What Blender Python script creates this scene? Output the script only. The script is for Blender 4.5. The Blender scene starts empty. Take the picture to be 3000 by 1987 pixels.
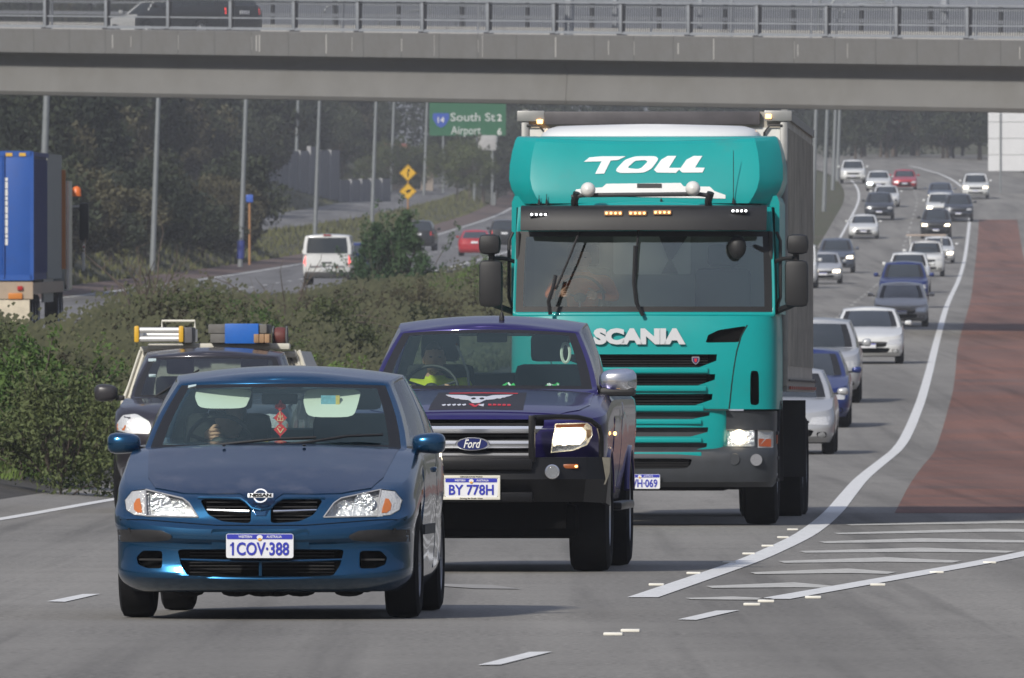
import bpy, bmesh, math, random
from mathutils import Vector, Matrix
from mathutils.bvhtree import BVHTree

# ------------------------------------------------------------------ camera, sky, sun, exposure
S = bpy.context.scene
COL = S.collection
FPX = 38000.0                      # focal length in photograph pixels (3000 wide): a long telephoto
CAMZ = 1.2
cam_data = bpy.data.cameras.new('camera')
cam = bpy.data.objects.new('camera', cam_data)
COL.objects.link(cam)
cam.location = (0, 0, CAMZ)
cam.rotation_euler = (math.radians(90), 0, 0)
cam_data.sensor_width = 36
cam_data.lens = 36 * FPX / 3000
cam_data.shift_y = 186.5 / 3000
cam_data.clip_start = 1
cam_data.clip_end = 6000
cam_data.dof.use_dof = True
cam_data.dof.focus_distance = 84
cam_data.dof.aperture_fstop = 26
S.camera = cam

SUN_EL, SUN_AZ = 34.0, 29.0        # the sun stands behind the camera, to its left
world = bpy.data.worlds.new('World')
S.world = world
world.use_nodes = True
wn, wl = world.node_tree.nodes, world.node_tree.links
wn.clear()
w_out = wn.new('ShaderNodeOutputWorld')
w_bg = wn.new('ShaderNodeBackground')
w_sky = wn.new('ShaderNodeTexSky')
w_sky.sky_type = 'NISHITA'
w_sky.sun_disc = False
w_sky.sun_elevation = math.radians(SUN_EL)
w_sky.sun_rotation = math.radians(180 + SUN_AZ)
w_sky.air_density = 1.3
w_sky.dust_density = 2.0
w_mix = wn.new('ShaderNodeMixRGB')
w_tc = wn.new('ShaderNodeTexCoord')
w_map = wn.new('ShaderNodeMapping')
w_map.inputs['Scale'].default_value = (1, 1, 3.0)
w_noise = wn.new('ShaderNodeTexNoise')
w_noise.inputs['Scale'].default_value = 2.2
w_noise.inputs['Detail'].default_value = 6
w_ramp = wn.new('ShaderNodeValToRGB')
w_ramp.color_ramp.elements[0].position = 0.36
w_ramp.color_ramp.elements[0].color = (0.62, 0.62, 0.62, 1)
w_ramp.color_ramp.elements[1].position = 0.62
w_ramp.color_ramp.elements[1].color = (0.95, 0.95, 0.95, 1)
# slate rain cloud, brighter overhead than at the horizon as any overcast sky is
w_sep = wn.new('ShaderNodeSeparateXYZ')
w_el = wn.new('ShaderNodeMapRange')
w_el.inputs['From Min'].default_value = 0.0
w_el.inputs['To Min'].default_value = 1.0
w_el.inputs['To Max'].default_value = 2.3
w_cl = wn.new('ShaderNodeVectorMath')
w_cl.operation = 'SCALE'
w_cl.inputs[0].default_value = (2.35, 2.65, 3.7)
wl.new(w_tc.outputs['Generated'], w_sep.inputs['Vector'])
wl.new(w_sep.outputs['Z'], w_el.inputs['Value'])
wl.new(w_el.outputs['Result'], w_cl.inputs['Scale'])
wl.new(w_cl.outputs['Vector'], w_mix.inputs['Color2'])
wl.new(w_tc.outputs['Generated'], w_map.inputs['Vector'])
wl.new(w_map.outputs['Vector'], w_noise.inputs['Vector'])
wl.new(w_noise.outputs['Fac'], w_ramp.inputs['Fac'])
wl.new(w_ramp.outputs['Color'], w_mix.inputs['Fac'])
wl.new(w_sky.outputs['Color'], w_mix.inputs['Color1'])
wl.new(w_mix.outputs['Color'], w_bg.inputs['Color'])
wl.new(w_bg.outputs['Background'], w_out.inputs['Surface'])
w_bg.inputs['Strength'].default_value = 0.066

sun_data = bpy.data.lights.new('sun', 'SUN')
sun_data.energy = 3.2
sun_data.angle = math.radians(4.0)
sun_data.color = (1.0, 0.95, 0.87)
sun = bpy.data.objects.new('sun', sun_data)
COL.objects.link(sun)
_e, _a = math.radians(SUN_EL), math.radians(SUN_AZ)
sun_dir = Vector((math.sin(_a) * math.cos(_e), math.cos(_a) * math.cos(_e), -math.sin(_e)))
sun.rotation_euler = sun_dir.to_track_quat('-Z', 'Y').to_euler()
sun.location = (-200, -300, 250)

S.view_settings.view_transform = 'Standard'
S.view_settings.look = 'None'
S.view_settings.gamma = 1
S.view_settings.exposure = 0.18
S.view_settings.use_curve_mapping = False
S.render.engine = 'CYCLES'
S.cycles.max_bounces = 8
S.cycles.transparent_max_bounces = 24
S.cycles.volume_bounces = 0
S.cycles.caustics_reflective = False
S.cycles.caustics_refractive = False
S.cycles.sample_clamp_indirect = 4.0
S.cycles.use_denoising = True

R = random.Random(11)

# ------------------------------------------------------------------ materials
MATS = {}

def mat(name, col=(0.5, 0.5, 0.5), rough=0.5, metal=0.0, coat=0.0, spec=0.5, noise=None, bump=None, emit=None, coords='Object', dirt=None):
    """procedural principled material; noise=(scale, amount) varies the colour, bump=(scale, strength), dirt=(colour, scale, low, high)"""
    if name in MATS:
        return MATS[name]
    m = bpy.data.materials.new(name)
    m.use_nodes = True
    n, l = m.node_tree.nodes, m.node_tree.links
    b = n['Principled BSDF']
    b.inputs['Base Color'].default_value = (*col, 1)
    b.inputs['Roughness'].default_value = rough
    b.inputs['Metallic'].default_value = metal
    b.inputs['Coat Weight'].default_value = coat
    b.inputs['Coat Roughness'].default_value = 0.04
    b.inputs['Specular IOR Level'].default_value = spec
    tc = n.new('ShaderNodeTexCoord')
    last = None
    if noise:
        t = n.new('ShaderNodeTexNoise'); t.inputs['Scale'].default_value = noise[0]; t.inputs['Detail'].default_value = 8
        t.inputs['Roughness'].default_value = 0.65
        l.new(tc.outputs[coords], t.inputs['Vector'])
        r = n.new('ShaderNodeMapRange'); r.inputs['From Min'].default_value = 0.25; r.inputs['From Max'].default_value = 0.75
        r.inputs['To Min'].default_value = 1 - noise[1]; r.inputs['To Max'].default_value = 1 + noise[1]
        l.new(t.outputs['Fac'], r.inputs['Value'])
        mx = n.new('ShaderNodeVectorMath'); mx.operation = 'SCALE'; mx.inputs[0].default_value = col
        l.new(r.outputs['Result'], mx.inputs['Scale'])
        last = mx.outputs['Vector']
    if dirt:
        t2 = n.new('ShaderNodeTexNoise'); t2.inputs['Scale'].default_value = dirt[1]; t2.inputs['Detail'].default_value = 7
        t2.inputs['Roughness'].default_value = 0.7
        l.new(tc.outputs[coords], t2.inputs['Vector'])
        r2 = n.new('ShaderNodeMapRange'); r2.inputs['From Min'].default_value = dirt[2]; r2.inputs['From Max'].default_value = dirt[3]
        l.new(t2.outputs['Fac'], r2.inputs['Value'])
        mc = n.new('ShaderNodeMixRGB'); mc.inputs['Color1'].default_value = (*col, 1); mc.inputs['Color2'].default_value = (*dirt[0], 1)
        if last: l.new(last, mc.inputs['Color1'])
        l.new(r2.outputs['Result'], mc.inputs['Fac'])
        last = mc.outputs['Color']
    if last: l.new(last, b.inputs['Base Color'])
    if bump:
        t3 = n.new('ShaderNodeTexNoise'); t3.inputs['Scale'].default_value = bump[0]; t3.inputs['Detail'].default_value = 5
        l.new(tc.outputs[coords], t3.inputs['Vector'])
        bp = n.new('ShaderNodeBump'); bp.inputs['Strength'].default_value = bump[1]; bp.inputs['Distance'].default_value = 0.02
        l.new(t3.outputs['Fac'], bp.inputs['Height']); l.new(bp.outputs['Normal'], b.inputs['Normal'])
    if emit:
        b.inputs['Emission Color'].default_value = (*emit[0], 1); b.inputs['Emission Strength'].default_value = emit[1]
    MATS[name] = m
    return m

def glass(name, tint=(0.5, 0.6, 0.56), ior=1.7, gcol=(1, 1, 1), rough=0.02):
    """thin sheet of glass: tinted see-through with a Fresnel reflection"""
    m = bpy.data.materials.new(name); m.use_nodes = True
    n, l = m.node_tree.nodes, m.node_tree.links
    n.clear()
    o = n.new('ShaderNodeOutputMaterial'); mx = n.new('ShaderNodeMixShader'); f = n.new('ShaderNodeFresnel')
    t = n.new('ShaderNodeBsdfTransparent'); g = n.new('ShaderNodeBsdfGlossy')
    ge = n.new('ShaderNodeNewGeometry'); mr = n.new('ShaderNodeMapRange')      # the same index from both sides of the sheet
    mr.inputs['To Min'].default_value = ior; mr.inputs['To Max'].default_value = 1 / ior
    l.new(ge.outputs['Backfacing'], mr.inputs['Value']); l.new(mr.outputs['Result'], f.inputs['IOR'])
    t.inputs['Color'].default_value = (*tint, 1); g.inputs['Color'].default_value = (*gcol, 1); g.inputs['Roughness'].default_value = rough
    l.new(f.outputs['Fac'], mx.inputs['Fac']); l.new(t.outputs[0], mx.inputs[1]); l.new(g.outputs[0], mx.inputs[2])
    l.new(mx.outputs[0], o.inputs['Surface'])
    MATS[name] = m
    return m

def paint(name, col, metal=0.45, rough=0.32, dirt=True):
    return mat(name, col, rough, metal, 0.8, 0.5, noise=(3.0, 0.07), dirt=((0.13, 0.12, 0.10), 2.4, 0.62, 1.25) if dirt else None)

RUB = mat('tyre rubber', (0.009, 0.009, 0.010), 0.9, spec=0.2, noise=(9, 0.3))
BLK = mat('black plastic', (0.012, 0.012, 0.013), 0.55, noise=(8, 0.2))
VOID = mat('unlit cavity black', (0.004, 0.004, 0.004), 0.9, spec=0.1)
GRY = mat('grey trim plastic', (0.035, 0.036, 0.038), 0.6, noise=(6, 0.15))
CHR = mat('chrome', (0.80, 0.81, 0.83), 0.22, 1.0)
SIL = mat('silver alloy', (0.42, 0.43, 0.45), 0.35, 0.9, noise=(12, 0.15))
WHT = mat('white paint', (0.78, 0.78, 0.76), 0.35, 0.0, 0.3, noise=(3, 0.04))
LENS = glass('clear lens', (0.93, 0.95, 0.95), 1.45)
REFL = mat('lamp reflector', (0.8, 0.81, 0.82), 0.16, 1.0, bump=(42, 0.9))
AMB = mat('amber lens', (0.50, 0.15, 0.035), 0.2, 0.0, 0.5, bump=(60, 0.3))
REDL = mat('red tail lens', (0.42, 0.015, 0.015), 0.2, 0.0, 0.5)
REDON = mat('lit red lamp', (0.5, 0.02, 0.02), 0.3, emit=((1.0, 0.05, 0.04), 2.2))
LIT = mat('lit headlamp', (0.9, 0.9, 0.85), 0.2, emit=((1.0, 0.84, 0.60), 5.0))
LITW = mat('lit white diode', (0.9, 0.9, 0.9), 0.2, emit=((0.95, 0.97, 1.0), 7.0))
LITB = mat('lit bluish headlamp', (0.9, 0.9, 0.95), 0.2, emit=((0.75, 0.9, 1.0), 14.0))
LITA = mat('lit amber diode', (0.8, 0.3, 0.05), 0.2, emit=((1.0, 0.52, 0.16), 5.0))
CLOTHD = mat('dark seat fabric', (0.018, 0.020, 0.021), 0.9, noise=(20, 0.2))
DASH = mat('dashboard plastic', (0.022, 0.025, 0.025), 0.7, noise=(15, 0.2))
LINING = mat('pale cabin lining', (0.58, 0.62, 0.56), 0.9, noise=(10, 0.08))
VISOR = mat('cream sun visor', (0.66, 0.68, 0.60), 0.8)
PLATEW = mat('plate white', (0.78, 0.79, 0.82), 0.4, noise=(20, 0.05))
PLATEB = mat('plate blue', (0.035, 0.045, 0.42), 0.4)
SKIN = mat('skin', (0.52, 0.29, 0.20), 0.6, noise=(25, 0.1))
HAIR = mat('dark hair', (0.015, 0.012, 0.010), 0.8)
BEARD = mat('ginger beard', (0.20, 0.10, 0.05), 0.8)
HIVIS = mat('yellow high visibility cloth', (0.62, 0.70, 0.02), 0.8, noise=(14, 0.15))
ORNG = mat('orange high visibility cloth', (0.80, 0.17, 0.03), 0.8, noise=(14, 0.15))
DKGLASS = mat('dark window glass', (0.020, 0.026, 0.028), 0.06, 0.0, 0.6, 0.8)
SCREEN = glass('green tinted windscreen', (0.84, 0.96, 0.90), 1.75, (.80, 1, .90))
SIDEG = glass('dark side window', (0.66, 0.74, 0.72), 1.9)
GLASS2 = glass('grey rear glass', (0.6, 0.68, 0.66), 1.55)

# ------------------------------------------------------------------ mesh helpers
def finish(me, ang=35.0, smooth=True):
    if smooth:
        me.polygons.foreach_set('use_smooth', [True] * len(me.polygons))
        me.set_sharp_from_angle(angle=math.radians(ang))
    me.update()

def link(name, me, parent=None):
    o = bpy.data.objects.new(name, me)
    COL.objects.link(o)
    if parent is not None: o.parent = parent
    return o

def tag(o, label=None, cat=None, group=None, kind=None):
    if label: o['label'] = label
    if cat: o['category'] = cat
    if group: o['group'] = group
    if kind: o['kind'] = kind
    return o

def empty(name, loc, label=None, cat=None, group=None, rot=(0, 0, 0), scale=1):
    o = bpy.data.objects.new(name, None)
    COL.objects.link(o)
    o.location = loc; o.rotation_euler = rot; o.empty_display_size = 0.2
    if scale != 1: o.scale = (scale,) * 3
    return tag(o, label, cat, group)

class MB:
    """collects simple shapes; build() links them as one mesh object"""
    def __init__(s): s.v, s.f, s.m, s.mats = [], [], [], []
    def mi(s, m):
        if m is None: return 0
        if m not in s.mats: s.mats.append(m)
        return s.mats.index(m)
    def add(s, vs, fs, m=None, xf=None):
        k = len(s.v); i = s.mi(m)
        s.v += [tuple(xf @ Vector(p)) if xf is not None else tuple(p) for p in vs]
        s.f += [tuple(k + j for j in f) for f in fs]; s.m += [i] * len(fs)
        return s
    def box(s, c, d, m=None, xf=None, b=0.0):
        x, y, z = d[0] / 2, d[1] / 2, d[2] / 2
        if b <= 0:
            vs = [(c[0] + i * x, c[1] + j * y, c[2] + k * z) for i in (-1, 1) for j in (-1, 1) for k in (-1, 1)]
            fs = [(0, 1, 3, 2), (4, 6, 7, 5), (0, 4, 5, 1), (2, 3, 7, 6), (0, 2, 6, 4), (1, 5, 7, 3)]
            return s.add(vs, fs, m, xf)
        bm = bmesh.new()
        bmesh.ops.create_cube(bm, size=1)
        bmesh.ops.scale(bm, vec=d, verts=bm.verts)
        bmesh.ops.bevel(bm, geom=list(bm.edges), offset=min(b, min(d) * 0.45), segments=2, affect='EDGES', profile=0.6)
        bmesh.ops.translate(bm, vec=c, verts=bm.verts)
        return s.bm(bm, m, xf)
    def bm(s, bm, m=None, xf=None):
        bm.verts.index_update()
        s.add([v.co[:] for v in bm.verts], [tuple(v.index for v in f.verts) for f in bm.faces], m, xf)
        bm.free()
        return s
    def bar(s, p, q, r0, r1=None, n=8, m=None, cap=True):
        r1 = r0 if r1 is None else r1
        p, q = Vector(p), Vector(q)
        d = (q - p)
        if d.length < 1e-6: return s
        t = d.to_track_quat('Z', 'Y').to_matrix()
        vs = []
        for (c, r) in ((p, r0), (q, r1)):
            for i in range(n):
                a = 2 * math.pi * i / n
                vs.append(c + t @ Vector((r * math.cos(a), r * math.sin(a), 0)))
        fs = [(i, (i + 1) % n, n + (i + 1) % n, n + i) for i in range(n)]
        if cap: fs += [tuple(range(n - 1, -1, -1)), tuple(range(n, 2 * n))]
        return s.add(vs, fs, m)
    def tube(s, pts, r, n=8, m=None):
        pts = [Vector(p) for p in pts]
        rs = r if isinstance(r, (list, tuple)) else [r] * len(pts)
        vs = []; up = None
        for i, p in enumerate(pts):
            d = (pts[min(i + 1, len(pts) - 1)] - pts[max(i - 1, 0)]).normalized()
            if up is None:
                up = Vector((0, 0, 1)) if abs(d.z) < 0.9 else Vector((1, 0, 0))
            a = d.cross(up).normalized(); up = a.cross(d).normalized()
            for k in range(n):
                t = 2 * math.pi * k / n
                vs.append(p + a * (rs[i] * math.cos(t)) + up * (rs[i] * math.sin(t)))
        fs = [(i * n + k, i * n + (k + 1) % n, (i + 1) * n + (k + 1) % n, (i + 1) * n + k) for i in range(len(pts) - 1) for k in range(n)]
        fs += [tuple(range(n - 1, -1, -1)), tuple((len(pts) - 1) * n + k for k in range(n))]
        return s.add(vs, fs, m)
    def lathe(s, prof, c=(0, 0, 0), axis='X', n=24, m=None):
        """prof = [(along, radius)]"""
        vs = []
        for (h, r) in prof:
            for i in range(n):
                a = 2 * math.pi * i / n
                u, w = r * math.cos(a), r * math.sin(a)
                p = (h, u, w) if axis == 'X' else ((u, h, w) if axis == 'Y' else (u, w, h))
                vs.append((c[0] + p[0], c[1] + p[1], c[2] + p[2]))
        fs = [(i * n + k, i * n + (k + 1) % n, (i + 1) * n + (k + 1) % n, (i + 1) * n + k) for i in range(len(prof) - 1) for k in range(n)]
        if prof[0] != prof[-1] and prof[0][1] > 1e-5: fs.append(tuple(range(n - 1, -1, -1)))
        if prof[0] != prof[-1] and prof[-1][1] > 1e-5: fs.append(tuple((len(prof) - 1) * n + k for k in range(n)))
        return s.add(vs, fs, m)
    def ball(s, c, d, m=None, n=14, xf=None):
        bm = bmesh.new()
        bmesh.ops.create_uvsphere(bm, u_segments=n, v_segments=max(6, n * 2 // 3), radius=0.5)
        bmesh.ops.scale(bm, vec=d, verts=bm.verts)
        bmesh.ops.translate(bm, vec=c, verts=bm.verts)
        return s.bm(bm, m, xf)
    def prism(s, poly, y0, y1, m=None, xf=None):
        """outline in (x, z), extruded from y0 to y1"""
        n = len(poly)
        vs = [(x, y0, z) for x, z in poly] + [(x, y1, z) for x, z in poly]
        fs = [tuple(range(n)), tuple(range(2 * n - 1, n - 1, -1))] + [(i, n + i, n + (i + 1) % n, (i + 1) % n) for i in range(n)]
        return s.add(vs, fs, m, xf)
    def mesh(s, name, ang=35.0, smooth=True, default=None):
        me = bpy.data.meshes.new(name)
        me.from_pydata(s.v, [], s.f)
        for m in (s.mats or ([default] if default else [])): me.materials.append(m)
        if len(s.mats) > 1: me.polygons.foreach_set('material_index', s.m)
        bm = bmesh.new(); bm.from_mesh(me)
        bmesh.ops.recalc_face_normals(bm, faces=bm.faces)
        bm.to_mesh(me); bm.free()
        finish(me, ang, smooth)
        return me
    def build(s, name, m=None, parent=None, ang=35.0, smooth=True):
        me = s.mesh(name, ang, smooth, m)
        return link(name, me, parent)

def interp(xs, ys, x):
    if x <= xs[0]: return ys[0]
    if x >= xs[-1]: return ys[-1]
    for i in range(len(xs) - 1):
        if x <= xs[i + 1]:
            t = (x - xs[i]) / (xs[i + 1] - xs[i])
            return ys[i] + (ys[i + 1] - ys[i]) * t

def pchip(knots):
    xs = [k[0] for k in knots]; ys = [k[1] for k in knots]; n = len(xs)
    d = [(ys[i + 1] - ys[i]) / (xs[i + 1] - xs[i]) for i in range(n - 1)]
    ms = [d[0]] + [0.0 if d[i - 1] * d[i] <= 0 else 2 * d[i - 1] * d[i] / (d[i - 1] + d[i]) for i in range(1, n - 1)] + [d[-1]]
    def f(x):
        if x <= xs[0]: return ys[0] + ms[0] * (x - xs[0])
        if x >= xs[-1]: return ys[-1] + ms[-1] * (x - xs[-1])
        i = 0
        while x > xs[i + 1]: i += 1
        h = xs[i + 1] - xs[i]; t = (x - xs[i]) / h
        return (ys[i] * (2 * t**3 - 3 * t**2 + 1) + h * ms[i] * (t**3 - 2 * t**2 + t) + ys[i + 1] * (-2 * t**3 + 3 * t**2) + h * ms[i + 1] * (t**3 - t**2))
    return f

def text_mesh(name, body, size, m, bold=0.0, sx=1.0, shear=0.0, depth=0.003, space=1.0, width=None):
    """lettering as real geometry; reads from -Y, centred on the origin in x and z"""
    cu = bpy.data.curves.new('lettering', 'FONT')
    cu.body = body; cu.size = size; cu.offset = bold; cu.extrude = depth; cu.shear = shear
    cu.space_character = space; cu.resolution_u = 3
    o = bpy.data.objects.new('lettering', cu)
    COL.objects.link(o)
    bpy.context.view_layer.update()
    me = bpy.data.meshes.new_from_object(o.evaluated_get(bpy.context.evaluated_depsgraph_get()))
    bpy.data.objects.remove(o); bpy.data.curves.remove(cu)
    me.name = name
    vs = [v.co.copy() for v in me.vertices]
    x0, x1 = min(v.x for v in vs), max(v.x for v in vs); z0, z1 = min(v.y for v in vs), max(v.y for v in vs)
    k = sx if width is None else width / (x1 - x0)
    for v in me.vertices:
        p = v.co
        v.co = ((p.x - (x0 + x1) / 2) * k, -p.z, p.y - (z0 + z1) / 2)
    me.materials.clear(); me.materials.append(m)
    me.update()
    return me

def smooth_poly(pts, r=0.25, n=3):
    """round the corners of an outline"""
    out = []; k = len(pts)
    for i in range(k):
        a, b, c = Vector(pts[i - 1]), Vector(pts[i]), Vector(pts[(i + 1) % k])
        p, q = b.lerp(a, r), b.lerp(c, r)
        for j in range(n + 1):
            t = j / n
            out.append(tuple(p * (1 - t)**2 + b * 2 * t * (1 - t) + q * t * t))
    return out

def rrect(x0, x1, z0, z1, r, n=4):
    out = []
    for cx, cz, a0 in ((x1 - r, z1 - r, 0), (x0 + r, z1 - r, 90), (x0 + r, z0 + r, 180), (x1 - r, z0 + r, 270)):
        for i in range(n + 1):
            a = math.radians(a0 + 90 * i / n)
            out.append((cx + r * math.cos(a), cz + r * math.sin(a)))
    return out

def ellipse(cx, cz, rx, rz, n=24):
    return [(cx + rx * math.cos(2 * math.pi * i / n), cz + rz * math.sin(2 * math.pi * i / n)) for i in range(n)]

def flip(poly): return [(-x, z) for x, z in poly]

def grid_face(poly, step):
    """2-D outline -> bmesh in the xy plane cut into a grid"""
    bm = bmesh.new()
    f = bm.faces.new([bm.verts.new((p[0], p[1], 0)) for p in poly])
    bmesh.ops.triangulate(bm, faces=[f])
    for ax in (0, 1):
        lo, hi = min(p[ax] for p in poly), max(p[ax] for p in poly)
        k = max(1, int((hi - lo) / step))
        no = (1, 0, 0) if ax == 0 else (0, 1, 0)
        for i in range(1, k):
            c = lo + (hi - lo) * i / k
            co = (c, 0, 0) if ax == 0 else (0, c, 0)
            bmesh.ops.bisect_plane(bm, geom=list(bm.verts) + list(bm.edges) + list(bm.faces), plane_co=co, plane_no=no, dist=1e-5)
    return bm

def patch(name, poly, bvh, m, parent, axis='front', off=0.004, thick=0.012, step=0.06):
    """a panel with the given outline laid on a body surface: (x, z) seen from the front, (y, z) from a side, (x, y) from the top"""
    bm = grid_face(poly, step)
    rays = {'front': (Vector((0, 1, 0)), lambda u, v: Vector((u, -6, v))), 'rear': (Vector((0, -1, 0)), lambda u, v: Vector((u, 40, v))),
            'right': (Vector((-1, 0, 0)), lambda u, v: Vector((6, u, v))), 'left': (Vector((1, 0, 0)), lambda u, v: Vector((-6, u, v))),
            'top': (Vector((0, 0, -1)), lambda u, v: Vector((u, v, 9)))}
    d, org = rays[axis]
    for v in bm.verts:
        o = org(v.co.x, v.co.y)
        h = bvh.ray_cast(o, d)
        if h[0] is None:
            h = bvh.find_nearest(o + d * 6)
        v.co = h[0] - d * off
    top = list(bm.faces)
    be = [e for e in bm.edges if len(e.link_faces) == 1]
    ex = bmesh.ops.extrude_edge_only(bm, edges=be)
    for v in [g for g in ex['geom'] if isinstance(g, bmesh.types.BMVert)]: v.co += d * thick
    bmesh.ops.recalc_face_normals(bm, faces=bm.faces)
    # make the face look outwards
    if top and sum((f.normal.dot(d) for f in top)) > 0: bmesh.ops.reverse_faces(bm, faces=bm.faces)
    me = bpy.data.meshes.new(name)
    bm.to_mesh(me); bm.free()
    me.materials.append(m)
    finish(me, 40)
    return link(name, me, parent)

def cut(o, cutters):
    """carve real recesses out of a closed body; cutters = MB with the materials of the recess"""
    me = cutters.mesh('cutter', smooth=False)
    c = link('cutter', me, o)
    md = o.modifiers.new('cut', 'BOOLEAN')
    md.operation = 'DIFFERENCE'; md.solver = 'MANIFOLD'; md.object = c
    try: md.material_mode = 'TRANSFER'
    except Exception: pass
    bpy.context.view_layer.update()
    new = bpy.data.meshes.new_from_object(o.evaluated_get(bpy.context.evaluated_depsgraph_get()))
    o.modifiers.clear()
    old = o.data; o.data = new; bpy.data.meshes.remove(old)
    bpy.data.objects.remove(c)
    finish(o.data, 32)

def recess(c, poly, bvh, depth, m):
    """cutter for a recess whose floor follows the body surface"""
    pts = []
    for i, a in enumerate(poly):
        b = poly[(i + 1) % len(poly)]
        k = max(1, int(math.dist(a, b) / .06))
        pts += [(a[0] + (b[0] - a[0]) * j / k, a[1] + (b[1] - a[1]) * j / k) for j in range(k)]
    bm = grid_face(pts, .07)
    for v in bm.verts:
        x, z = v.co.x, v.co.y
        h = bvh.ray_cast(Vector((x, -6, z)), Vector((0, 1, 0)))[0]
        if h is None: h = bvh.find_nearest(Vector((x, 0, z)))[0]
        v.co = (x, h.y + depth, z)
    be = [e for e in bm.edges if len(e.link_faces) == 1]
    ex = bmesh.ops.extrude_edge_only(bm, edges=be)
    nv = [g for g in ex['geom'] if isinstance(g, bmesh.types.BMVert)]
    for v in nv: v.co.y = -.6
    bmesh.ops.contextual_create(bm, geom=[e for e in bm.edges if len(e.link_faces) == 1])
    bmesh.ops.recalc_face_normals(bm, faces=bm.faces)
    c.bm(bm, m)

def shell_bm(keys, ztop, crown, nz=22, nf=13, ns=18, nr=9, ncap=10, bottom_in=1.0):
    """closed vehicle body from plan outlines stacked in height; key = (z, half width, front y, corner depth, exponent, rear y, rear corner)"""
    zb, zt = keys[0][0], keys[-1][0]
    ks = [pchip([(k[0], k[j]) for k in keys]) for j in range(1, 7)]
    rows = []
    for r in range(nz):
        t = r / (nz - 1); z = zb + (zt - zb) * t
        w, yf, lc, n, yr, lr = (f(z) for f in ks)
        pts = []
        for i in range(nf):
            a = math.pi / 2 * i / (nf - 1)
            pts.append((w * max(0.0, math.sin(a))**(2 / n), yf + lc * (1 - max(0.0, math.cos(a))**(2 / n))))
        for i in range(1, ns):
            pts.append((w, yf + lc + (yr - lr - yf - lc) * i / ns))
        for i in range(nr):
            a = math.pi / 2 * (1 - i / (nr - 1))
            pts.append((w * max(0.0, math.sin(a))**(2 / n), yr - lr * (1 - max(0.0, math.cos(a))**(2 / n))))
        rows.append([(x, y, zb + (ztop(y) - zb) * t) for x, y in pts])
    bm = bmesh.new()
    def strip(A, B, flipf):
        for i in range(len(A) - 1):
            q = [A[i], A[i + 1], B[i + 1], B[i]]
            if flipf: q.reverse()
            try: bm.faces.new(q)
            except ValueError: pass
    for sgn in (1, -1):
        V = [[bm.verts.new((sgn * x, y, z)) for x, y, z in row] for row in rows]
        for r in range(nz - 1): strip(V[r], V[r + 1], sgn < 0)
    for row, cr in ((rows[-1], crown), (rows[0], None)):
        L = []
        for x, y, z in row:
            L.append([bm.verts.new((x * (2 * j / ncap - 1), y, z + (cr(y) * (1 - (2 * j / ncap - 1)**2) * min(1.0, x * 2.2) if cr else 0))) for j in range(ncap + 1)])
        for i in range(len(L) - 1): strip(L[i], L[i + 1], cr is None)
    bmesh.ops.remove_doubles(bm, verts=bm.verts, dist=1e-4)
    bmesh.ops.dissolve_degenerate(bm, edges=bm.edges, dist=1e-5)
    bmesh.ops.recalc_face_normals(bm, faces=bm.faces)
    return bm

def bm_obj(bm, name, m, parent, ang=32):
    me = bpy.data.meshes.new(name)
    bm.to_mesh(me)
    for q in (m if isinstance(m, (list, tuple)) else [m]): me.materials.append(q)
    finish(me, ang)
    return link(name, me, parent)

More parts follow.
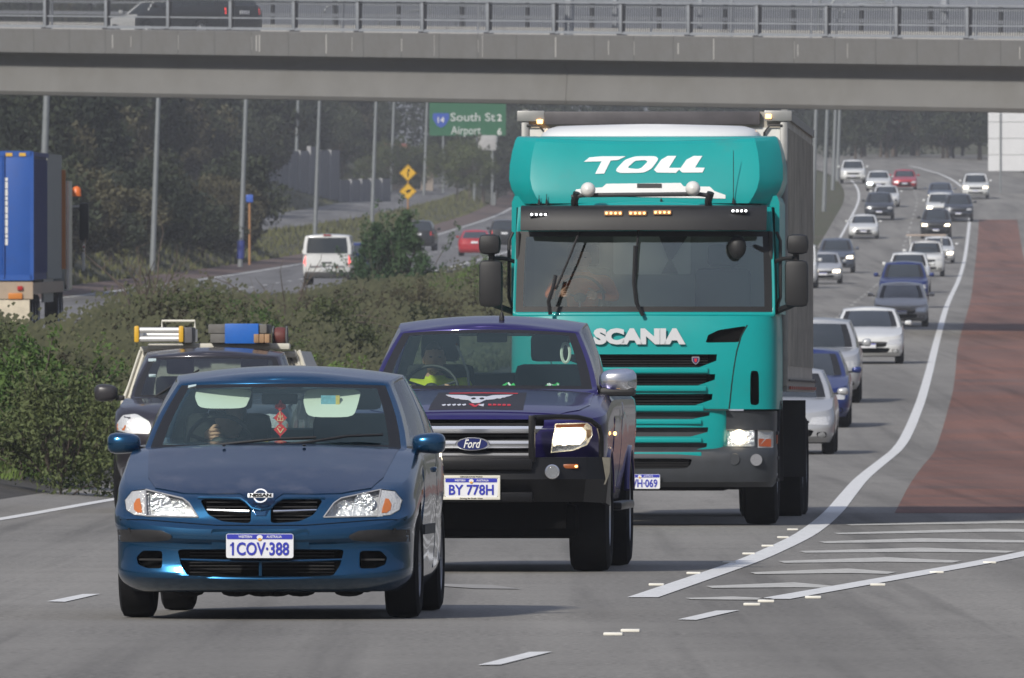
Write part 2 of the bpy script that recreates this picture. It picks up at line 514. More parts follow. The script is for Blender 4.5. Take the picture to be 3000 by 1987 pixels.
def cabin(p, parent, body_m, screen_m, side_m, frit_m=BLK, lining=LINING, rear_m=None, roof_name='roof', solid=0.03, low=False):
    """glass house: p has zb0/zb1 belt heights front/rear, zt, arc, crown, base front (w0,y0,b0), top front (w1,y1,b1), base rear (wr0,yr0), top rear (wr1,yr1), sides [(t0,t1)] windows"""
    k = 1 if low else 2
    g = p.get('g', 0.90)
    fu = [(i / (5 * k), 'G') for i in range(5 * k)]
    cols = []      # (segment, parameter)
    us = [g * i / (5 * k) for i in range(5 * k + 1)] + [g + (1 - g) * 0.55, 1.0]
    seg = ['S'] * (5 * k - 1) + ['F'] + (['P', 'P'] if low else ['F', 'P'])
    if not low: us[-4] = g - 0.035
    ts = [0.0]; tseg = []
    for j, (a, b) in enumerate(p['sides']):
        if a > ts[-1] + 1e-6: ts.append(a); tseg.append('P')
        nn = 3 * k
        for i in range(1, nn + 1): ts.append(a + (b - a) * i / nn); tseg.append('W%d' % j)
    if ts[-1] < 1: ts.append(1.0); tseg.append('P')
    gr = p.get('gr', 0.86)
    ru = [1.0] + [gr * (1 - i / (3 * k)) for i in range(3 * k + 1)]
    rseg = ['P'] + ['B'] * (3 * k)
    v0, v1 = p.get('v0', 0.03), p.get('v1', 0.93)
    vs = [0.0, v0, v0 + 0.05] + [v0 + 0.05 + (v1 - v0 - 0.10) * i / 4 for i in range(1, 5)] + [v1, 1.0]
    def L(a, b, t): return a + (b - a) * t
    rows = []
    for v in vs:
        w, y0, b0 = L(p['w0'], p['w1'], v), L(p['y0'], p['y1'], v), L(p['b0'], p['b1'], v)
        wr, yr, br = L(p['wr0'], p['wr1'], v), L(p['yr0'], p['yr1'], v), p.get('br', 0.12)
        puff = 1 + p.get('puff', 0.035) * math.sin(math.pi * min(1, v * 0.9 + 0.05))
        row = []
        zt_f = p['zt']
        def zz(t): return L(L(p['zb0'], p['zb1'], t), zt_f + p['arc'] * 4 * t * (1 - t) * 0.9 + L(0, p.get('rdrop', 0), t), v)
        for u in us: row.append((u * w * puff, y0 + b0 * u * u - p.get('bulge', 0.05) * math.sin(math.pi * v) * (1 - u * u), zz(0) + p.get('fcrown', 0.0) * (1 - u * u) * v))
        for t in ts[1:]: row.append(((L(w, wr, t) + p.get('sb', 0.04) * 4 * t * (1 - t)) * puff, L(y0 + b0, yr - br, t), zz(t)))
        for u in ru[1:]: row.append((u * wr * puff, yr - br * u * u, zz(1)))
        rows.append(row)
    segs = seg + tseg + rseg
    nc = len(rows[0])
    parts = {}
    for sgn in (1, -1):
        for r in range(len(vs) - 1):
            for c in range(nc - 1):
                s_ = segs[c]
                inside = v0 - 1e-6 <= vs[r] and vs[r + 1] <= v1 + 1e-6
                if s_ == 'S': key = 'screen' if inside and r not in (1, len(vs) - 3 + 0) or (inside and low) else ('frit' if inside else 'frame')
                elif s_ == 'F': key = 'frit' if inside else 'frame'
                elif s_ == 'B': key = 'rear' if inside else 'frame'
                elif s_[0] == 'W': key = (s_ + ('R' if sgn > 0 else 'L')) if inside else 'frame'
                else: key = 'frame'
                q = [rows[r][c], rows[r][c + 1], rows[r + 1][c + 1], rows[r + 1][c]]
                q = [(sgn * a, b, z) for a, b, z in q]
                if sgn < 0: q.reverse()
                parts.setdefault(key, []).append(q)
    ncap = 10
    top = rows[-1]; Lc = []
    for x, y, z in top:
        Lc.append([(x * (2 * j / ncap - 1), y, z + p['crown'] * (1 - (2 * j / ncap - 1)**2) * min(1, x * 2)) for j in range(ncap + 1)])
    # the front and rear centre columns run outwards, so their strips cross the car
    for i in range(nc - 1):
        for j in range(ncap):
            q = [Lc[i][j], Lc[i][j + 1], Lc[i + 1][j + 1], Lc[i + 1][j]]
            parts.setdefault('frame', []).append(q)
    objs = {}
    for key, quads in parts.items():
        bm = bmesh.new()
        for q in quads:
            vv = [bm.verts.new(c) for c in q]
            try: bm.faces.new(vv)
            except ValueError: pass
        bmesh.ops.remove_doubles(bm, verts=bm.verts, dist=1e-4)
        bmesh.ops.dissolve_degenerate(bm, edges=bm.edges, dist=1e-5)
        bmesh.ops.recalc_face_normals(bm, faces=bm.faces)
        nm, mm = {'screen': ('windscreen', screen_m), 'frit': ('windscreen_surround', frit_m), 'rear': ('rear_window', rear_m or side_m), 'frame': (roof_name, body_m)}.get(key, ('side_window', side_m))
        o = bm_obj(bm, nm, [mm, lining] if key == 'frame' and not low else mm, parent, 30)
        if key == 'frame' and not low:
            s_ = o.modifiers.new('thickness', 'SOLIDIFY'); s_.thickness = solid; s_.offset = -1; s_.material_offset = 1; s_.material_offset_rim = 0
        objs[key] = o
    return objs

def wheel(parent, x, y, r, w, spokes=7, rim=SIL, low=False, turn=0.0):
    """tyre with a rim of spokes; x is the wheel centre"""
    sgn = 1 if x > 0 else -1
    h = w / 2; n = 20 if low else 36
    t = MB().lathe([(-h * 0.75, r * 0.64), (-h, r * 0.74), (-h, r * 0.88), (-h * 0.84, r * 0.975), (-h * 0.4, r), (h * 0.4, r), (h * 0.84, r * 0.975), (h, r * 0.88), (h, r * 0.74), (h * 0.75, r * 0.64)], (0, 0, 0), 'X', n, RUB)
    o = t.build('wheel', RUB, parent, 40)
    o.location = (x, y, r); o.rotation_euler = (0, 0, turn)
    rb = MB()
    rb.lathe([(sgn * h * 0.78, r * 0.66), (sgn * h * 0.9, r * 0.64), (sgn * h * 0.62, r * 0.58), (sgn * h * 0.35, r * 0.56)], (0, 0, 0), 'X', n, rim)
    rb.lathe([(sgn * h * 0.34, r * 0.57), (sgn * h * 0.30, 0.0)], (0, 0, 0), 'X', n, VOID)
    for i in range(spokes):
        a = 2 * math.pi * i / spokes
        rb.bar((sgn * h * 0.72, math.cos(a) * r * 0.08, math.sin(a) * r * 0.08), (sgn * h * 0.66, math.cos(a) * r * 0.6, math.sin(a) * r * 0.6), r * 0.075, r * 0.06, 5, rim)
    rb.lathe([(sgn * h * 0.5, r * 0.16), (sgn * h * 0.82, r * 0.14), (sgn * h * 0.84, 0.0)], (0, 0, 0), 'X', 12, rim)
    rb.build('rim', rim, o, 40)
    return o

def number_plate(parent, text, x, y, z, w=0.372, h=0.134, frame=None, tilt=0.0, right_only=False, header=True):
    o = MB().prism(rrect(-w / 2, w / 2, -h / 2, h / 2, 0.012), -0.004, 0.004, PLATEW).build('number_plate', PLATEW, parent, smooth=False)
    o.location = (x, y, z); o.rotation_euler = (tilt, 0, 0)
    b = MB().prism(rrect(-w / 2 + 0.004, w / 2 - 0.004, h / 2 - 0.030, h / 2 - 0.003, 0.006), -0.0065, -0.003, PLATEB).build('header_band', PLATEB, o, smooth=False)
    if header:
        for bx, s in ((-w * 0.215, 'WESTERN'), (w * 0.215, 'AUSTRALIA')):
            e = link('lettering', text_mesh('lettering', s, 0.019, PLATEW, 0.0003, width=0.075 if s[0] == 'W' else 0.085, depth=0.001), o)
            e.location = (bx, -0.0075, h / 2 - 0.0165)
        em = MB().prism(ellipse(0, h / 2 - 0.020, 0.017, 0.013, 14), -0.0085, -0.006, PLATEW)
        em.prism(ellipse(0, h / 2 - 0.031, 0.011, 0.008, 10), -0.0095, -0.0065, mat('plate emblem gold', (0.75, 0.38, 0.06), 0.5))
        em.build('state_emblem', PLATEW, o, smooth=False)
    e = link('lettering', text_mesh('lettering', text, 0.098, PLATEB, 0.0022, width=w * 0.85, depth=0.001), o)
    e.location = (0.004 if text[0] == '1' else 0, -0.0075, -0.016)
    if text[0] == '1':                         # the slanting flag of the figure one
        xl = -w * 0.85 / 2 + 0.004
        MB().prism([(xl + 0.010, 0.0195), (xl + 0.010, 0.008), (xl - 0.010, -0.002), (xl - 0.010, 0.007)], -0.0085, -0.0065, PLATEB).build('lettering', PLATEB, o, smooth=False)
    e.scale.z = 1.0
    if frame:
        f = MB()
        for (bx, bz, bw, bh) in ((0, h / 2 + 0.009, w + 0.036, 0.020), (0, -h / 2 - 0.009, w + 0.036, 0.020), (-w / 2 - 0.009, 0, 0.018, h + 0.036), (w / 2 + 0.009, 0, 0.018, h + 0.036)):
            f.box((bx, 0, bz), (bw, 0.016 if bw > 0.1 else 0.014, bh), frame, b=0.004)
        f.build('plate_frame', frame, o)
        for s, dz in (('GEOGRAPHE FORD', h / 2 + 0.009), ('Driving the South West', -h / 2 - 0.010)):
            e = link('lettering', text_mesh('lettering', s, 0.013, VOID, 0.0002, width=0.16, depth=0.001), o)
            e.location = (0, -0.0095, dz)
    return o
# ------------------------------------------------------------------ the lie of the land
import numpy as np
zR = pchip([(0, 0), (95, 0), (120, .07), (150, .14), (211, .36), (238, .74), (256, 1.06), (322, 2.14), (422, 3.75), (690, 8.7), (880, 15.1), (1000, 18.9), (1200, 24.0), (1500, 29.0), (2600, 33.0)])
zL = pchip([(0, .45), (100, .9), (200, 1.7), (275, 2.6), (430, 4.7), (495, 5.7), (570, 6.9), (740, 9.9), (900, 13.0), (1100, 17.5), (1300, 22.5), (1500, 28), (2600, 33)])
_tab = [(d, 1180 - (zR(d) - CAMZ) * FPX / d) for d in [50 + .5 * i for i in range(2300)]]

def ground_D(y):
    for (d0, y0), (d1, y1) in zip(_tab, _tab[1:]):
        if y0 >= y >= y1: return d0 + (d1 - d0) * (y0 - y) / max(1e-9, y0 - y1)
    return _tab[0][0] if y > _tab[0][1] else _tab[-1][0]

def on_road(px, py):
    """a mark seen on the main road: its place on the ground"""
    d = ground_D(py)
    return ((px - 1500) * d / FPX, d)

edge_pts = sorted([on_road(*p)[::-1] for p in [(1883, 1752), (2072, 1687), (2248, 1621), (2366, 1562), (2431, 1511), (2484, 1450), (2528, 1400), (2605, 1337), (2651, 1285), (2677, 1229), (2696, 1180), (2717, 1109), (2749, 983), (2778, 886), (2810, 816), (2826, 759), (2839, 663), (2845, 612)]])
edge_pts = [p for i, p in enumerate(edge_pts) if i == 0 or p[0] - edge_pts[i - 1][0] > 4]
_ef = pchip(edge_pts)
d_last, x_last = edge_pts[-1]
def edgeX(d):
    if d <= edge_pts[0][0]: return edge_pts[0][1] + .055 * (d - edge_pts[0][0])
    if d < d_last: return _ef(d)
    e = d - d_last
    return x_last + .037 * e - .000115 * e * e
_lf = pchip([(50, -7.9), (80, -6.6), (124.6, -4.9), (143, -4.45), (211, -2.1), (322, 2.4), (422, 6.3)])
def leftX(d): return _lf(d) if d < 422 else edgeX(d) - (7.5 if d > 480 else edgeX(422) - 6.3 + (7.5 - edgeX(422) + 6.3) * (d - 422) / 58)
_il = pchip([(40, -13.5), (200, -10.3), (275, -9.2), (430, -6.5), (570, -3.5), (715, -.2), (900, 3.5), (1100, 7.8), (1300, 10), (2600, 5)])
def innerL(d): return _il(d)
def outerL(d): return _il(d) - 8.2
bank = pchip([(0, 0), (2.5, .12), (4.5, 1.25), (10.5, 1.55), (16, 4.0), (26, 7.0), (40, 11.0), (70, 15.0), (150, 19), (420, 22)])

Ds = [20, 35, 44] + list(range(50, 216, 2)) + list(range(218, 500, 5)) + list(range(500, 1000, 18)) + list(range(1000, 1500, 40)) + list(range(1500, 2700, 150))

def ground_z(x, d):
    o, i, l, e = outerL(d), innerL(d), leftX(d), edgeX(d)
    a, b = zL(d), zR(d)
    if x <= o: return a + bank(o - x) * min(1, max(.15, (d - 120) / 300))
    if x <= i: return a
    if x < l:
        t = (x - i) / (l - i); return a + (b - a) * (3 * t * t - 2 * t**3)
    if x < e + 24: return b
    f = x - e - 24
    return b + min(14, f * .16)

def sheet(name, cols, m, lift, d0=0, d1=1e9, step=None, zf=None):
    """a strip of ground between two or more edges given as functions of the distance"""
    ds = [d for d in Ds if d0 <= d <= d1]
    for q in (d0, d1):
        if 0 < q < 1e8 and q not in ds: ds.append(q)
    ds.sort()
    vs, fs = [], []
    n = len(cols)
    for d in ds:
        for c in cols:
            x = c(d); vs.append((x, d, (zf or ground_z)(x, d) + lift))
    for i in range(len(ds) - 1):
        for j in range(n - 1): fs.append((i * n + j, i * n + j + 1, (i + 1) * n + j + 1, (i + 1) * n + j))
    me = bpy.data.meshes.new(name); me.from_pydata(vs, [], fs); me.materials.append(m); finish(me, 60)
    return link(name, me)

def ground_mat(name, col, fine, fine_amt, big, big_col, lo, hi, rough=.85, bumpy=.25, streak=None):
    m = mat(name, col, rough, 0, 0, .35, noise=(fine, fine_amt), dirt=(big_col, big, lo, hi), bump=(fine * .7, bumpy))
    if streak:
        n, l = m.node_tree.nodes, m.node_tree.links
        b = n['Principled BSDF']; src = b.inputs['Base Color'].links[0].from_socket
        tc = n.new('ShaderNodeTexCoord'); mp = n.new('ShaderNodeMapping'); mp.inputs['Scale'].default_value = (streak, .02, 1)
        t = n.new('ShaderNodeTexNoise'); t.inputs['Scale'].default_value = 1.0; t.inputs['Detail'].default_value = 4
        r = n.new('ShaderNodeMapRange'); r.inputs['From Min'].default_value = .3; r.inputs['From Max'].default_value = .7; r.inputs['To Min'].default_value = .70; r.inputs['To Max'].default_value = 1.16
        mx = n.new('ShaderNodeVectorMath'); mx.operation = 'SCALE'
        l.new(tc.outputs['Object'], mp.inputs['Vector']); l.new(mp.outputs['Vector'], t.inputs['Vector']); l.new(t.outputs['Fac'], r.inputs['Value'])
        l.new(src, mx.inputs[0]); l.new(r.outputs['Result'], mx.inputs['Scale'])
        mp2 = n.new('ShaderNodeMapping'); mp2.inputs['Scale'].default_value = (2.8, .03, 1); t2 = n.new('ShaderNodeTexNoise'); t2.inputs['Scale'].default_value = 1.0; t2.inputs['Detail'].default_value = 7
        r2 = n.new('ShaderNodeMapRange'); r2.inputs['From Min'].default_value = .52; r2.inputs['From Max'].default_value = .74; r2.inputs['To Min'].default_value = 1.0; r2.inputs['To Max'].default_value = .66
        m2 = n.new('ShaderNodeVectorMath'); m2.operation = 'SCALE'
        l.new(tc.outputs['Object'], mp2.inputs['Vector']); l.new(mp2.outputs['Vector'], t2.inputs['Vector']); l.new(t2.outputs['Fac'], r2.inputs['Value'])
        l.new(mx.outputs['Vector'], m2.inputs[0]); l.new(r2.outputs['Result'], m2.inputs['Scale']); l.new(m2.outputs['Vector'], b.inputs['Base Color'])
    return m

SOIL = ground_mat('dry grassy soil', (.085, .075, .050), 3.0, .5, .25, (.06, .075, .030), .4, .65, .95, .4)
ASPH = ground_mat('worn asphalt', (.225, .214, .193), 24.0, .85, .35, (.265, .252, .228), .40, .72, .82, .35, streak=.75)
ASPH2 = ground_mat('older asphalt', (.170, .166, .164), 30.0, .25, .35, (.19, .188, .188), .4, .7, .82, .3, streak=.8)
REDA = ground_mat('red oxide asphalt', (.235, .108, .076), 20.0, .75, .16, (.150, .098, .085), .36, .68, .85, .3, streak=.7)
REDS = ground_mat('reddish shoulder', (.135, .088, .075), 8.0, .25, .4, (.12, .10, .09), .4, .7, .88, .3)
LINEW = mat('worn line paint', (.80, .80, .78), .6, 0, 0, .3, noise=(9, .10), dirt=((.30, .29, .27), 9.0, .46, .82))
LINEF = mat('faded line paint', (.60, .59, .55), .7, 0, 0, .3, noise=(9, .15), dirt=((.25, .24, .21), 8.0, .40, .80))

def build_ground():
    offs = [lambda d: -420, lambda d: outerL(d) - 150, lambda d: outerL(d) - 70, lambda d: outerL(d) - 40, lambda d: outerL(d) - 26, lambda d: outerL(d) - 16, lambda d: outerL(d) - 13, lambda d: outerL(d) - 10.5, lambda d: outerL(d) - 7.5, lambda d: outerL(d) - 4.5, lambda d: outerL(d) - 2.5, outerL, innerL]
    offs += [(lambda t: (lambda d: innerL(d) + (leftX(d) - innerL(d)) * t))(t) for t in (.15, .3, .45, .6, .75, .9)]
    offs += [leftX, edgeX, lambda d: edgeX(d) + 24, lambda d: edgeX(d) + 60, lambda d: edgeX(d) + 112, lambda d: edgeX(d) + 420]
    tag(sheet('ground', offs, SOIL, -.06), kind='structure')
    tag(sheet('road', [lambda d: leftX(d) - 1.0, leftX, edgeX, lambda d: edgeX(d) + 23.5], ASPH, .0), kind='structure')
    tag(sheet('road', [lambda d: outerL(d) - .3, outerL, innerL, lambda d: innerL(d) + .5], ASPH2, .0, 20, 1500), kind='structure')
    tag(sheet('shoulder', [lambda d: outerL(d) - 2.4, lambda d: outerL(d) - .3], REDS, .004, 200, 1400), kind='structure')
    tag(sheet('ramp_road', [lambda d: outerL(d) - 10.2, lambda d: outerL(d) - 7.5, lambda d: outerL(d) - 4.7], ASPH2, .02, 700, 1350), kind='structure')
    tag(sheet('gravel_verge', [lambda d: leftX(d) - 3.2, lambda d: leftX(d) - .9], ground_mat('dark gravel', (.060, .056, .050), 7.0, .5, .8, (.09, .08, .07), .5, .8, .95, .6), .004, 40, 600), kind='structure')
    # red median island surface between the two right hand lines
    la = sorted([on_road(*p)[::-1] for p in [(2621, 1504), (2664, 1422), (2700, 1370), (2745, 1306), (2777, 1201), (2791, 1148), (2808, 1008), (2842, 886), (2855, 791), (2868, 644)]])
    la = [p for i, p in enumerate(la) if i == 0 or p[0] - la[i - 1][0] > 4]
    lf = pchip(la)
    lo, hi = la[0][0], la[-1][0]
    rf = pchip([(lo, 12.0), (300, 15.0), (470, 470 * 1498 / FPX + 1.2), (hi, hi * 1480 / FPX)])
    tag(sheet('red_pavement', [lf, lambda d: (lf(d) + rf(d)) / 2, rf], REDA, .003, lo, hi, zf=lambda x, d: zR(d)), kind='structure')

def mark(pts, m, lift=.005, name='road_marking'):
    """a painted mark from picture points on the main road surface"""
    w = [on_road(*p) for p in pts]
    me = bpy.data.meshes.new(name); me.from_pydata([(x, d, zR(d) + lift) for x, d in w], [], [tuple(range(len(w)))]); me.materials.append(m)
    return link(name, me)

def ribbon(name, fx, w, m, d0, d1, lift=.005, zf=zR, dash=None):
    ds = [d0, d1]
    vs, fs = [], []
    if dash:
        d = d0
        while d < d1:
            k = len(vs)
            for q in (d, d + dash[0] / 2, d + dash[0]): vs += [(fx(q) - w / 2, q, zf(q) + lift), (fx(q) + w / 2, q, zf(q) + lift)]
            fs += [(k, k + 1, k + 3, k + 2), (k + 2, k + 3, k + 5, k + 4)]
            d += dash[1]
    else:
        ds = sorted(set(ds + [q for q in Ds if d0 <= q <= d1]))
        for q in ds: vs += [(fx(q) - w / 2, q, zf(q) + lift), (fx(q) + w / 2, q, zf(q) + lift)]
        fs = [(2 * i, 2 * i + 1, 2 * i + 3, 2 * i + 2) for i in range(len(ds) - 1)]
    me = bpy.data.meshes.new(name); me.from_pydata(vs, [], fs); me.materials.append(m)
    return tag(link(name, me), kind='structure')

def z8(x, y): return (1300 + x * .7179, 1350 + y * .7179)

def build_markings():
    ribbon('edge_line', edgeX, .19, LINEW, edge_pts[0][0], 1060)
    ribbon('edge_line', leftX, .16, LINEW, 60, 1000)
    ribbon('edge_line', outerL, .16, LINEW, 200, 1250, zf=zL)
    ribbon('edge_line', lambda d: innerL(d) - .3, .16, LINEW, 200, 1250, zf=zL)
    ribbon('lane_line', lambda d: innerL(d) - 4.2, .13, LINEW, 300, 1100, zf=zL, dash=(3, 12))
    ribbon('lane_line', lambda d: edgeX(d) - 3.6, .13, LINEF, 200, 960, dash=(3, 12))
    ribbon('lane_line', lambda d: edgeX(d) - 3.6, .13, LINEW, 104, 200, dash=(3, 12))
    # the merging ramp's line, a thick stroke
    (x0, d0), (x1, d1) = on_road(2266, 1757), on_road(3000, 1624)
    k = (x1 - x0) / (d1 - d0)
    ribbon('edge_line', lambda d: x0 + k * (d - d0), .20, LINEW, d0, 150)
    # chevron bars between the two lines: left end, peak, right end in the photograph
    for i, (l, p, r, h) in enumerate((((1590, 297), (2230, 279), (2900, 290), 9), ((1530, 332), (1950, 318), (2560, 331), 11), ((1450, 371), (1950, 357), (2335, 371), 12), ((1365, 412), (1800, 396), (2115, 411), 13), ((1250, 458), (1650, 442), (1850, 457), 13), ((1070, 514), (1430, 499), (1585, 513), 14), ((985, 563), (1180, 557), (1345, 565), 9), ((1640, 262), (2300, 247), (2900, 255), 7))):
        h *= 1.45
        a = [z8(*l), z8(p[0], p[1]), z8(*r), z8(r[0] - 40, r[1] + h * .4), z8(p[0], p[1] + h), z8(l[0] + 25, l[1] + h * .4)]
        tag(mark(a[:2] + [a[4], a[5]], LINEF, .005, 'chevron_marking'), kind='structure')
        tag(mark([a[1], a[2], a[3], a[4]], LINEF, .005, 'chevron_marking'), kind='structure')
    for pl in ([(138, 838), (232, 836), (442, 783), (350, 784)], [(955, 651), (1030, 653), (1207, 613), (1112, 615)]):
        tag(mark([z8(*q) for q in pl], LINEW, .005, 'lane_dash'), kind='structure')
    tag(mark([(x * 1.2674, y * 1.2674) for x, y in [(108, 1392), (150, 1393), (232, 1374.5), (192, 1375)]], LINEW, .005, 'lane_dash'), kind='structure')
    tag(mark([z8(*q) for q in [(0, 505), (200, 510), (315, 526), (130, 524), (0, 515)]], mat('very faded paint', (.30, .29, .27), .8, noise=(6, .2)), .005, 'worn_arrow'), kind='structure')
    # raised reflective road studs
    ST = mat('road stud white', (.80, .78, .70), .4)
    me = MB().box((0, 0, .008), (.100, .10, .016), ST, None, .006).mesh('road_stud')
    first = [(692, 713), (762, 699), (1258, 591), (1316, 578), (1508, 562), (1772, 510), (2012, 459), (2228, 419), (868, 510), (1020, 463), (1165, 419), (1245, 383), (1322, 351), (1385, 316), (1424, 284), (3, 0)]
    for i, q in enumerate(first[:-1]):
        x, d = on_road(*z8(*q))
        o = link('road_stud', me); o.location = (x, d, zR(d)); o.rotation_euler = (0, 0, -.05)
        tag(o, 'raised white road stud on the asphalt beside a lane or edge line', 'road stud', 'raised road studs on the asphalt')

# ------------------------------------------------------------------ foliage
def leaf_mat(name, a, b, rough=.7):
    m = bpy.data.materials.new(name); m.use_nodes = True
    n, l = m.node_tree.nodes, m.node_tree.links
    bs = n['Principled BSDF']; bs.inputs['Roughness'].default_value = rough; bs.inputs['Specular IOR Level'].default_value = .25
    oi = n.new('ShaderNodeObjectInfo'); tc = n.new('ShaderNodeTexCoord'); t = n.new('ShaderNodeTexNoise'); t.inputs['Scale'].default_value = 1.4; t.inputs['Detail'].default_value = 6
    ad = n.new('ShaderNodeMath'); ad.operation = 'ADD'; sc = n.new('ShaderNodeMath'); sc.operation = 'MULTIPLY_ADD'; sc.inputs[1].default_value = .55; sc.inputs[2].default_value = -.27
    l.new(tc.outputs['Object'], t.inputs['Vector']); l.new(oi.outputs['Random'], sc.inputs[0]); l.new(t.outputs['Fac'], ad.inputs[0]); l.new(sc.outputs[0], ad.inputs[1])
    r = n.new('ShaderNodeValToRGB'); r.color_ramp.elements[0].position = .3; r.color_ramp.elements[0].color = (*a, 1); r.color_ramp.elements[1].position = .72; r.color_ramp.elements[1].color = (*b, 1)
    l.new(ad.outputs[0], r.inputs['Fac']); l.new(r.outputs['Color'], bs.inputs['Base Color'])
    MATS[name] = m
    return m

LEAF_DARK = leaf_mat('dark olive leaves', (.015, .022, .012), (.044, .054, .030))
LEAF_DRY = leaf_mat('dry brown green leaves', (.037, .034, .019), (.086, .080, .044))
LEAF_OLIVE = leaf_mat('mid olive leaves', (.036, .048, .018), (.095, .118, .045))
LEAF_GREEN = leaf_mat('fresh green leaves', (.050, .098, .022), (.125, .190, .048))
LEAF_CONE = leaf_mat('deep green needles', (.034, .075, .028), (.085, .140, .058))
BARK = mat('grey brown bark', (.10, .08, .065), .9, noise=(8, .35), bump=(14, .5))

def leaves(centres, radii, per, size, seed, aspect=.45, flat=1.0, up=0.0):
    """leaf-sized faces scattered through clumps"""
    g = np.random.default_rng(seed)
    C = np.repeat(np.array(centres, float), per, axis=0); Rr = np.repeat(np.array(radii, float), per)
    n = len(C)
    d = g.normal(size=(n, 3)); d /= np.linalg.norm(d, axis=1)[:, None]
    r = Rr * g.random(n)**.45
    P = C + d * r[:, None] * np.array([1, 1, flat])
    a = g.normal(size=(n, 3)); a[:, 2] += up * 2; a /= np.linalg.norm(a, axis=1)[:, None]
    b = np.cross(a, g.normal(size=(n, 3))); b /= np.linalg.norm(b, axis=1)[:, None]
    s = size * (.6 + .8 * g.random(n))
    A, B = a * s[:, None], b * (s * aspect)[:, None]
    V = np.stack([P - A * .5, P + B * .5, P + A * .5, P - B * .5], axis=1).reshape(-1, 3)
    F = np.arange(4 * n).reshape(-1, 4)
    return V, F

def np_mesh(name, V, F, m):
    me = bpy.data.meshes.new(name)
    me.vertices.add(len(V)); me.vertices.foreach_set('co', np.asarray(V, np.float32).ravel())
    k = F.shape[1]
    me.loops.add(F.size); me.loops.foreach_set('vertex_index', F.astype(np.int32).ravel())
    me.polygons.add(len(F)); me.polygons.foreach_set('loop_start', (np.arange(len(F)) * k).astype(np.int32))
    me.materials.append(m); me.update(calc_edges=True)
    return me

def plant_proto(rnd, rx, rz, z0, clumps, per, size, m, seed, cr=.33, cone=False, trunk=True, up=0.0, trunk_r=.08, sprays=0):
    cs, rs, br = [], [], MB()
    for i in range(sprays):                      # loose shoots that break the outline
        a = rnd.uniform(0, 6.28); el = rnd.uniform(.1, 1.35); ln = rnd.uniform(.75, 1.25)
        tip = Vector((math.cos(a) * math.cos(el) * rx * ln * 1.15, math.sin(a) * math.cos(el) * rx * ln * 1.15, z0 + rz * (.35 + .75 * math.sin(el) * ln)))
        base = Vector((tip.x * .35, tip.y * .35, z0 + rz * .3))
        br.tube([base, base.lerp(tip, .55) + Vector((0, 0, .05)), tip], [.012, .009, .004], 4, BARK)
        for j in range(4):
            q = base.lerp(tip, .62 + .13 * j); cs.append(tuple(q)); rs.append(rx * .10)
    for i in range(clumps):
        a = rnd.uniform(0, 2 * math.pi)
        t = rnd.random()
        if cone:
            h = t**1.3; rr = (1 - h) * rx * rnd.uniform(.35, 1.0) + .05; z = z0 + h * rz
        else:
            u = rnd.uniform(-.75, 1); q = math.sqrt(max(0, 1 - u * u)); rr = rx * q * rnd.uniform(.45, 1.0); z = z0 + rz / 2 + u * rz / 2 * rnd.uniform(.7, 1.05)
        p = (rr * math.cos(a), rr * math.sin(a), max(z, .05)); cs.append(p); rs.append(rx * cr * rnd.uniform(.6, 1.25) * (1 - .5 * (p[2] - z0) / rz if cone else 1))
        if trunk and i % 3 == 0:
            h0 = min(p[2] * .5, z0 + rz * .3)
            br.tube([(0, 0, h0), (p[0] * .5, p[1] * .5, (h0 + p[2]) / 2 + .1), p], [trunk_r * .55, trunk_r * .35, trunk_r * .15], 5, BARK)
    V, F = leaves(cs, rs, per, size, seed, up=up) if not sprays else (lambda A, B: (np.vstack([A[0], B[0]]), np.vstack([A[1], B[1] + len(A[0])])))(leaves(cs[sprays * 4:], rs[sprays * 4:], per, size, seed, up=up), leaves(cs[:sprays * 4], rs[:sprays * 4], 16, size, seed + 500, up=up))
    cme = np_mesh('crown', V, F, m)
    br.tube([(0, 0, -.3), (.02, 0, z0 * .5 + .1), (-.02, .03, z0 + rz * .55)], [trunk_r, trunk_r * .8, trunk_r * .3], 7, BARK)
    tme = br.mesh('trunk', default=BARK)
    return cme, tme

def plant(name, proto, loc, s, rz, label, cat, group, sz=1.0):
    e = empty(name, loc, label, cat, group, (0, 0, rz)); e.scale = (s, s, s * sz)
    link('crown', proto[0], e); link('trunk', proto[1], e)
    return e

def where_median(px, d):
    a = 'in front of the container lorry' if px < 230 else ('behind the service body pickup' if px < 900 else 'behind the violet pickup')
    return a + (', roadside' if d < 190 else (', midway along' if d < 300 else ', near the far road'))

def where_bank(px, d):
    a = 'behind the container lorry' if px < 260 else ('before the sleeved lamp post' if px < 640 else ('past the sleeved lamp post' if px < 1000 else 'towards the green sign'))
    return a + (', at the road edge' if d < 560 else (', halfway up' if d < 800 else ', high at the back'))

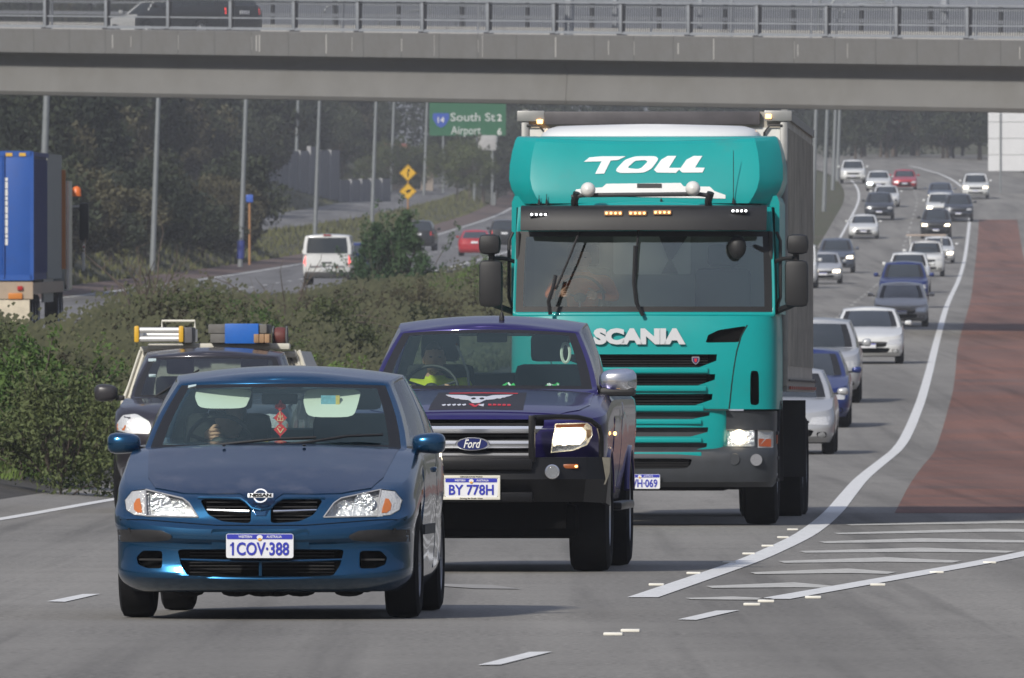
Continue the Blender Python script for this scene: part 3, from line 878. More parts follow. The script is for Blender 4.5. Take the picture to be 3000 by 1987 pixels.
def build_plants():
    r = random.Random(21)
    dry = [plant_proto(r, 1.0, 1.5, .15, 26, 260, .075, LEAF_DRY, 10 + i, .36, up=.25, trunk_r=.03, sprays=26) for i in range(3)]
    olive = [plant_proto(r, 1.0, 1.6, .15, 26, 260, .072, LEAF_OLIVE, 20 + i, .35, up=.1, trunk_r=.03, sprays=26) for i in range(3)]
    green = [plant_proto(r, 1.0, 1.5, .1, 26, 260, .070, LEAF_GREEN, 30 + i, .34, trunk_r=.03, sprays=30) for i in range(2)]
    # median shrubs between the carriageways
    n = 0
    top_px = pchip([(-200, 900), (0, 952), (170, 985), (250, 955), (400, 862), (520, 835), (640, 862), (760, 890), (900, 875), (1020, 850), (1250, 830), (1400, 770), (1500, 740)])
    for i in range(340):
        d = 126 + 330 * r.random()**1.25
        l, iL = leftX(d) - 2.6, innerL(d) + 2.0
        x = iL + (l - iL) * r.random()
        px = 1500 + x * FPX / d
        if px < -160 or px > 1500: continue
        s = r.uniform(.34, .95) * (1.0 if d < 200 else 1.1)
        if l - x < .9: s *= .55
        gz = ground_z(x, d)
        room = (CAMZ + (1180 - top_px(px) - r.uniform(0, 25)) * d / FPX - gz) / 1.75
        if room < .22: continue
        s = min(s * 1.25, room)
        q = r.random()
        pr, lab, nm = (dry, 'brown green scrubby shrub on the median among others of its kind', 'dry_shrub') if q < .52 else ((olive, 'dark olive shrub on the median among others of its kind', 'olive_shrub') if q < .86 else (green, 'fresh green shrub on the median among duller ones', 'green_shrub'))
        lab = lab.split(' on the median')[0] + ' on the median ' + where_median(px, d)
        plant(nm, r.choice(pr), (x, d, ground_z(x, d) - .05), s, r.uniform(0, 6.28), lab, 'shrub', 'shrubs on the median', r.uniform(.85, 1.05))
        n += 1
    for (px, d, s, pr, lab) in ((60, 151, 1.05, green, 'big fresh green bush at the picture edge under the container lorry'), (180, 146, .85, olive, 'dark rounded bush close to the road beside the tray pickup'), (1010, 205, .95, green, 'green grassy bush between the tray pickup and the violet pickup')):
        x = (px - 1500) * d / FPX
        plant('median_bush', pr[0], (x, d, ground_z(x, d) - .30), s, r.uniform(0, 6), lab, 'bush', None, 1.05)
    # the dense green conical bush in front of the far road
    cone = plant_proto(r, 1.35, 2.5, .0, 95, 190, .10, LEAF_CONE, 77, .28, cone=True, trunk_r=.06, sprays=14)
    d = 405
    for px, s, lab in ((1188, 1.10, 'deep green conical bush in front of the dark car on the far road'), (1103, .95, 'deep green bushy conical shrub beside the white van, lower half of a pair')):
        x = (px - 1500) * d / FPX
        plant('conical_bush', cone, (x, d, ground_z(x, d) - .25), s * 1.0, 1.0 if px < 1150 else 0, lab, 'bush', 'conical bushes on the median', 1.15)
    for px, dd, s in ((1120, 1105, 1.5), (1175, 1100, 1.35), (1215, 1108, 1.4), (1340, 1060, 1.5), (1375, 1050, 1.3)):
        x = (px - 1500) * dd / FPX
        plant('house_bush', olive[1], (x, dd, CAMZ + (1180 - 520) * dd / FPX - 1.2), s * 1.6, px, 'dark bush hiding the ' + ('wall under the red roof' if px < 1250 else 'posts of the green sign'), 'bush', 'bushes below the red roof')
    # bare twiggy shrub
    for k, (px, d, lab) in enumerate(((840, 260, 'bare arching twiggy shrub standing over the median scrub, next to the white van'), (440, 235, 'sparse bare shrub with upright twigs above the service body pickup'))):
        b = MB(); rr = random.Random(50 + k)
        x = (px - 1500) * d / FPX
        for i in range(34):
            a = rr.uniform(0, 6.28); ln = rr.uniform(1.8, 3.4); lean = rr.uniform(.2, 1.0)
            pts = [(0, 0, 0)]
            for j in range(1, 6):
                t = j / 5; pts.append((math.cos(a) * lean * ln * (.3 * t + .6 * t * t) + rr.uniform(-.07, .07), math.sin(a) * lean * .6 * ln * t * t, ln * (t * .95 - .72 * t * t * lean) + rr.uniform(-.04, .04)))
            b.tube(pts, [.030, .026, .022, .016, .011, .006], 5, BARK)
            for q in range(3):
                p0 = Vector(pts[rr.randint(2, 5)]); b.tube([p0, p0 + Vector((rr.uniform(-.3, .3), rr.uniform(-.2, .2), rr.uniform(.1, .35)))], [.007, .003], 4, BARK)
        o = b.build('bare_shrub', BARK); o.location = (x, d, ground_z(x, d) + .1); tag(o, lab, 'shrub')
    # grass on the median and the verge: nobody could count it
    g = np.random.default_rng(5)
    V = []; rr = random.Random(8)
    N = 42000
    for i in range(N):
        d = 112 + 150 * rr.random()**2.0
        l = leftX(d) - 1.5
        x = l - abs(rr.gauss(0, 1.0)) * 1.3 if i % 3 else l - rr.random() * (l - innerL(d) - 1)
        if x < innerL(d) + .8: continue
        z = ground_z(x, d) - .05; h = rr.uniform(.10, .34) * (1.4 if l - x > 1.0 else .8); a = rr.uniform(0, 6.28); w = .012 + .01 * rr.random()
        dx, dy = math.cos(a) * w, math.sin(a) * w; lx, ly = rr.uniform(-.5, .5) * h, rr.uniform(-.5, .5) * h
        V += [(x - dx, d - dy, z), (x + dx, d + dy, z), (x + lx, d + ly, z + h)]
    V = np.array(V); F = np.arange(len(V)).reshape(-1, 3)
    tag(link('grass', np_mesh('grass', V, F, leaf_mat('verge grass', (.075, .105, .025), (.130, .195, .045)))), kind='stuff')
    # rank dry weeds and seed stalks fill the median between the shrubs
    V = []
    for i in range(72000):
        d = 128 + 300 * rr.random()**1.3
        l, iL = leftX(d) - 1.9, innerL(d) + 1.3
        x = iL + (l - iL) * rr.random()
        px = 1500 + x * FPX / d
        if px < -60 or px > 1500: continue
        gz = ground_z(x, d)
        room = CAMZ + (1180 - top_px(px) + 14) * d / FPX - gz
        if room < .15: continue
        h = min(rr.uniform(.35, 1.7) * (.6 if l - x < 1 else 1), room * rr.uniform(.45, 1.12))
        w = rr.uniform(.008, .020); a = rr.uniform(0, 6.28); dx, dy = math.cos(a) * w, math.sin(a) * w
        lx, ly = rr.gauss(0, .25) * h, rr.gauss(0, .25) * h
        z = gz - .05
        V += [(x - dx, d - dy, z), (x + dx, d + dy, z), (x + lx * .5 + dx * .8, d + ly * .5, z + h * .6), (x + lx * .5 - dx * .8, d + ly * .5, z + h * .6)]
        q = z + h
        for j in range(2):
            ox, oz, k = rr.gauss(0, .07), rr.uniform(-.3, .1) * h, rr.uniform(.02, .05)
            V += [(x + lx + ox - k, d + ly, q + oz), (x + lx + ox, d + ly - k, q + oz - k), (x + lx + ox + k, d + ly, q + oz + k * .5), (x + lx + ox, d + ly + k, q + oz + k)]
    V = np.array(V); F = np.arange(len(V)).reshape(-1, 4)
    tag(link('weeds', np_mesh('weeds', V, F, leaf_mat('dry weeds', (.038, .042, .020), (.102, .102, .050)))), kind='stuff')
    # small weeds cover the far verge
    V = []
    for i in range(16000):
        d = rr.uniform(400, 1150); e = rr.uniform(2.3, 4.6) if i % 2 else rr.uniform(10.5, 20)
        x = outerL(d) - e; z = ground_z(x, d) - .05; h = rr.uniform(.12, .4); a = rr.uniform(0, 6.28); w = .06
        dx, dy = math.cos(a) * w, math.sin(a) * w
        V += [(x - dx, d - dy, z), (x + dx, d + dy, z), (x + rr.uniform(-.1, .1), d, z + h)]
    V = np.array(V); F = np.arange(len(V)).reshape(-1, 3)
    tag(link('verge_grass', np_mesh('verge_grass', V, F, leaf_mat('far verge grass', (.080, .080, .034), (.125, .130, .050)))), kind='stuff')
    # trees on the banks beyond the far carriageway
    tp = [plant_proto(r, 2.6, 4.6, 1.0, 46, 210, .27, LEAF_DARK, 60 + i, .34, trunk_r=.16) for i in range(3)]
    tq = [plant_proto(r, 2.4, 4.0, .8, 42, 210, .26, LEAF_DRY, 70 + i, .36, trunk_r=.14) for i in range(2)]
    bs = [plant_proto(r, 1.5, 2.2, .2, 34, 180, .18, LEAF_DARK, 80 + i, .38, trunk_r=.06) for i in range(2)]
    bd = [plant_proto(r, 1.5, 2.0, .2, 34, 180, .18, LEAF_DRY, 90 + i, .38, trunk_r=.06) for i in range(2)]
    k = 0
    for i in range(720):
        d = r.uniform(430, 1180) if i < 400 else (r.uniform(430, 660) if i < 560 else r.uniform(610, 860))
        e = 3.2 + 46 * r.random()**1.2 if i < 400 else (3.3 + 12 * r.random() if i < 560 else 15 + 28 * r.random())
        if d > 660 and e < (15 if d < 830 else 23): continue
        x = outerL(d) - e
        px = 1500 + x * FPX / d
        if px < -120 or px > 1560: continue
        z = ground_z(x, d) - .1
        py = 1180 - (z + 3 - CAMZ) * FPX / d
        if d > 640 and 700 < px < 1130 and e < 15: continue
        q = r.random(); near = e < 9 or r.random() < .45
        if near:
            pr, lab, nm = (r.choice(bs), 'dark olive bush on the bank beyond the far carriageway', 'bank_bush') if q < .6 else (r.choice(bd), 'dull brown green bush on the bank beyond the far carriageway', 'bank_bush')
            lab = lab.replace('beyond the far carriageway', where_bank(px, d))
            plant(nm, pr, (x, d, z), r.uniform(.8, 1.5), r.uniform(0, 6.28), lab, 'bush', 'bushes on the bank beyond the far carriageway', r.uniform(.8, 1.2))
        else:
            pr, lab, nm = (r.choice(tp), 'dense dark tree on the bank beyond the far carriageway', 'bank_tree') if q < .68 else (r.choice(tq), 'brownish open tree on the bank beyond the far carriageway', 'bank_tree')
            lab = lab.replace('beyond the far carriageway', where_bank(px, d))
            plant(nm, pr, (x, d, z), r.uniform(.75, 1.35), r.uniform(0, 6.28), lab, 'tree', 'trees on the bank beyond the far carriageway', r.uniform(.85, 1.2))
        k += 1
    for i in range(206):
        d = r.uniform(1022, 1185) if i < 130 else (r.uniform(700, 950) if i < 190 else r.uniform(900, 955))
        px = r.uniform(-60, 1250) if i < 130 else (r.uniform(-60, 640) if i < 190 else r.uniform(560, 735))
        x = (px - 1500) * d / FPX
        if outerL(d) - x < 13 or (d > 1110 and 1080 < px < 1260): continue
        pr, lab, nm = (r.choice(tp), 'dense dark tree on the bank beyond the far carriageway', 'bank_tree') if r.random() < .75 else (r.choice(tq), 'brownish open tree on the bank beyond the far carriageway', 'bank_tree')
        plant(nm, pr, (x, d, ground_z(x, d) - .1), r.uniform(.9, 1.4), r.uniform(0, 6.28), lab.replace('beyond the far carriageway', where_bank(px, d)), 'tree', 'trees on the bank beyond the far carriageway', r.uniform(.9, 1.25))
    # trees right of and beyond the road crest
    for i in range(120):
        d = r.uniform(960, 1250)
        x = r.uniform(-6, 60)
        if x < outerL(d) - 12 or innerL(d) + 1.0 < x < innerL(d) + 2.0: continue
        if outerL(d) - 11 < x < edgeX(d) + 9 and d < 1130: continue
        z = ground_z(x, d) - .1
        pr = r.choice(tp if r.random() < .75 else tq)
        plant('crest_tree', pr, (x, d, z), r.uniform(.9, 1.6), r.uniform(0, 6.28), 'dark tree beyond the crest of the road ' + ('behind the green sign' if x * FPX / d < 200 else ('behind the lorry' if x * FPX / d < 850 else 'above the queueing cars')) + (', front row' if d < 1090 else ', back row'), 'tree', 'trees beyond the crest of the road', r.uniform(.85, 1.25))
    # roadside bushes far right
    for i in range(26):
        d = r.uniform(760, 1000); x = edgeX(d) + 5.5 + 12 * r.random()
        if x * FPX / d + 1500 > 3100: continue
        plant('roadside_bush', r.choice(bs), (x, d, ground_z(x, d) - .1), r.uniform(.7, 1.2), r.uniform(0, 6.28), 'low dark bush on the right hand verge under the white board', 'bush', 'bushes on the right hand verge')
    # far wood reading as one mass
    cs, rs = [], []
    for i in range(800):
        d = r.uniform(1150, 1500); x = r.uniform(-85, 95) * d / 1300
        base = max(zR(d), zL(d)) if x > outerL(d) else ground_z(x, d)
        cs.append((x, d, min(base + r.uniform(1.0, 8.5), 37.5 * d / 1400))); rs.append(r.uniform(1.8, 3.4))
    V, F = leaves(cs, rs, 110, .6, 404)
    tag(link('far_wood', np_mesh('far_wood', V, F, LEAF_DARK)), kind='stuff')

# ------------------------------------------------------------------ bridge
def build_bridge():
    CONC = mat('weathered concrete', (.168, .168, .166), .8, 0, 0, .3, noise=(1.3, .10), dirt=((.13, .125, .115), .8, .45, .95), bump=(9, .3))
    CONC2 = mat('smooth girder concrete', (.212, .210, .204), .75, 0, 0, .3, noise=(.8, .08), dirt=((.17, .165, .15), .6, .45, .95), bump=(5, .2))
    STL = mat('galvanised steel', (.34, .36, .39), .5, .25, noise=(6, .15))
    STD = mat('dark bracket steel', (.07, .07, .075), .6, .4)
    A, B = Vector((-16.7, 424, 0)), Vector((15.3, 388, 0))
    u = (B - A); Ln = u.length; u.normalize(); v = Vector((-u.y, u.x, 0)) * 1.0
    grade = -1.40 / Ln
    zA = 12.70                                   # underside of the deck overhang at A
    root = empty('bridge', (0, 0, 0), 'concrete road bridge with a box girder and steel fence crossing the whole picture', 'bridge')
    def P(s, w, z): 
        q = A + u * s + v * w; return (q.x, q.y, zA + grade * s + z)
    s0, s1 = -42.0, 92.0
    def profile(name, prof, m, sa, sb, ang=30, smooth=True):
        n = len(prof); vs = [P(sa, w, z) for w, z in prof] + [P(sb, w, z) for w, z in prof]
        fs = [(i, (i + 1) % n, n + (i + 1) % n, n + i) for i in range(n)] + [tuple(range(n - 1, -1, -1)), tuple(range(n, 2 * n))]
        return MB().add(vs, fs, m).build(name, m, root, ang, smooth)
    W = 11.0
    web = []
    web += [(.16, -.03), (.34, -.06), (.48, -.13), (.58, -.24), (.63, -.38), (.64, -.56), (.62, -.85), (.58, -1.30), (.66, -1.42)]
    mid = .5 * Ln * .0 + 27.0
    for sa, sb in ((s0, mid - .012), (mid + .012, s1)):
        profile('girder', web + [(W - w, z) for w, z in reversed(web)], CONC2, sa, sb, 25)
    profile('deck', [(.12, .0), (W - .12, .0), (W - .12, .32), (.12, .32)], CONC, s0, s1, 30, False)
    profile('carriageway', [(.35, .325), (W - .35, .325), (W - .35, .36), (.35, .36)], ASPH2, s0, s1, 30, False)
    # precast parapet panels, one by one
    pl = 1.82
    me = None
    k = int((s1 - s0) / pl)
    for i in range(k):
        sa = s0 + i * pl
        if me is None:
            vs = []
            for s in (.008, pl - .008):
                for w, z in ((0, -.035), (.0, .72), (.03, .75), (.30, .75), (.32, .70), (.14, .30), (.13, -.035)):
                    q = u * s + v * w; vs.append((q.x, q.y, grade * s + z))
            n = 7
            me = MB().add(vs, [(j, (j + 1) % n, n + (j + 1) % n, n + j) for j in range(n)] + [tuple(range(n - 1, -1, -1)), tuple(range(n, 2 * n))], CONC).mesh('parapet_panel', smooth=False)
        o = link('parapet_panel', me, root); o.location = P(sa, 0, 0)
    st = MB()
    rr = random.Random(4)
    for i in range(40):
        s = rr.uniform(s0, s1)
        if i < 9: s = s0 + pl * (28 + i * 2) + .02
        st.box((0, 0, 0), (rr.uniform(.01, .05), .006, rr.uniform(.3, .7)), mat('lime streak', (.46, .45, .43), .8), Matrix.Translation(Vector(P(s, -.003, .36))) @ Matrix.Rotation(math.atan2(u.y, u.x), 4, 'Z'))
    st.build('lime_streaks', CONC, root, smooth=False)
    # fence along the near side
    bay = Ln / 15.5
    ph = 1.02
    rz = math.atan2(u.y, u.x)
    post = MB().box((0, 0, ph / 2), (.12, .14, ph), STL, None, .01); post.box((.066, .02, ph / 2), (.03, .14, ph), STD)  # dark strip puts the post's shaded side into the colour
    post.box((0, 0, .03), (.24, .22, .05), STD)
    pme = post.mesh('fence_post')
    bars = MB()
    nb = 30
    for i in range(nb): bars.box((bay * (i + .5) / nb, 0, .53), (.032, .02, .86), mat('dark fence bar', (.085, .09, .10), .6))
    for z in (.10, .42, .95): bars.box((bay / 2, 0, z), (bay - .1, .05, .045), STL)
    bme = bars.mesh('fence_panel', smooth=False)
    nbay = int((s1 - s0) / bay)
    for i in range(nbay):
        s = s0 + i * bay + .6
        o = link('fence_post', pme, root); o.location = P(s, .16, .74); o.rotation_euler = (0, -math.atan(grade) * -1 * 0, rz)
        o = link('fence_panel', bme, root); o.location = P(s, .16, .74); o.rotation_euler = (0, math.atan(-grade), rz)
    rail = MB()
    for z, t in ((.80, .055), (1.76, .06)): rail.box((0, 0, 0), (s1 - s0, .09, t), STL, Matrix.Translation(Vector(P((s0 + s1) / 2, .10, z))) @ Matrix.Rotation(rz, 4, 'Z') @ Matrix.Rotation(math.atan(-grade), 4, 'Y'))
    rail.build('fence_rail', STL, root, smooth=False)
    # far side barrier with pale steel rails
    profile('far_kerb', [(W - .45, .30), (W - .02, .30), (W - .02, 1.08), (W - .40, 1.08)], mat('pale kerb concrete', (.50, .49, .46), .7, noise=(2, .1)), s0, s1, 30, False)
    fr = MB()
    for z, h in ((1.40, .12), (1.78, .10)): fr.box((0, 0, 0), (s1 - s0, .12, h), STL, Matrix.Translation(Vector(P((s0 + s1) / 2, W - .3, z))) @ Matrix.Rotation(rz, 4, 'Z') @ Matrix.Rotation(math.atan(-grade), 4, 'Y'))
    fr.build('far_rail', STL, root, smooth=False)
    bk = MB().box((0, 0, .42), (.12, .10, .84), STD).mesh('rail_bracket')
    for i in range(nbay): 
        o = link('rail_bracket', bk, root); o.location = P(s0 + i * bay * 1.02 + 1.9, W - .25, 1.08); o.rotation_euler = (0, 0, rz)
    # thin poles and two lamp columns standing on the deck
    for i, (px, r_, w, kind) in enumerate(((150, .035, 3.0, 0), (410, .03, 8, 0), (720, .03, 8, 0), (1003, .04, 3, 0), (1233, .035, 9, 0), (1400, .03, 9, 0), (1665, .15, .9, 1), (1905, .035, 9, 0), (2142, .045, 4, 0), (2375, .05, 9, 0), (2610, .04, 4, 0), (2860, .04, 6, 0), (2765, .14, W - .2, 1), (1800, .10, W + .2, 1), (2050, .09, W + .2, 1))):
        # intersect the sight line with the deck line at that offset
        sx = (px - 1500) / FPX
        q0 = A + v * w
        s = (sx * q0.y - q0.x) / (u.x - sx * u.y)
        b = MB().lathe([(0, r_ * 1.15), (.1, r_), (9.0 if kind else 2.6, r_ * .8)], (0, 0, 0), 'Z', 10, STL)
        if kind: b.tube([(0, 0, 8.8), (.6, 0, 9.3), (2.2, 0, 9.5)], .05, 6, STL); b.box((2.5, 0, 9.5), (.7, .25, .12), STL)
        o = b.build('lamp_column' if kind else 'screen_post', STL, root); o.location = P(s, w, .36)
        o.rotation_euler = (0, math.radians(1.0), 0)
    for sgn, s in ((-1, s0 + 1), (1, s1 - 1)):
        c = P(s, W / 2, -1.4)
        gz = ground_z(c[0], c[1]) - 1
        MB().box((0, 0, 0), (3.0, W - 1, c[2] - gz), CONC, Matrix.Translation((c[0], c[1], (c[2] + gz) / 2 - .01)) @ Matrix.Rotation(rz, 4, 'Z')).build('abutment', CONC, root, smooth=False)
    return dict(P=P, u=u, v=v, rz=rz, grade=grade, A=A)

# ------------------------------------------------------------------ poles, signs, walls, far buildings
def build_street():
    GAL = mat('galvanised pole', (.25, .27, .28), .5, .3, noise=(3, .12))
    lean = math.radians(2.0)
    def pole(px, py, d, r0, h, label, sleeve=False, dx=0, zb=None):
        x = (px - 1500) * d / FPX
        z = CAMZ + (1180 - py) * d / FPX if zb is None else zb
        e = empty('lamp_post', (x, d, z - .2), label, 'lamp post', 'lamp posts beside the far carriageway' if px < 1500 else 'lamp posts in the far median', (0, lean, 0))
        MB().lathe([(-3, r0), (0, r0), (.6, r0), (h, r0 * .55)], (0, 0, 0), 'Z', 12, GAL).build('pole', GAL, e)
        a = MB().tube([(0, 0, h - .1), (.25, 0, h + .35), (1.0, 0, h + .7), (2.4, 0, h + .85)], [r0 * .5, r0 * .42, r0 * .36, r0 * .32], 8, GAL); a.build('outreach_arm', GAL, e)
        MB().box((2.8, 0, h + .86), (.85, .32, .14), GAL, None, .05).build('lamp_head', GAL, e)
        if sleeve:
            SB = mat('blue sleeve', (.03, .05, .25), .6)
            MB().lathe([(0.2, r0 + .05), (1.05, r0 + .05)], (0, 0, 0), 'Z', 14, SB).build('blue_sleeve', SB, e)
        return e
    for a in ((118, 800, 470, .15, 13, 'lamp post rising behind the blue container of the lorry'),
              (446, 788, 545, .125, 13, 'lamp post standing on the grass nearest to the container lorry on its open side'),
              (704, 758, 600, .125, 13, 'lamp post with a dark blue sleeve round its foot', True),
              (863, 590, 1010, .15, 13, 'thin lamp post between the blue sleeved post and the white van'),
              (922, 690, 745, .125, 13, 'lamp post rising directly behind the white van'),
              (1090, 630, 860, .135, 13, 'lamp post between the white van and the yellow diamond signs'),
              (1147, 500, 1100, .14, 13, 'lamp post in front of the red roof'),
              (1244, 505, 1090, .13, 14, 'lamp post at the near end of the green direction sign'),
              (1321, 440, 1180, .13, 13, 'lamp post crossing the first line of the green sign'),
              (1392, 500, 1130, .13, 14, 'lamp post crossing the middle of the green sign'),
              (1452, 495, 1140, .13, 14, 'lamp post crossing the far end of the green sign')):
        pole(*a)
    for (px, py, d, lab) in ((2380, 625, 760, 'lamp post nearest to the lorry box in the far median'), (2414, 590, 840, 'second lamp post from the lorry box in the far median'), (2439, 560, 920, 'third lamp post from the lorry box in the far median'), (2452, 545, 960, 'farthest lamp post of the four beside the lorry box')):
        pole(px, py, d, .135, 13, lab)
    # yellow diamond warning signs on one post
    YEL = mat('sign yellow', (.72, .42, .01), .5)
    d = 805; s = FPX / d
    x = (1195 - 1500) / s
    zc = [CAMZ + (1180 - q) / s for q in (507, 561)]
    e = empty('warning_sign', (x, d, zC := CAMZ + (1180 - 650) / s), 'pair of yellow diamond warning signs, one above the other on a pole', 'road sign')
    MB().bar((0, .06, -2.2), (0, .06, zc[0] - zC + .5), .05, n=8, m=mat('orange brown post', (.40, .20, .08), .7)).build('post', GAL, e)
    for i, z in enumerate(zc):
        h = z - zC; k = .54
        pn = MB().prism([(0, h + k), (k, h), (0, h - k), (-k, h)], -.01, .012, YEL).build('diamond_panel', YEL, e, smooth=False)
        b = MB(); kk = k - .05
        ring = [(0, h + kk), (kk, h), (0, h - kk), (-kk, h)]
        for a, c in zip(ring, ring[1:] + ring[:1]): b.bar((a[0], -.015, a[1]), (c[0], -.015, c[1]), .012, n=4, m=VOID)
        b.build('panel_border', VOID, pn, smooth=False)
        if i == 0:     # winding line symbol
            MB().prism([(-.05, h - .26), (.03, h - .26), (.06, h - .05), (.0, h + .02), (.07, h + .10), (.14, h + .10), (.06, h + .30), (-.04, h + .14), (.02, h + .13), (-.07, h + .0), (.0, h - .08)], -.022, -.011, VOID).build('arrow_symbol', VOID, pn, smooth=False)
        else:          # hopping kangaroo symbol
            MB().prism([(-.26, h - .04), (-.10, h + .02), (.0, h + .10), (.12, h + .10), (.18, h + .14), (.24, h + .10), (.16, h + .04), (.12, h - .02), (.14, h - .08), (.09, h - .06), (.04, h - .02), (.0, h - .10), (-.06, h - .16), (-.09, h - .14), (-.05, h - .08), (-.10, h - .02)], -.022, -.011, VOID).build('kangaroo_symbol', VOID, pn, smooth=False)
    # blue emergency marker
    d = 610; s = FPX / d; x = (731 - 1500) / s; zb = CAMZ + (1180 - 745) / s
    e = empty('emergency_marker', (x, d, zb), 'small blue marker box on a thin brown post beside the sleeved lamp post', 'marker')
    MB().bar((0, 0, -.5), (0, 0, 2.55), .055, n=8, m=mat('orange brown post')).build('post', GAL, e)
    MB().box((0, -.02, 2.62), (.33, .22, .36), mat('marker blue', (.04, .12, .50), .5), None, .03).build('marker_box', None, e)
    # green direction sign
    GRN = mat('sign green', (.006, .120, .045), .5, noise=(1.5, .08))
    d = 1120; s = FPX / d
    X0, X1 = (1258 - 1500) / s, (1482 - 1500) / s
    zt, zb = CAMZ + (1180 - 250) / s, CAMZ + (1180 - 398) / s
    e = empty('direction_sign', ((X0 + X1) / 2, d, zb), 'large green direction sign with white lettering and a blue route shield', 'road sign')
    w, h = X1 - X0, zt - zb
    MB().prism(rrect(-w / 2, w / 2, 0, h, .15), -.03, .03, GRN).build('sign_panel', GRN, e, smooth=False)
    for xx in (-w * .32, w * .32): MB().bar((xx, .12, -6), (xx, .12, h - .1), .10, n=8, m=GAL).build('sign_post', GAL, e)
    sh = MB().prism(smooth_poly([(-.95, .75), (.95, .75), (1.0, .1), (.5, -.75), (0, -1.0), (-.5, -.75), (-1.0, .1)], .15), -.05, -.028, mat('shield blue', (.02, .08, .42), .5)).build('route_shield', None, e, smooth=False)
    sh.location = (-w / 2 + 1.0, 0, h - 2.95); sh.scale = (.72, 1, .72)
    t = link('lettering', text_mesh('lettering', '14', 1.0, WHT, .01, depth=.01), sh); t.location = (0, -.06, -.05)
    for body, dz, wd, dx in (('South St', 2.75, 3.9, .45), ('Airport', 4.05 - .05, 2.6, -.15)):
        t = link('lettering', text_mesh('lettering', body, 1.0, mat('dull sign lettering', (.48, .52, .50), .6), .018, width=wd, depth=.01), e); t.location = (dx, -.045, h - dz)
    t = link('lettering', text_mesh('lettering', '2', .8, WHT, .018, depth=.01), e); t.location = (w / 2 - .55, -.045, h - 2.8)
    t = link('lettering', text_mesh('lettering', '6', .8, WHT, .018, depth=.01), e); t.location = (w / 2 - .55, -.045, h - 4.0)
    # pale notice board below it
    d = 1090; s = FPX / d
    e = empty('notice_board', ((1427 - 1500) / s, d, CAMZ + (1180 - 440) / s), 'small pale board below the far end of the green sign', 'sign')
    MB().box((0, 0, .62), (1.5, .05, 1.25), mat('pale weathered board', (.42, .42, .42), .7, noise=(2, .2)), None, .02).build('board', None, e)
    for xx in (-.5, .5): MB().bar((xx, .06, -3.0), (xx, .06, 1.2), .05, n=6, m=GAL).build('board_post', GAL, e)
    # white board on the right, seen from its back
    d = 900; s = FPX / d
    x0 = (2895 - 1500) / s; z0, z1 = CAMZ + (1180 - 502) / s, CAMZ + (1180 - 310) / s
    e = empty('roadside_board', (x0 + 2.6, d, z0), 'large white roadside board at the edge of the picture, seen over the traffic', 'sign')
    BW = mat('white board back', (.72, .73, .74), .6, noise=(1, .05))
    for i in range(4):
        hh = (z1 - z0) / 4
        MB().box((0, 0, hh * (i + .5)), (5.2, .06, hh - .03), BW, None, .01).build('board_panel', BW, e, smooth=False)
    for xx in (-1.75, 1.75): MB().bar((xx, -.10, -3.5), (xx, -.10, z1 - z0), .06, n=8, m=GAL).build('board_post', GAL, e)
    # grey panelled noise wall beyond the ramp
    NW = mat('noise wall grey', (.20, .20, .215), .8, noise=(1.5, .12)); NP = mat('noise wall post', (.38, .38, .39), .8)
    e = empty('noise_wall', tuple(Vector(((725 - 1500) * 955 / FPX, 955, zL(955)))), 'grey panelled noise wall behind the lamp posts beyond the far road', 'wall')
    def wp(i):
        d = 955 + 4.5 * i; return Vector(((725 + 30 * i - 1500) * d / FPX, d, zL(d) - .4))
    for a in range(14):
        p, q = wp(a), wp(a + 1)
        hh = (5.9 if a % 3 else 6.2) if a < 9 else 3.6
        o = MB().add([(p.x, p.y, p.z), (q.x, q.y, q.z), (q.x, q.y, q.z + hh), (p.x, p.y, p.z + hh), (p.x, p.y + .15, p.z), (q.x, q.y + .15, q.z), (q.x, q.y + .15, q.z + hh), (p.x, p.y + .15, p.z + hh)],
                     [(0, 1, 2, 3), (7, 6, 5, 4), (3, 2, 6, 7), (0, 3, 7, 4), (1, 5, 6, 2), (0, 4, 5, 1)], NW).build('wall_panel', NW, None, smooth=False)
        o.parent = e; o.matrix_parent_inverse = e.matrix_world.inverted() if False else Matrix.Translation(-Vector(e.location))
        o = MB().box((p.x, p.y - .06, p.z + hh / 2 + .06), (.30, .34, hh - .02), NP).build('wall_post', NP, None, smooth=False)
        o.parent = e; o.matrix_parent_inverse = Matrix.Translation(-Vector(e.location))
    # house with a red roof behind the wall
    d = 1135; s = FPX / d
    x = (1165 - 1500) / s; zr = CAMZ + (1180 - 418) / s
    e = empty('house', (x, d, zr - 5.0), 'house with a red tiled hip roof behind the far lamp posts', 'house')
    BR = mat('pale brick wall', (.32, .27, .23), .8, noise=(3, .15))
    RT = mat('red roof tiles', (.27, .085, .065), .8, noise=(4, .2))
    MB().box((0, 4, 1.4), (6.2, 8, 2.8), BR).build('wall', BR, e, smooth=False)
    MB().add([(-3.6, -.4, 2.75), (3.6, -.4, 2.75), (3.6, 8.4, 2.75), (-3.6, 8.4, 2.75), (-1.3, 3.2, 5.0), (.6, 3.6, 5.0)], [(0, 1, 5, 4), (1, 2, 5), (2, 3, 4, 5), (3, 0, 4), (3, 2, 1, 0)], RT).build('roof', RT, e, smooth=False)
    for xx in (-1.6, 1.4): MB().box((xx, -.02, 1.5), (1.2, .08, 1.1), DKGLASS).build('window', DKGLASS, e, smooth=False)
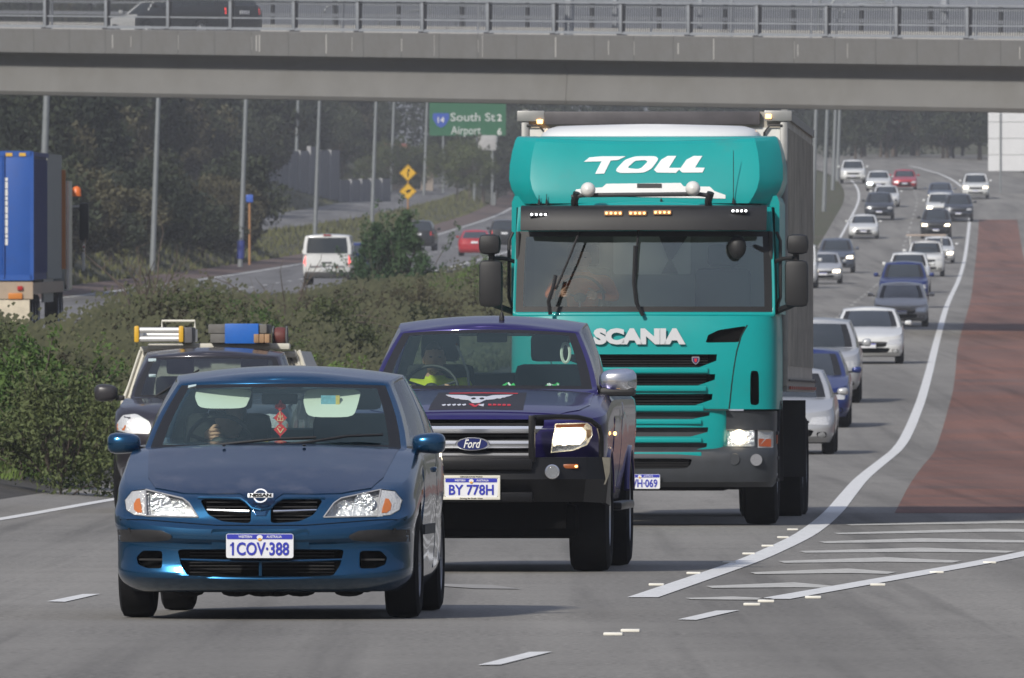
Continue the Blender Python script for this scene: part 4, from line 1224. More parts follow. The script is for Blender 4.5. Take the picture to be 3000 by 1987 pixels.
    # white marker posts on the verge
    for px, py, d, lab in ((245, 800, 500, 'thin white marker post by the far road edge near the container lorry'),):
        x = (px - 1500) * d / FPX; z = CAMZ + (1180 - py) * d / FPX
        e = empty('marker_post', (x, d, z), lab, 'post')
        MB().box((0, 0, .5), (.10, .06, 1.3), WHT, None, .02).build('post', WHT, e)
        MB().box((0, -.035, 1.0), (.06, .01, .10), REDL).build('reflector', REDL, e)

def build_haze(density):
    m = bpy.data.materials.new('rain haze'); m.use_nodes = True
    n, l = m.node_tree.nodes, m.node_tree.links
    n.clear()
    o = n.new('ShaderNodeOutputMaterial'); p = n.new('ShaderNodeVolumePrincipled')
    p.inputs['Density'].default_value = density; p.inputs['Color'].default_value = (.80, .83, .88, 1); p.inputs['Anisotropy'].default_value = .0
    l.new(p.outputs[0], o.inputs['Volume'])
    h = MB().box((0, 1290, 26), (1000, 2720, 56 + 4)).build('haze', m, None, smooth=False)
    h.data.materials.clear(); h.data.materials.append(m)
    h.location.z = 0
    tag(h, kind='stuff')
    return h
# ------------------------------------------------------------------ people
def person_mesh(pose, cloth_m, skin_m=SKIN, head_turn=0.0, low=False):
    """one continuous seated body: pose gives shoulder, elbow, wrist per side, hips and knees; the head is at pose['head']"""
    P = {k: Vector(v) for k, v in pose.items()}
    names, verts, edges, rad = {}, [], [], []
    def vt(n, c, r):
        names[n] = len(verts); verts.append(tuple(c)); rad.append(r); return names[n]
    def ed(a, b): edges.append((names[a], names[b]))
    pel, nk = P['pelvis'], P['neck']
    vt('pelvis', pel, 0.15); vt('waist', pel.lerp(nk, 0.35), 0.145); vt('chest', pel.lerp(nk, 0.72), 0.165); vt('neckb', pel.lerp(nk, 0.93), 0.085)
    vt('neck', nk + (P['head'] - nk) * 0.45, 0.062)
    ed('pelvis', 'waist'); ed('waist', 'chest'); ed('chest', 'neckb'); ed('neckb', 'neck')
    for s in 'LR':
        sh, el, wr = P['sh' + s], P['el' + s], P['wr' + s]
        vt('sh' + s, sh, 0.075); vt('el' + s, el, 0.052); vt('wr' + s, wr, 0.034)
        ed('chest', 'sh' + s); ed('sh' + s, 'el' + s); ed('el' + s, 'wr' + s)
        kn = P['kn' + s]; vt('hip' + s, pel + Vector((0.09 if s == 'R' else -0.09, -0.05, 0)), 0.10); vt('kn' + s, kn, 0.068); vt('an' + s, kn + Vector((0, -0.16, -0.38)), 0.05)
        ed('pelvis', 'hip' + s); ed('hip' + s, 'kn' + s); ed('kn' + s, 'an' + s)
    me = bpy.data.meshes.new('body'); me.from_pydata(verts, edges, [])
    o = link('body', me)
    sk = o.modifiers.new('skin', 'SKIN')
    for i, r in enumerate(rad): me.skin_vertices[0].data[i].radius = (r, r * 0.85)
    me.skin_vertices[0].data[0].use_root = True
    sb = o.modifiers.new('sub', 'SUBSURF'); sb.levels = 1 if low else 2
    bpy.context.view_layer.update()
    nm = bpy.data.meshes.new_from_object(o.evaluated_get(bpy.context.evaluated_depsgraph_get()))
    bpy.data.objects.remove(o); bpy.data.meshes.remove(me)
    b = MB(); b.mi(cloth_m); b.mi(skin_m)
    b.add([v.co[:] for v in nm.vertices], [tuple(p.vertices) for p in nm.polygons], cloth_m)
    for i, f in enumerate(b.f):                                   # bare neck, forearm ends
        c = sum((Vector(b.v[j]) for j in f), Vector()) / len(f)
        if c.z > P['neck'].z + 0.01: b.m[i] = b.mi(skin_m)
    bpy.data.meshes.remove(nm)
    # head with brow, nose, jaw
    bm = bmesh.new(); bmesh.ops.create_uvsphere(bm, u_segments=20, v_segments=16, radius=1)
    rot = Matrix.Rotation(head_turn, 3, 'Z')
    for v in bm.verts:
        x, y, z = v.co
        w = 0.076 * (1 - 0.22 * max(0, -z)); d = 0.097
        p = Vector((x * w, y * d, z * 0.118))
        if y < -0.3:
            if abs(x) < 0.25 and -0.30 < z < 0.12: p.y -= 0.020 * (1 - abs(x) / 0.25) * (0.5 + 0.5 * (0.12 - z) / 0.42)
            if 0.05 < z < 0.3 and 0.2 < abs(x) < 0.6: p.y += 0.008
            if z < -0.65: p.y -= 0.012
        v.co = P['head'] + rot @ p
    b.bm(bm, skin_m)
    for s in (-1, 1): b.ball(P['head'] + rot @ Vector((s * 0.077, 0.01, -0.005)), (0.018, 0.042, 0.062), skin_m, 8)
    # hands: palm, four unequal fingers curled round the rim, thumb
    for s, sg in (('L', -1), ('R', 1)):
        wr, el = P['wr' + s], P['el' + s]
        d = (wr - el).normalized(); side = Vector((-sg * 0.9, 0, 0.3)).normalized()
        pc = wr + d * 0.05
        b.ball(pc, (0.075, 0.05, 0.085), skin_m, 10)
        for i, ln in enumerate((0.062, 0.072, 0.068, 0.052)):
            q = pc + Vector((0, 0, 0.030 - 0.020 * i)) + Vector((0, -0.018, 0))
            b.tube([q, q + Vector((-sg * ln * 0.45, -0.022, 0.004)), q + Vector((-sg * ln * 0.8, -0.004, 0)), q + Vector((-sg * ln * 0.75, 0.02, -0.004))], [0.0105, 0.010, 0.009, 0.0075], 7, skin_m)
        b.tube([pc + Vector((0, -0.012, 0.03)), pc + Vector((-sg * 0.022, -0.016, 0.055)), pc + Vector((-sg * 0.045, -0.004, 0.062))], [0.013, 0.011, 0.009], 7, skin_m)
    return b

def make_person(M, pose, cloth_m, label, group=None, hair=HAIR, turn=0.0, shades=False, beard=False, vest=None, hair_h=0.035):
    o = person_mesh(pose, cloth_m, head_turn=turn).build('person', cloth_m, None, 60)
    o.matrix_world = M
    tag(o, label, 'person', group)
    h = Vector(pose['head']); rot = Matrix.Rotation(turn, 4, 'Z')
    X = Matrix.Translation(h) @ rot
    bm = bmesh.new(); bmesh.ops.create_uvsphere(bm, u_segments=18, v_segments=12, radius=1)
    for v in bm.verts: v.co = Vector((v.co.x * 0.083, v.co.y * 0.102 + 0.010, v.co.z * 0.122 + 0.008))
    dele = [v for v in bm.verts if v.co.z < hair_h + 0.02 and v.co.y < 0.0 or v.co.z < -0.03]
    bmesh.ops.delete(bm, geom=dele, context='VERTS')
    MB().bm(bm, hair, X).build('hair', hair, o)
    for s in (-1, 1):
        if shades:
            MB().prism(rrect(s * 0.034 - 0.028, s * 0.034 + 0.028, -0.002, 0.042, 0.012), -0.108, -0.092, VOID, X).build('sunglass_lens', VOID, o)
        else:
            MB().ball((s * 0.031, -0.089, 0.018), (0.024, 0.014, 0.012), mat('eye', (0.05, 0.04, 0.035), 0.2), 8, X).build('eye', VOID, o)
    MB().box((0, -0.096, -0.055), (0.042, 0.010, 0.009), mat('lips', (0.42, 0.16, 0.13), 0.5), X, 0.004).build('mouth', SKIN, o)
    if beard:
        bm = bmesh.new(); bmesh.ops.create_uvsphere(bm, u_segments=18, v_segments=14, radius=1)
        for v in bm.verts: v.co = Vector((v.co.x * 0.072, v.co.y * 0.101 - 0.002, v.co.z * 0.125))
        bmesh.ops.delete(bm, geom=[v for v in bm.verts if v.co.z > -0.066 or v.co.y > 0.02], context='VERTS')
        MB().bm(bm, BEARD, X).build('beard', BEARD, o)
    return o

def steering_wheel(parent, x, y, z, r=0.185):
    b = MB()
    pts = []
    for i in range(25):
        a = 2 * math.pi * i / 24
        pts.append((r * math.cos(a), -0.35 * r * math.sin(a) * -1, 0.9 * r * math.sin(a)))
    b.tube(pts, 0.014, 7, BLK)
    b.ball((0, 0, 0), (0.12, 0.05, 0.10), BLK, 10)
    for a in (20, 160, 270): b.bar((0, 0, 0), (r * math.cos(math.radians(a)), 0.35 * r * math.sin(math.radians(a)), 0.9 * r * math.sin(math.radians(a))), 0.012, n=6, m=BLK)
    o = b.build('steering_wheel', BLK, parent)
    o.location = (x, y, z)
    return o

def seat(parent, x, y, z, m=CLOTHD, hr=True, w=0.50):
    b = MB().box((x, y + 0.30, z + 0.33), (w, 0.16, 0.66), m, Matrix.Identity(4), 0.06)
    b.box((x, y, z), (w, 0.55, 0.16), m, None, 0.05)
    o = b.build('seat', m, parent)
    if hr:
        MB().box((x, y + 0.33, z + 0.78), (w * 0.56, 0.11, 0.20), m, None, 0.04).build('headrest', m, o)
    return o

def wiper(parent, pts, r=0.009, m=BLK):
    b = MB(); b.tube(pts, r, 6, m)
    return b.build('wiper', m, parent)

def mirror(parent, x, y, z, w, h, m_body, m_low=None, arm=True):
    s = 1 if x > 0 else -1
    bm = bmesh.new(); bmesh.ops.create_cube(bm, size=1)
    bmesh.ops.subdivide_edges(bm, edges=list(bm.edges), cuts=3, use_grid_fill=True)
    for v in bm.verts:
        p = v.co * 2
        q = p / max(1e-6, (abs(p.x)**3.2 + abs(p.y)**2.4 + abs(p.z)**3.2)**(1 / 3.2))
        v.co = Vector((q.x * w / 2, q.y * 0.085 if q.y < 0 else q.y * 0.05, q.z * h / 2 * (1 - 0.12 * q.x * -s)))
    b = MB().bm(bm, m_body)
    o = b.build('wing_mirror', m_body, parent, 50)
    o.location = (x, y, z)
    if arm:
        MB().box((-s * (w / 2 + 0.02), 0.03, -h * 0.30), (0.09, 0.06, h * 0.30), m_low or BLK, None, 0.012).build('mirror_arm', BLK, o)
    if m_low:
        MB().box((0, 0.0, -h * 0.40), (w * 0.93, 0.155, h * 0.34), m_low, None, 0.03).build('mirror_base', m_low, o)
    return o

def vehicle_matrix(X, Y, slope, z=0.0, pitch=0.0):
    return Matrix.Translation((X, Y, z)) @ Matrix.Rotation(-math.atan(slope), 4, 'Z') @ Matrix.Rotation(pitch, 4, 'X')

def place(o, M, loc=(0, 0, 0)):
    o.matrix_world = M @ Matrix.Translation(loc)
    return o

# ------------------------------------------------------------------ the blue hatchback in front
NB = mat('dark teal blue metallic paint', (0.001, 0.062, 0.150), 0.24, 0.74, 0.9, 0.5, noise=(160, 0.10), dirt=((0.05, 0.065, 0.085), 3.2, 0.55, 1.3))
def build_blue_car():
    M = vehicle_matrix(-1.39, 71.6, 0.0525)
    root = empty('blue_car', (0, 0, 0), 'dark blue hatchback leading the traffic, red lucky charm hanging behind its windscreen', 'car')
    root.matrix_world = M
    zt = pchip([(0.0, 0.612), (0.06, 0.645), (0.16, 0.690), (0.32, 0.742), (0.55, 0.805), (0.8, 0.868), (1.05, 0.925), (1.5, 0.955), (2.6, 0.975), (3.7, 1.0), (4.17, 1.0)])
    keys = [(0.155, 0.74, 0.12, 0.46, 3.2, 4.05, 1.4), (0.205, 0.805, 0.02, 0.46, 3.2, 4.13, 1.4), (0.24, 0.818, -0.015, 0.46, 3.2, 4.16, 1.4), (0.30, 0.820, 0.004, 0.46, 3.2, 4.16, 1.4),
            (0.40, 0.824, 0.016, 0.46, 3.2, 4.17, 1.4), (0.455, 0.836, -0.014, 0.46, 3.2, 4.19, 1.4), (0.50, 0.836, -0.010, 0.46, 3.2, 4.19, 1.4), (0.522, 0.830, 0.028, 0.48, 3.2, 4.17, 1.4),
            (0.58, 0.822, 0.06, 0.50, 3.1, 4.14, 1.4), (0.612, 0.795, 0.085, 0.53, 3.0, 4.12, 1.4)]
    cr = lambda y: interp([0, 0.15, 0.5, 1.05, 3], [0.0, 0.02, 0.045, 0.045, 0.0], y)
    bm = shell_bm(keys, zt, cr, nz=26, nf=18, ns=26)
    bvh = BVHTree.FromBMesh(bm)
    body = bm_obj(bm, 'body', NB, root)
    c = MB()
    for s in (1, -1):
        gr = [(s * a, b) for a, b in smooth_poly([(.345, .668), (.113, .668), (.078, .640), (.053, .604), (.056, .533), (.212, .543), (.292, .580)], 0.22)]
        recess(c, gr, bvh, .09, VOID)
        lamp = [(s * a, b) for a, b in [(.345, .565), (.40, .648), (.44, .675), (.655, .722), (.73, .712), (.772, .660), (.760, .605), (.71, .576), (.64, .570)]]
        recess(c, lamp, bvh, .06, mat('lamp housing', (0.80, 0.80, 0.80), 0.22, 0.35, bump=(34, 0.9)))
        fog = [(s * a, b) for a, b in smooth_poly([(.546, .382), (.66, .382), (.695, .345), (.685, .305), (.63, .284), (.546, .284)], 0.2)]
        recess(c, fog, bvh, .09, VOID)
        for yy in (0.87, 3.405):
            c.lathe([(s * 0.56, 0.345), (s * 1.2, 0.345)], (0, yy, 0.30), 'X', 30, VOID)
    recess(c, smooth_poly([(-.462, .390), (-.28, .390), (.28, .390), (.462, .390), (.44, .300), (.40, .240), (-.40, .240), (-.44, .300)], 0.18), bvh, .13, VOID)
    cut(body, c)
    # panels and gaps
    patch('bonnet', [(-.70, 1.03), (-.655, .42), (-.60, .24), (-.44, .155), (-.30, .135), (-.12, .130), (-.060, .070), (-.03, .045), (.03, .045), (.060, .070), (.12, .130), (.30, .135), (.44, .155), (.60, .24), (.655, .42), (.70, 1.03)], bvh,
          mat('weathered bonnet paint', (0.002, 0.036, 0.100), 0.26, 0.72, 0.75, 0.5, noise=(150, 0.12), dirt=((0.15, 0.16, 0.20), 4.5, 0.50, 0.86)), root, 'top', 0.006, 0.012, 0.05)  # base darker than the body paint, pale scuffs over it
    for s in (1, -1):
        ax = 'right' if s > 0 else 'left'
        patch('door', [(1.28, .26), (2.30, .26), (2.36, .5), (2.36, .95), (1.22, .93), (1.20, .5)], bvh, NB, root, ax, 0.005, 0.012, 0.12)
        patch('door', [(2.40, .26), (3.02, .30), (3.22, .62), (3.30, .96), (2.40, .955)], bvh, NB, root, ax, 0.005, 0.012, 0.12)
        patch('side_strip', [(1.3, .46), (2.3, .46), (2.3, .515), (1.3, .515)], bvh, GRY, root, ax, 0.014, 0.012, 0.3)
        MB().box((s * 0.83, 1.02, 0.70), (0.02, 0.055, 0.032), AMB, None, 0.008).build('side_repeater', AMB, root)
        for yy in (2.2, 3.1): MB().box((s * (0.835 if yy < 2.5 else .80), yy, 0.82), (0.03, 0.14, 0.03), NB, None, 0.01).build('door_handle', NB, root)
        # bumper strip
        st = [(s * a, b) for a, b in [(.845, .497), (.62, .499), (.545, .493), (.495, .470), (.490, .455), (.51, .440), (.60, .432), (.845, .430)]]
        patch('bumper_strip', st, bvh, mat('weathered black strip', (0.028, 0.028, 0.030), 0.42, noise=(12, 0.2)), root, 'front', 0.010, 0.014, 0.03)
        # lamp: bowls, lens, indicator
        lm = MB()
        for (bx, bz, br) in ((.565, .645, .058), (.455, .615, .044)):
            lm.lathe([(-0.02, br), (0.015, br * 0.93), (0.04, br * 0.62), (0.05, 0.012)], (s * bx, interp([.3, .6], [.135, .195], bx), bz), 'Y', 18, REFL)
            lm.ball((s * bx, interp([.3, .6], [.135, .195], bx) + 0.02, bz), (0.022, 0.03, 0.022), CHR, 8)
        hl = lm.build('headlight', REFL, root)
        main = [(s * a, b) for a, b in [(.348, .568), (.402, .646), (.44, .672), (.652, .719), (.640, .574)]]
        patch('lens', main, bvh, LENS, hl, 'front', 0.003, 0.006, 0.05)
        e = [Vector((a, 0, b)) for a, b in main]
        rim = MB()
        for i in range(5):
            a, b2 = main[i], main[(i + 1) % 5]
            pp = []
            for k in range(7):
                u = a[0] + (b2[0] - a[0]) * k / 6; w = a[1] + (b2[1] - a[1]) * k / 6
                h = bvh.ray_cast(Vector((u, -5, w)), Vector((0, 1, 0)))
                if h[0] is not None: pp.append(h[0] + Vector((0, -0.004, 0)))
            if len(pp) > 1: rim.tube(pp, 0.0045, 5, mat('lamp rim grey', (0.35, 0.35, 0.36), 0.4))
        rim.build('lamp_rim', GRY, hl)
        ind = [(s * a, b) for a, b in [(.658, .717), (.73, .708), (.768, .660), (.757, .608), (.71, .580), (.646, .575)]]
        il = patch('indicator', ind, bvh, mat('frosted clear lens', (0.62, 0.62, 0.60), 0.12, 0.35, 0.5, bump=(70, 0.5)), root, 'front', 0.004, 0.01, 0.04)
        patch('amber_lens', [(s * a, b) for a, b in [(.664, .592), (.668, .62), (.682, .672), (.70, .668), (.715, .64), (.712, .608), (.69, .592)]], bvh, AMB, il, 'front', 0.009, 0.006, 0.04)
        # grille bars
        g = MB()
        for zz in (.650, .624, .575, .556):
            g.box((s * 0.185, 0.125, zz), (0.24, 0.02, 0.006), BLK)
        g.build('grille', BLK, root)
        MB().tube([(s * .302, .125, .606), (s * .2, .095, .603), (s * .066, .075, .600)], 0.0085, 8, CHR).build('grille_bar', CHR, root)
        # lip over the grille
        lp = []
        for u, w in [(.352, .674), (.27, .675), (.18, .673), (.118, .671), (.085, .652), (.05, .618), (.0, .608)]:
            h = bvh.ray_cast(Vector((s * u, -5, w - 0.003)), Vector((0, 1, 0)))
            if h[0] is not None: lp.append(h[0] + Vector((0, -0.002, 0.002)))
        MB().tube(lp, 0.0085, 7, NB).build('grille_lip', NB, root)
        f = MB()
        f.box((s * 0.615, 0.115, .333), (0.13, 0.012, 0.010), BLK)
        f.build('fog_grille', BLK, root)
        mirror(root, s * 0.858, 1.26, 0.972, 0.19, 0.118, NB, None)
    sl = []
    for i in range(33):
        u = -.79 + 1.58 * i / 32
        h = bvh.ray_cast(Vector((u, -5, .522 + .03 * min(1, max(0, (abs(u) - .25) / .4)))), Vector((0, 1, 0)))
        if h[0] is not None: sl.append(h[0] + Vector((0, .001, 0)))
    MB().tube(sl, 0.0038, 5, VOID).build('shut_line', VOID, root)
    # lower grille: painted blade and post, radiator behind
    bl = MB().tube([(-.45, .06, .333), (-.2, .02, .327), (0, .012, .325), (.2, .02, .327), (.45, .06, .333)], 0.007, 6, NB)
    bl.bar((0, .03, .325), (0, .03, .243), 0.011, n=8, m=NB)
    bl.build('bumper_blade', NB, root)
    rd = MB()
    for i in range(7): rd.box((0, 0.13, .262 + .018 * i), (.8, .012, .005), BLK)
    rd.build('radiator_grille', BLK, root)
    lipp = [(-.76, .30, .285), (-.66, .14, .262), (-.45, .03, .240), (-.2, -.012, .229), (0, -.02, .226), (.2, -.012, .229), (.45, .03, .240), (.66, .14, .262), (.76, .30, .285)]
    MB().tube(lipp, 0.009, 7, NB).build('bumper_lip', NB, root)
    patch('plate_panel', rrect(-.27, .27, .392, .502, .012), bvh, NB, root, 'front', 0.008, 0.02, 0.08)
    number_plate(root, '1COV·388', 0.0, -0.030, 0.410)
    # emblem
    em = MB()
    em.lathe([(-.012, .041), (-.012, .033), (.004, .033), (.004, .041), (-.012, .041)], (0, 0, 0), 'Y', 28, CHR)
    em.box((0, -.012, 0), (.142, .012, .026), mat('pale emblem bar', (.72, .73, .74), .4, .2), None, .003)
    eo = em.build('maker_emblem', CHR, root); eo.location = (0, 0.035, .683); eo.rotation_euler = (math.radians(-18), 0, 0)
    t = link('lettering', text_mesh('lettering', 'NISSAN', 0.024, VOID, 0.0014, width=0.122, depth=0.001), eo); t.location = (0, -.0195, 0)
    # glass house
    p = dict(zb0=.930, zb1=1.0, zt=1.318, arc=.055, crown=.055, w0=.735, y0=1.00, b0=.20, w1=.590, y1=1.72, b1=.16, wr0=.74, yr0=3.98, wr1=.56, yr1=3.42, rdrop=-0.02,
             sides=[(.06, .36), (.42, .80)], g=.905, v0=.035, v1=.945, fcrown=.012, sb=.06, br=.14)
    cabin(p, root, NB, SCREEN, SIDEG, mat('windscreen rubber', (0.006, 0.006, 0.006), 0.5))
    # inside
    MB().box((0, 1.45, .86), (1.30, .70, .14), DASH, None, .05).build('dashboard', DASH, root)
    MB().box((0, 2.6, .42), (1.40, 2.6, .2), DASH).build('cabin_floor', DASH, root)
    for sx in (-.37, .37): seat(root, sx, 2.25, .48)
    MB().box((0, 3.35, .78), (1.2, .16, .55), mat('grey rear seat', (0.16, 0.18, 0.17), 0.9), None, .05).build('rear_seat', CLOTHD, root)
    for x0, x1, z0, z1 in ((-.497, -.174, 1.167, 1.278), (.12, .444, 1.118, 1.278)):
        v = MB().prism(smooth_poly([(x0 + .01, z1), (x1, z1), (x1 - .01, (z0 + z1) / 2), (x1 - .03, z0), (x0 + .035, z0), (x0, (z0 + z1) / 2 + .01)], .3), 1.80, 1.818, VISOR).build('sun_visor', VISOR, root)
        for vv in v.data.vertices: vv.co.y += (vv.co.z - 1.278) * 1.45
        if x0 > 0:
            st = MB().box((.276, 1.690, 1.212), (.105, .03, .058), mat('visor sticker blue', (.16, .36, .46), .5, noise=(60, .3))).build('warning_sticker', None, v)
            MB().box((.318, 1.688, 1.212), (.022, .032, .058), mat('visor sticker yellow', (.6, .45, .12), .5, noise=(60, .3))).build('sticker_end', None, v)
    MB().box((-.025, 1.88, 1.222), (.205, .03, .062), BLK, None, .02).build('rear_view_mirror', BLK, root)
    steering_wheel(root, -.37, 1.92, .96)
    wiper(root, [(-.46, 1.065, .948), (-.2, 1.03, .975), (.0, 1.06, .995), (.235, 1.10, 1.005)])
    wiper(root, [(-.03, 1.035, .955), (.2, 1.06, .980), (.40, 1.14, 1.012), (.60, 1.22, 1.020)])
    MB().prism([(-.535, 1.298), (-.49, 1.305), (-.495, 1.283), (-.54, 1.278)], 1.775, 1.78, mat('sticker pale', (.55, .68, .72), .5)).build('registration_sticker', None, root)
    MB().box((-.63, 1.095, .938), (.035, .004, .008), WHT).build('screen_label', WHT, root)
    for sx in (-.27, .18): MB().ball((sx, .93, .962), (.022, .03, .014), BLK, 8).build('washer_jet', BLK, root)
    # running gear
    for s in (1, -1):
        for yy in (.87, 3.405): wheel(root, s * (.742 if yy < 2 else .715), yy, .302, .190, 8, mat('wheel cover grey', (.30, .30, .31), .45, .6, noise=(10, .2)))
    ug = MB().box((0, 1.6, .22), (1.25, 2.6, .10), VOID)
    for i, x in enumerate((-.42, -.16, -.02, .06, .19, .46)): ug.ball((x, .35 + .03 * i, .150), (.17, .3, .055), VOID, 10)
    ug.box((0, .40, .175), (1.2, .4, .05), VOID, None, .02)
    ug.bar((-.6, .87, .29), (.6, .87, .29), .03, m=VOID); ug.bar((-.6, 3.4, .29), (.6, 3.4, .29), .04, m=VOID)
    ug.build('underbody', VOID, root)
    for s in (1, -1): patch('tail_light', [(s * a, b) for a, b in rrect(.52, .78, .62, .86, .03)], bvh, REDL, root, 'rear', .004, .01, .08)
    # driver and the things in the car
    pose = dict(pelvis=(-.37, 2.35, .55), neck=(-.36, 2.42, .99), head=(-.345, 2.38, 1.115), shL=(-.56, 2.38, .93), elL=(-.60, 2.12, .86), wrL=(-.455, 1.99, .985), shR=(-.17, 2.38, .93), elR=(-.13, 2.15, .78), wrR=(-.27, 1.98, .86),
                knL=(-.46, 1.85, .62), knR=(-.27, 1.85, .62))
    make_person(M, pose, mat('black jacket', (.012, .012, .014), .9), 'driver in dark sunglasses with one hand on the wheel of the blue hatchback', shades=True, turn=-0.7)
    red = mat('red satin charm', (.66, .02, .02), .4); gold = mat('gold characters', (.85, .62, .35), .4)
    ch = empty('hanging_charm', (0, 0, 0), 'red string of diamond charms with gold characters hanging behind the windscreen', 'charm'); place(ch, M, (-.015, 1.80, 1.0))
    MB().bar((0, 0, .215), (0, 0, -.01), .003, m=red, n=5).build('cord', red, ch)
    k = MB()
    for (x, z, r) in ((-.016, .178, .016), (.016, .178, .016), (0, .192, .013), (0, .166, .014), (0, .205, .009)): k.ball((x, 0, z), (r * 2, .014, r * 2), red, 8)
    k.build('knot', red, ch)
    strokes = {'a': [(-.002, .022, .004, .044, 0), (-.011, .010, .004, .016, 0), (.011, .010, .004, .016, 0), (0, .004, .024, .004, 0), (-.015, -.012, .004, .020, 0), (.015, -.012, .004, .020, 0), (0, -.020, .030, .004, 0), (0, 0, .004, .040, 0)],
               'b': [(-.008, -.006, .005, .040, -35), (.009, -.008, .005, .038, 35), (-.004, .016, .014, .005, 20)]}
    for kk, z in (('a', .115), ('b', .048)):
        d = MB().prism([(0, z + .040), (.038, z), (0, z - .040), (-.038, z)], -.006, .006, red).build('charm_diamond', red, ch)
        g = MB()
        for (x, zz, w, h, a) in strokes[kk]:
            g.box((0, 0, 0), (w, .003, h * .85), gold, Matrix.Translation((x, -.0085, z + zz * .85)) @ Matrix.Rotation(math.radians(a), 4, 'Y'))
        g.build('character', gold, d)
    MB().lathe([(-.05, .012), (0, .008)], (0, 0, .0), 'Z', 8, red).build('tassel', red, ch)
    yb = MB().box((0, 0, 0), (.105, .07, .03), mat('yellow toy plastic', (.75, .50, .01), .5), None, .008)
    yb.box((-.02, -.01, .025), (.05, .04, .03), mat('yellow toy plastic'), None, .008)
    y = yb.build('yellow_ornament', mat('yellow toy plastic')); place(y, M, (-.055, 1.38, .955)); tag(y, 'small yellow ornament on the dashboard under the red charm', 'ornament')

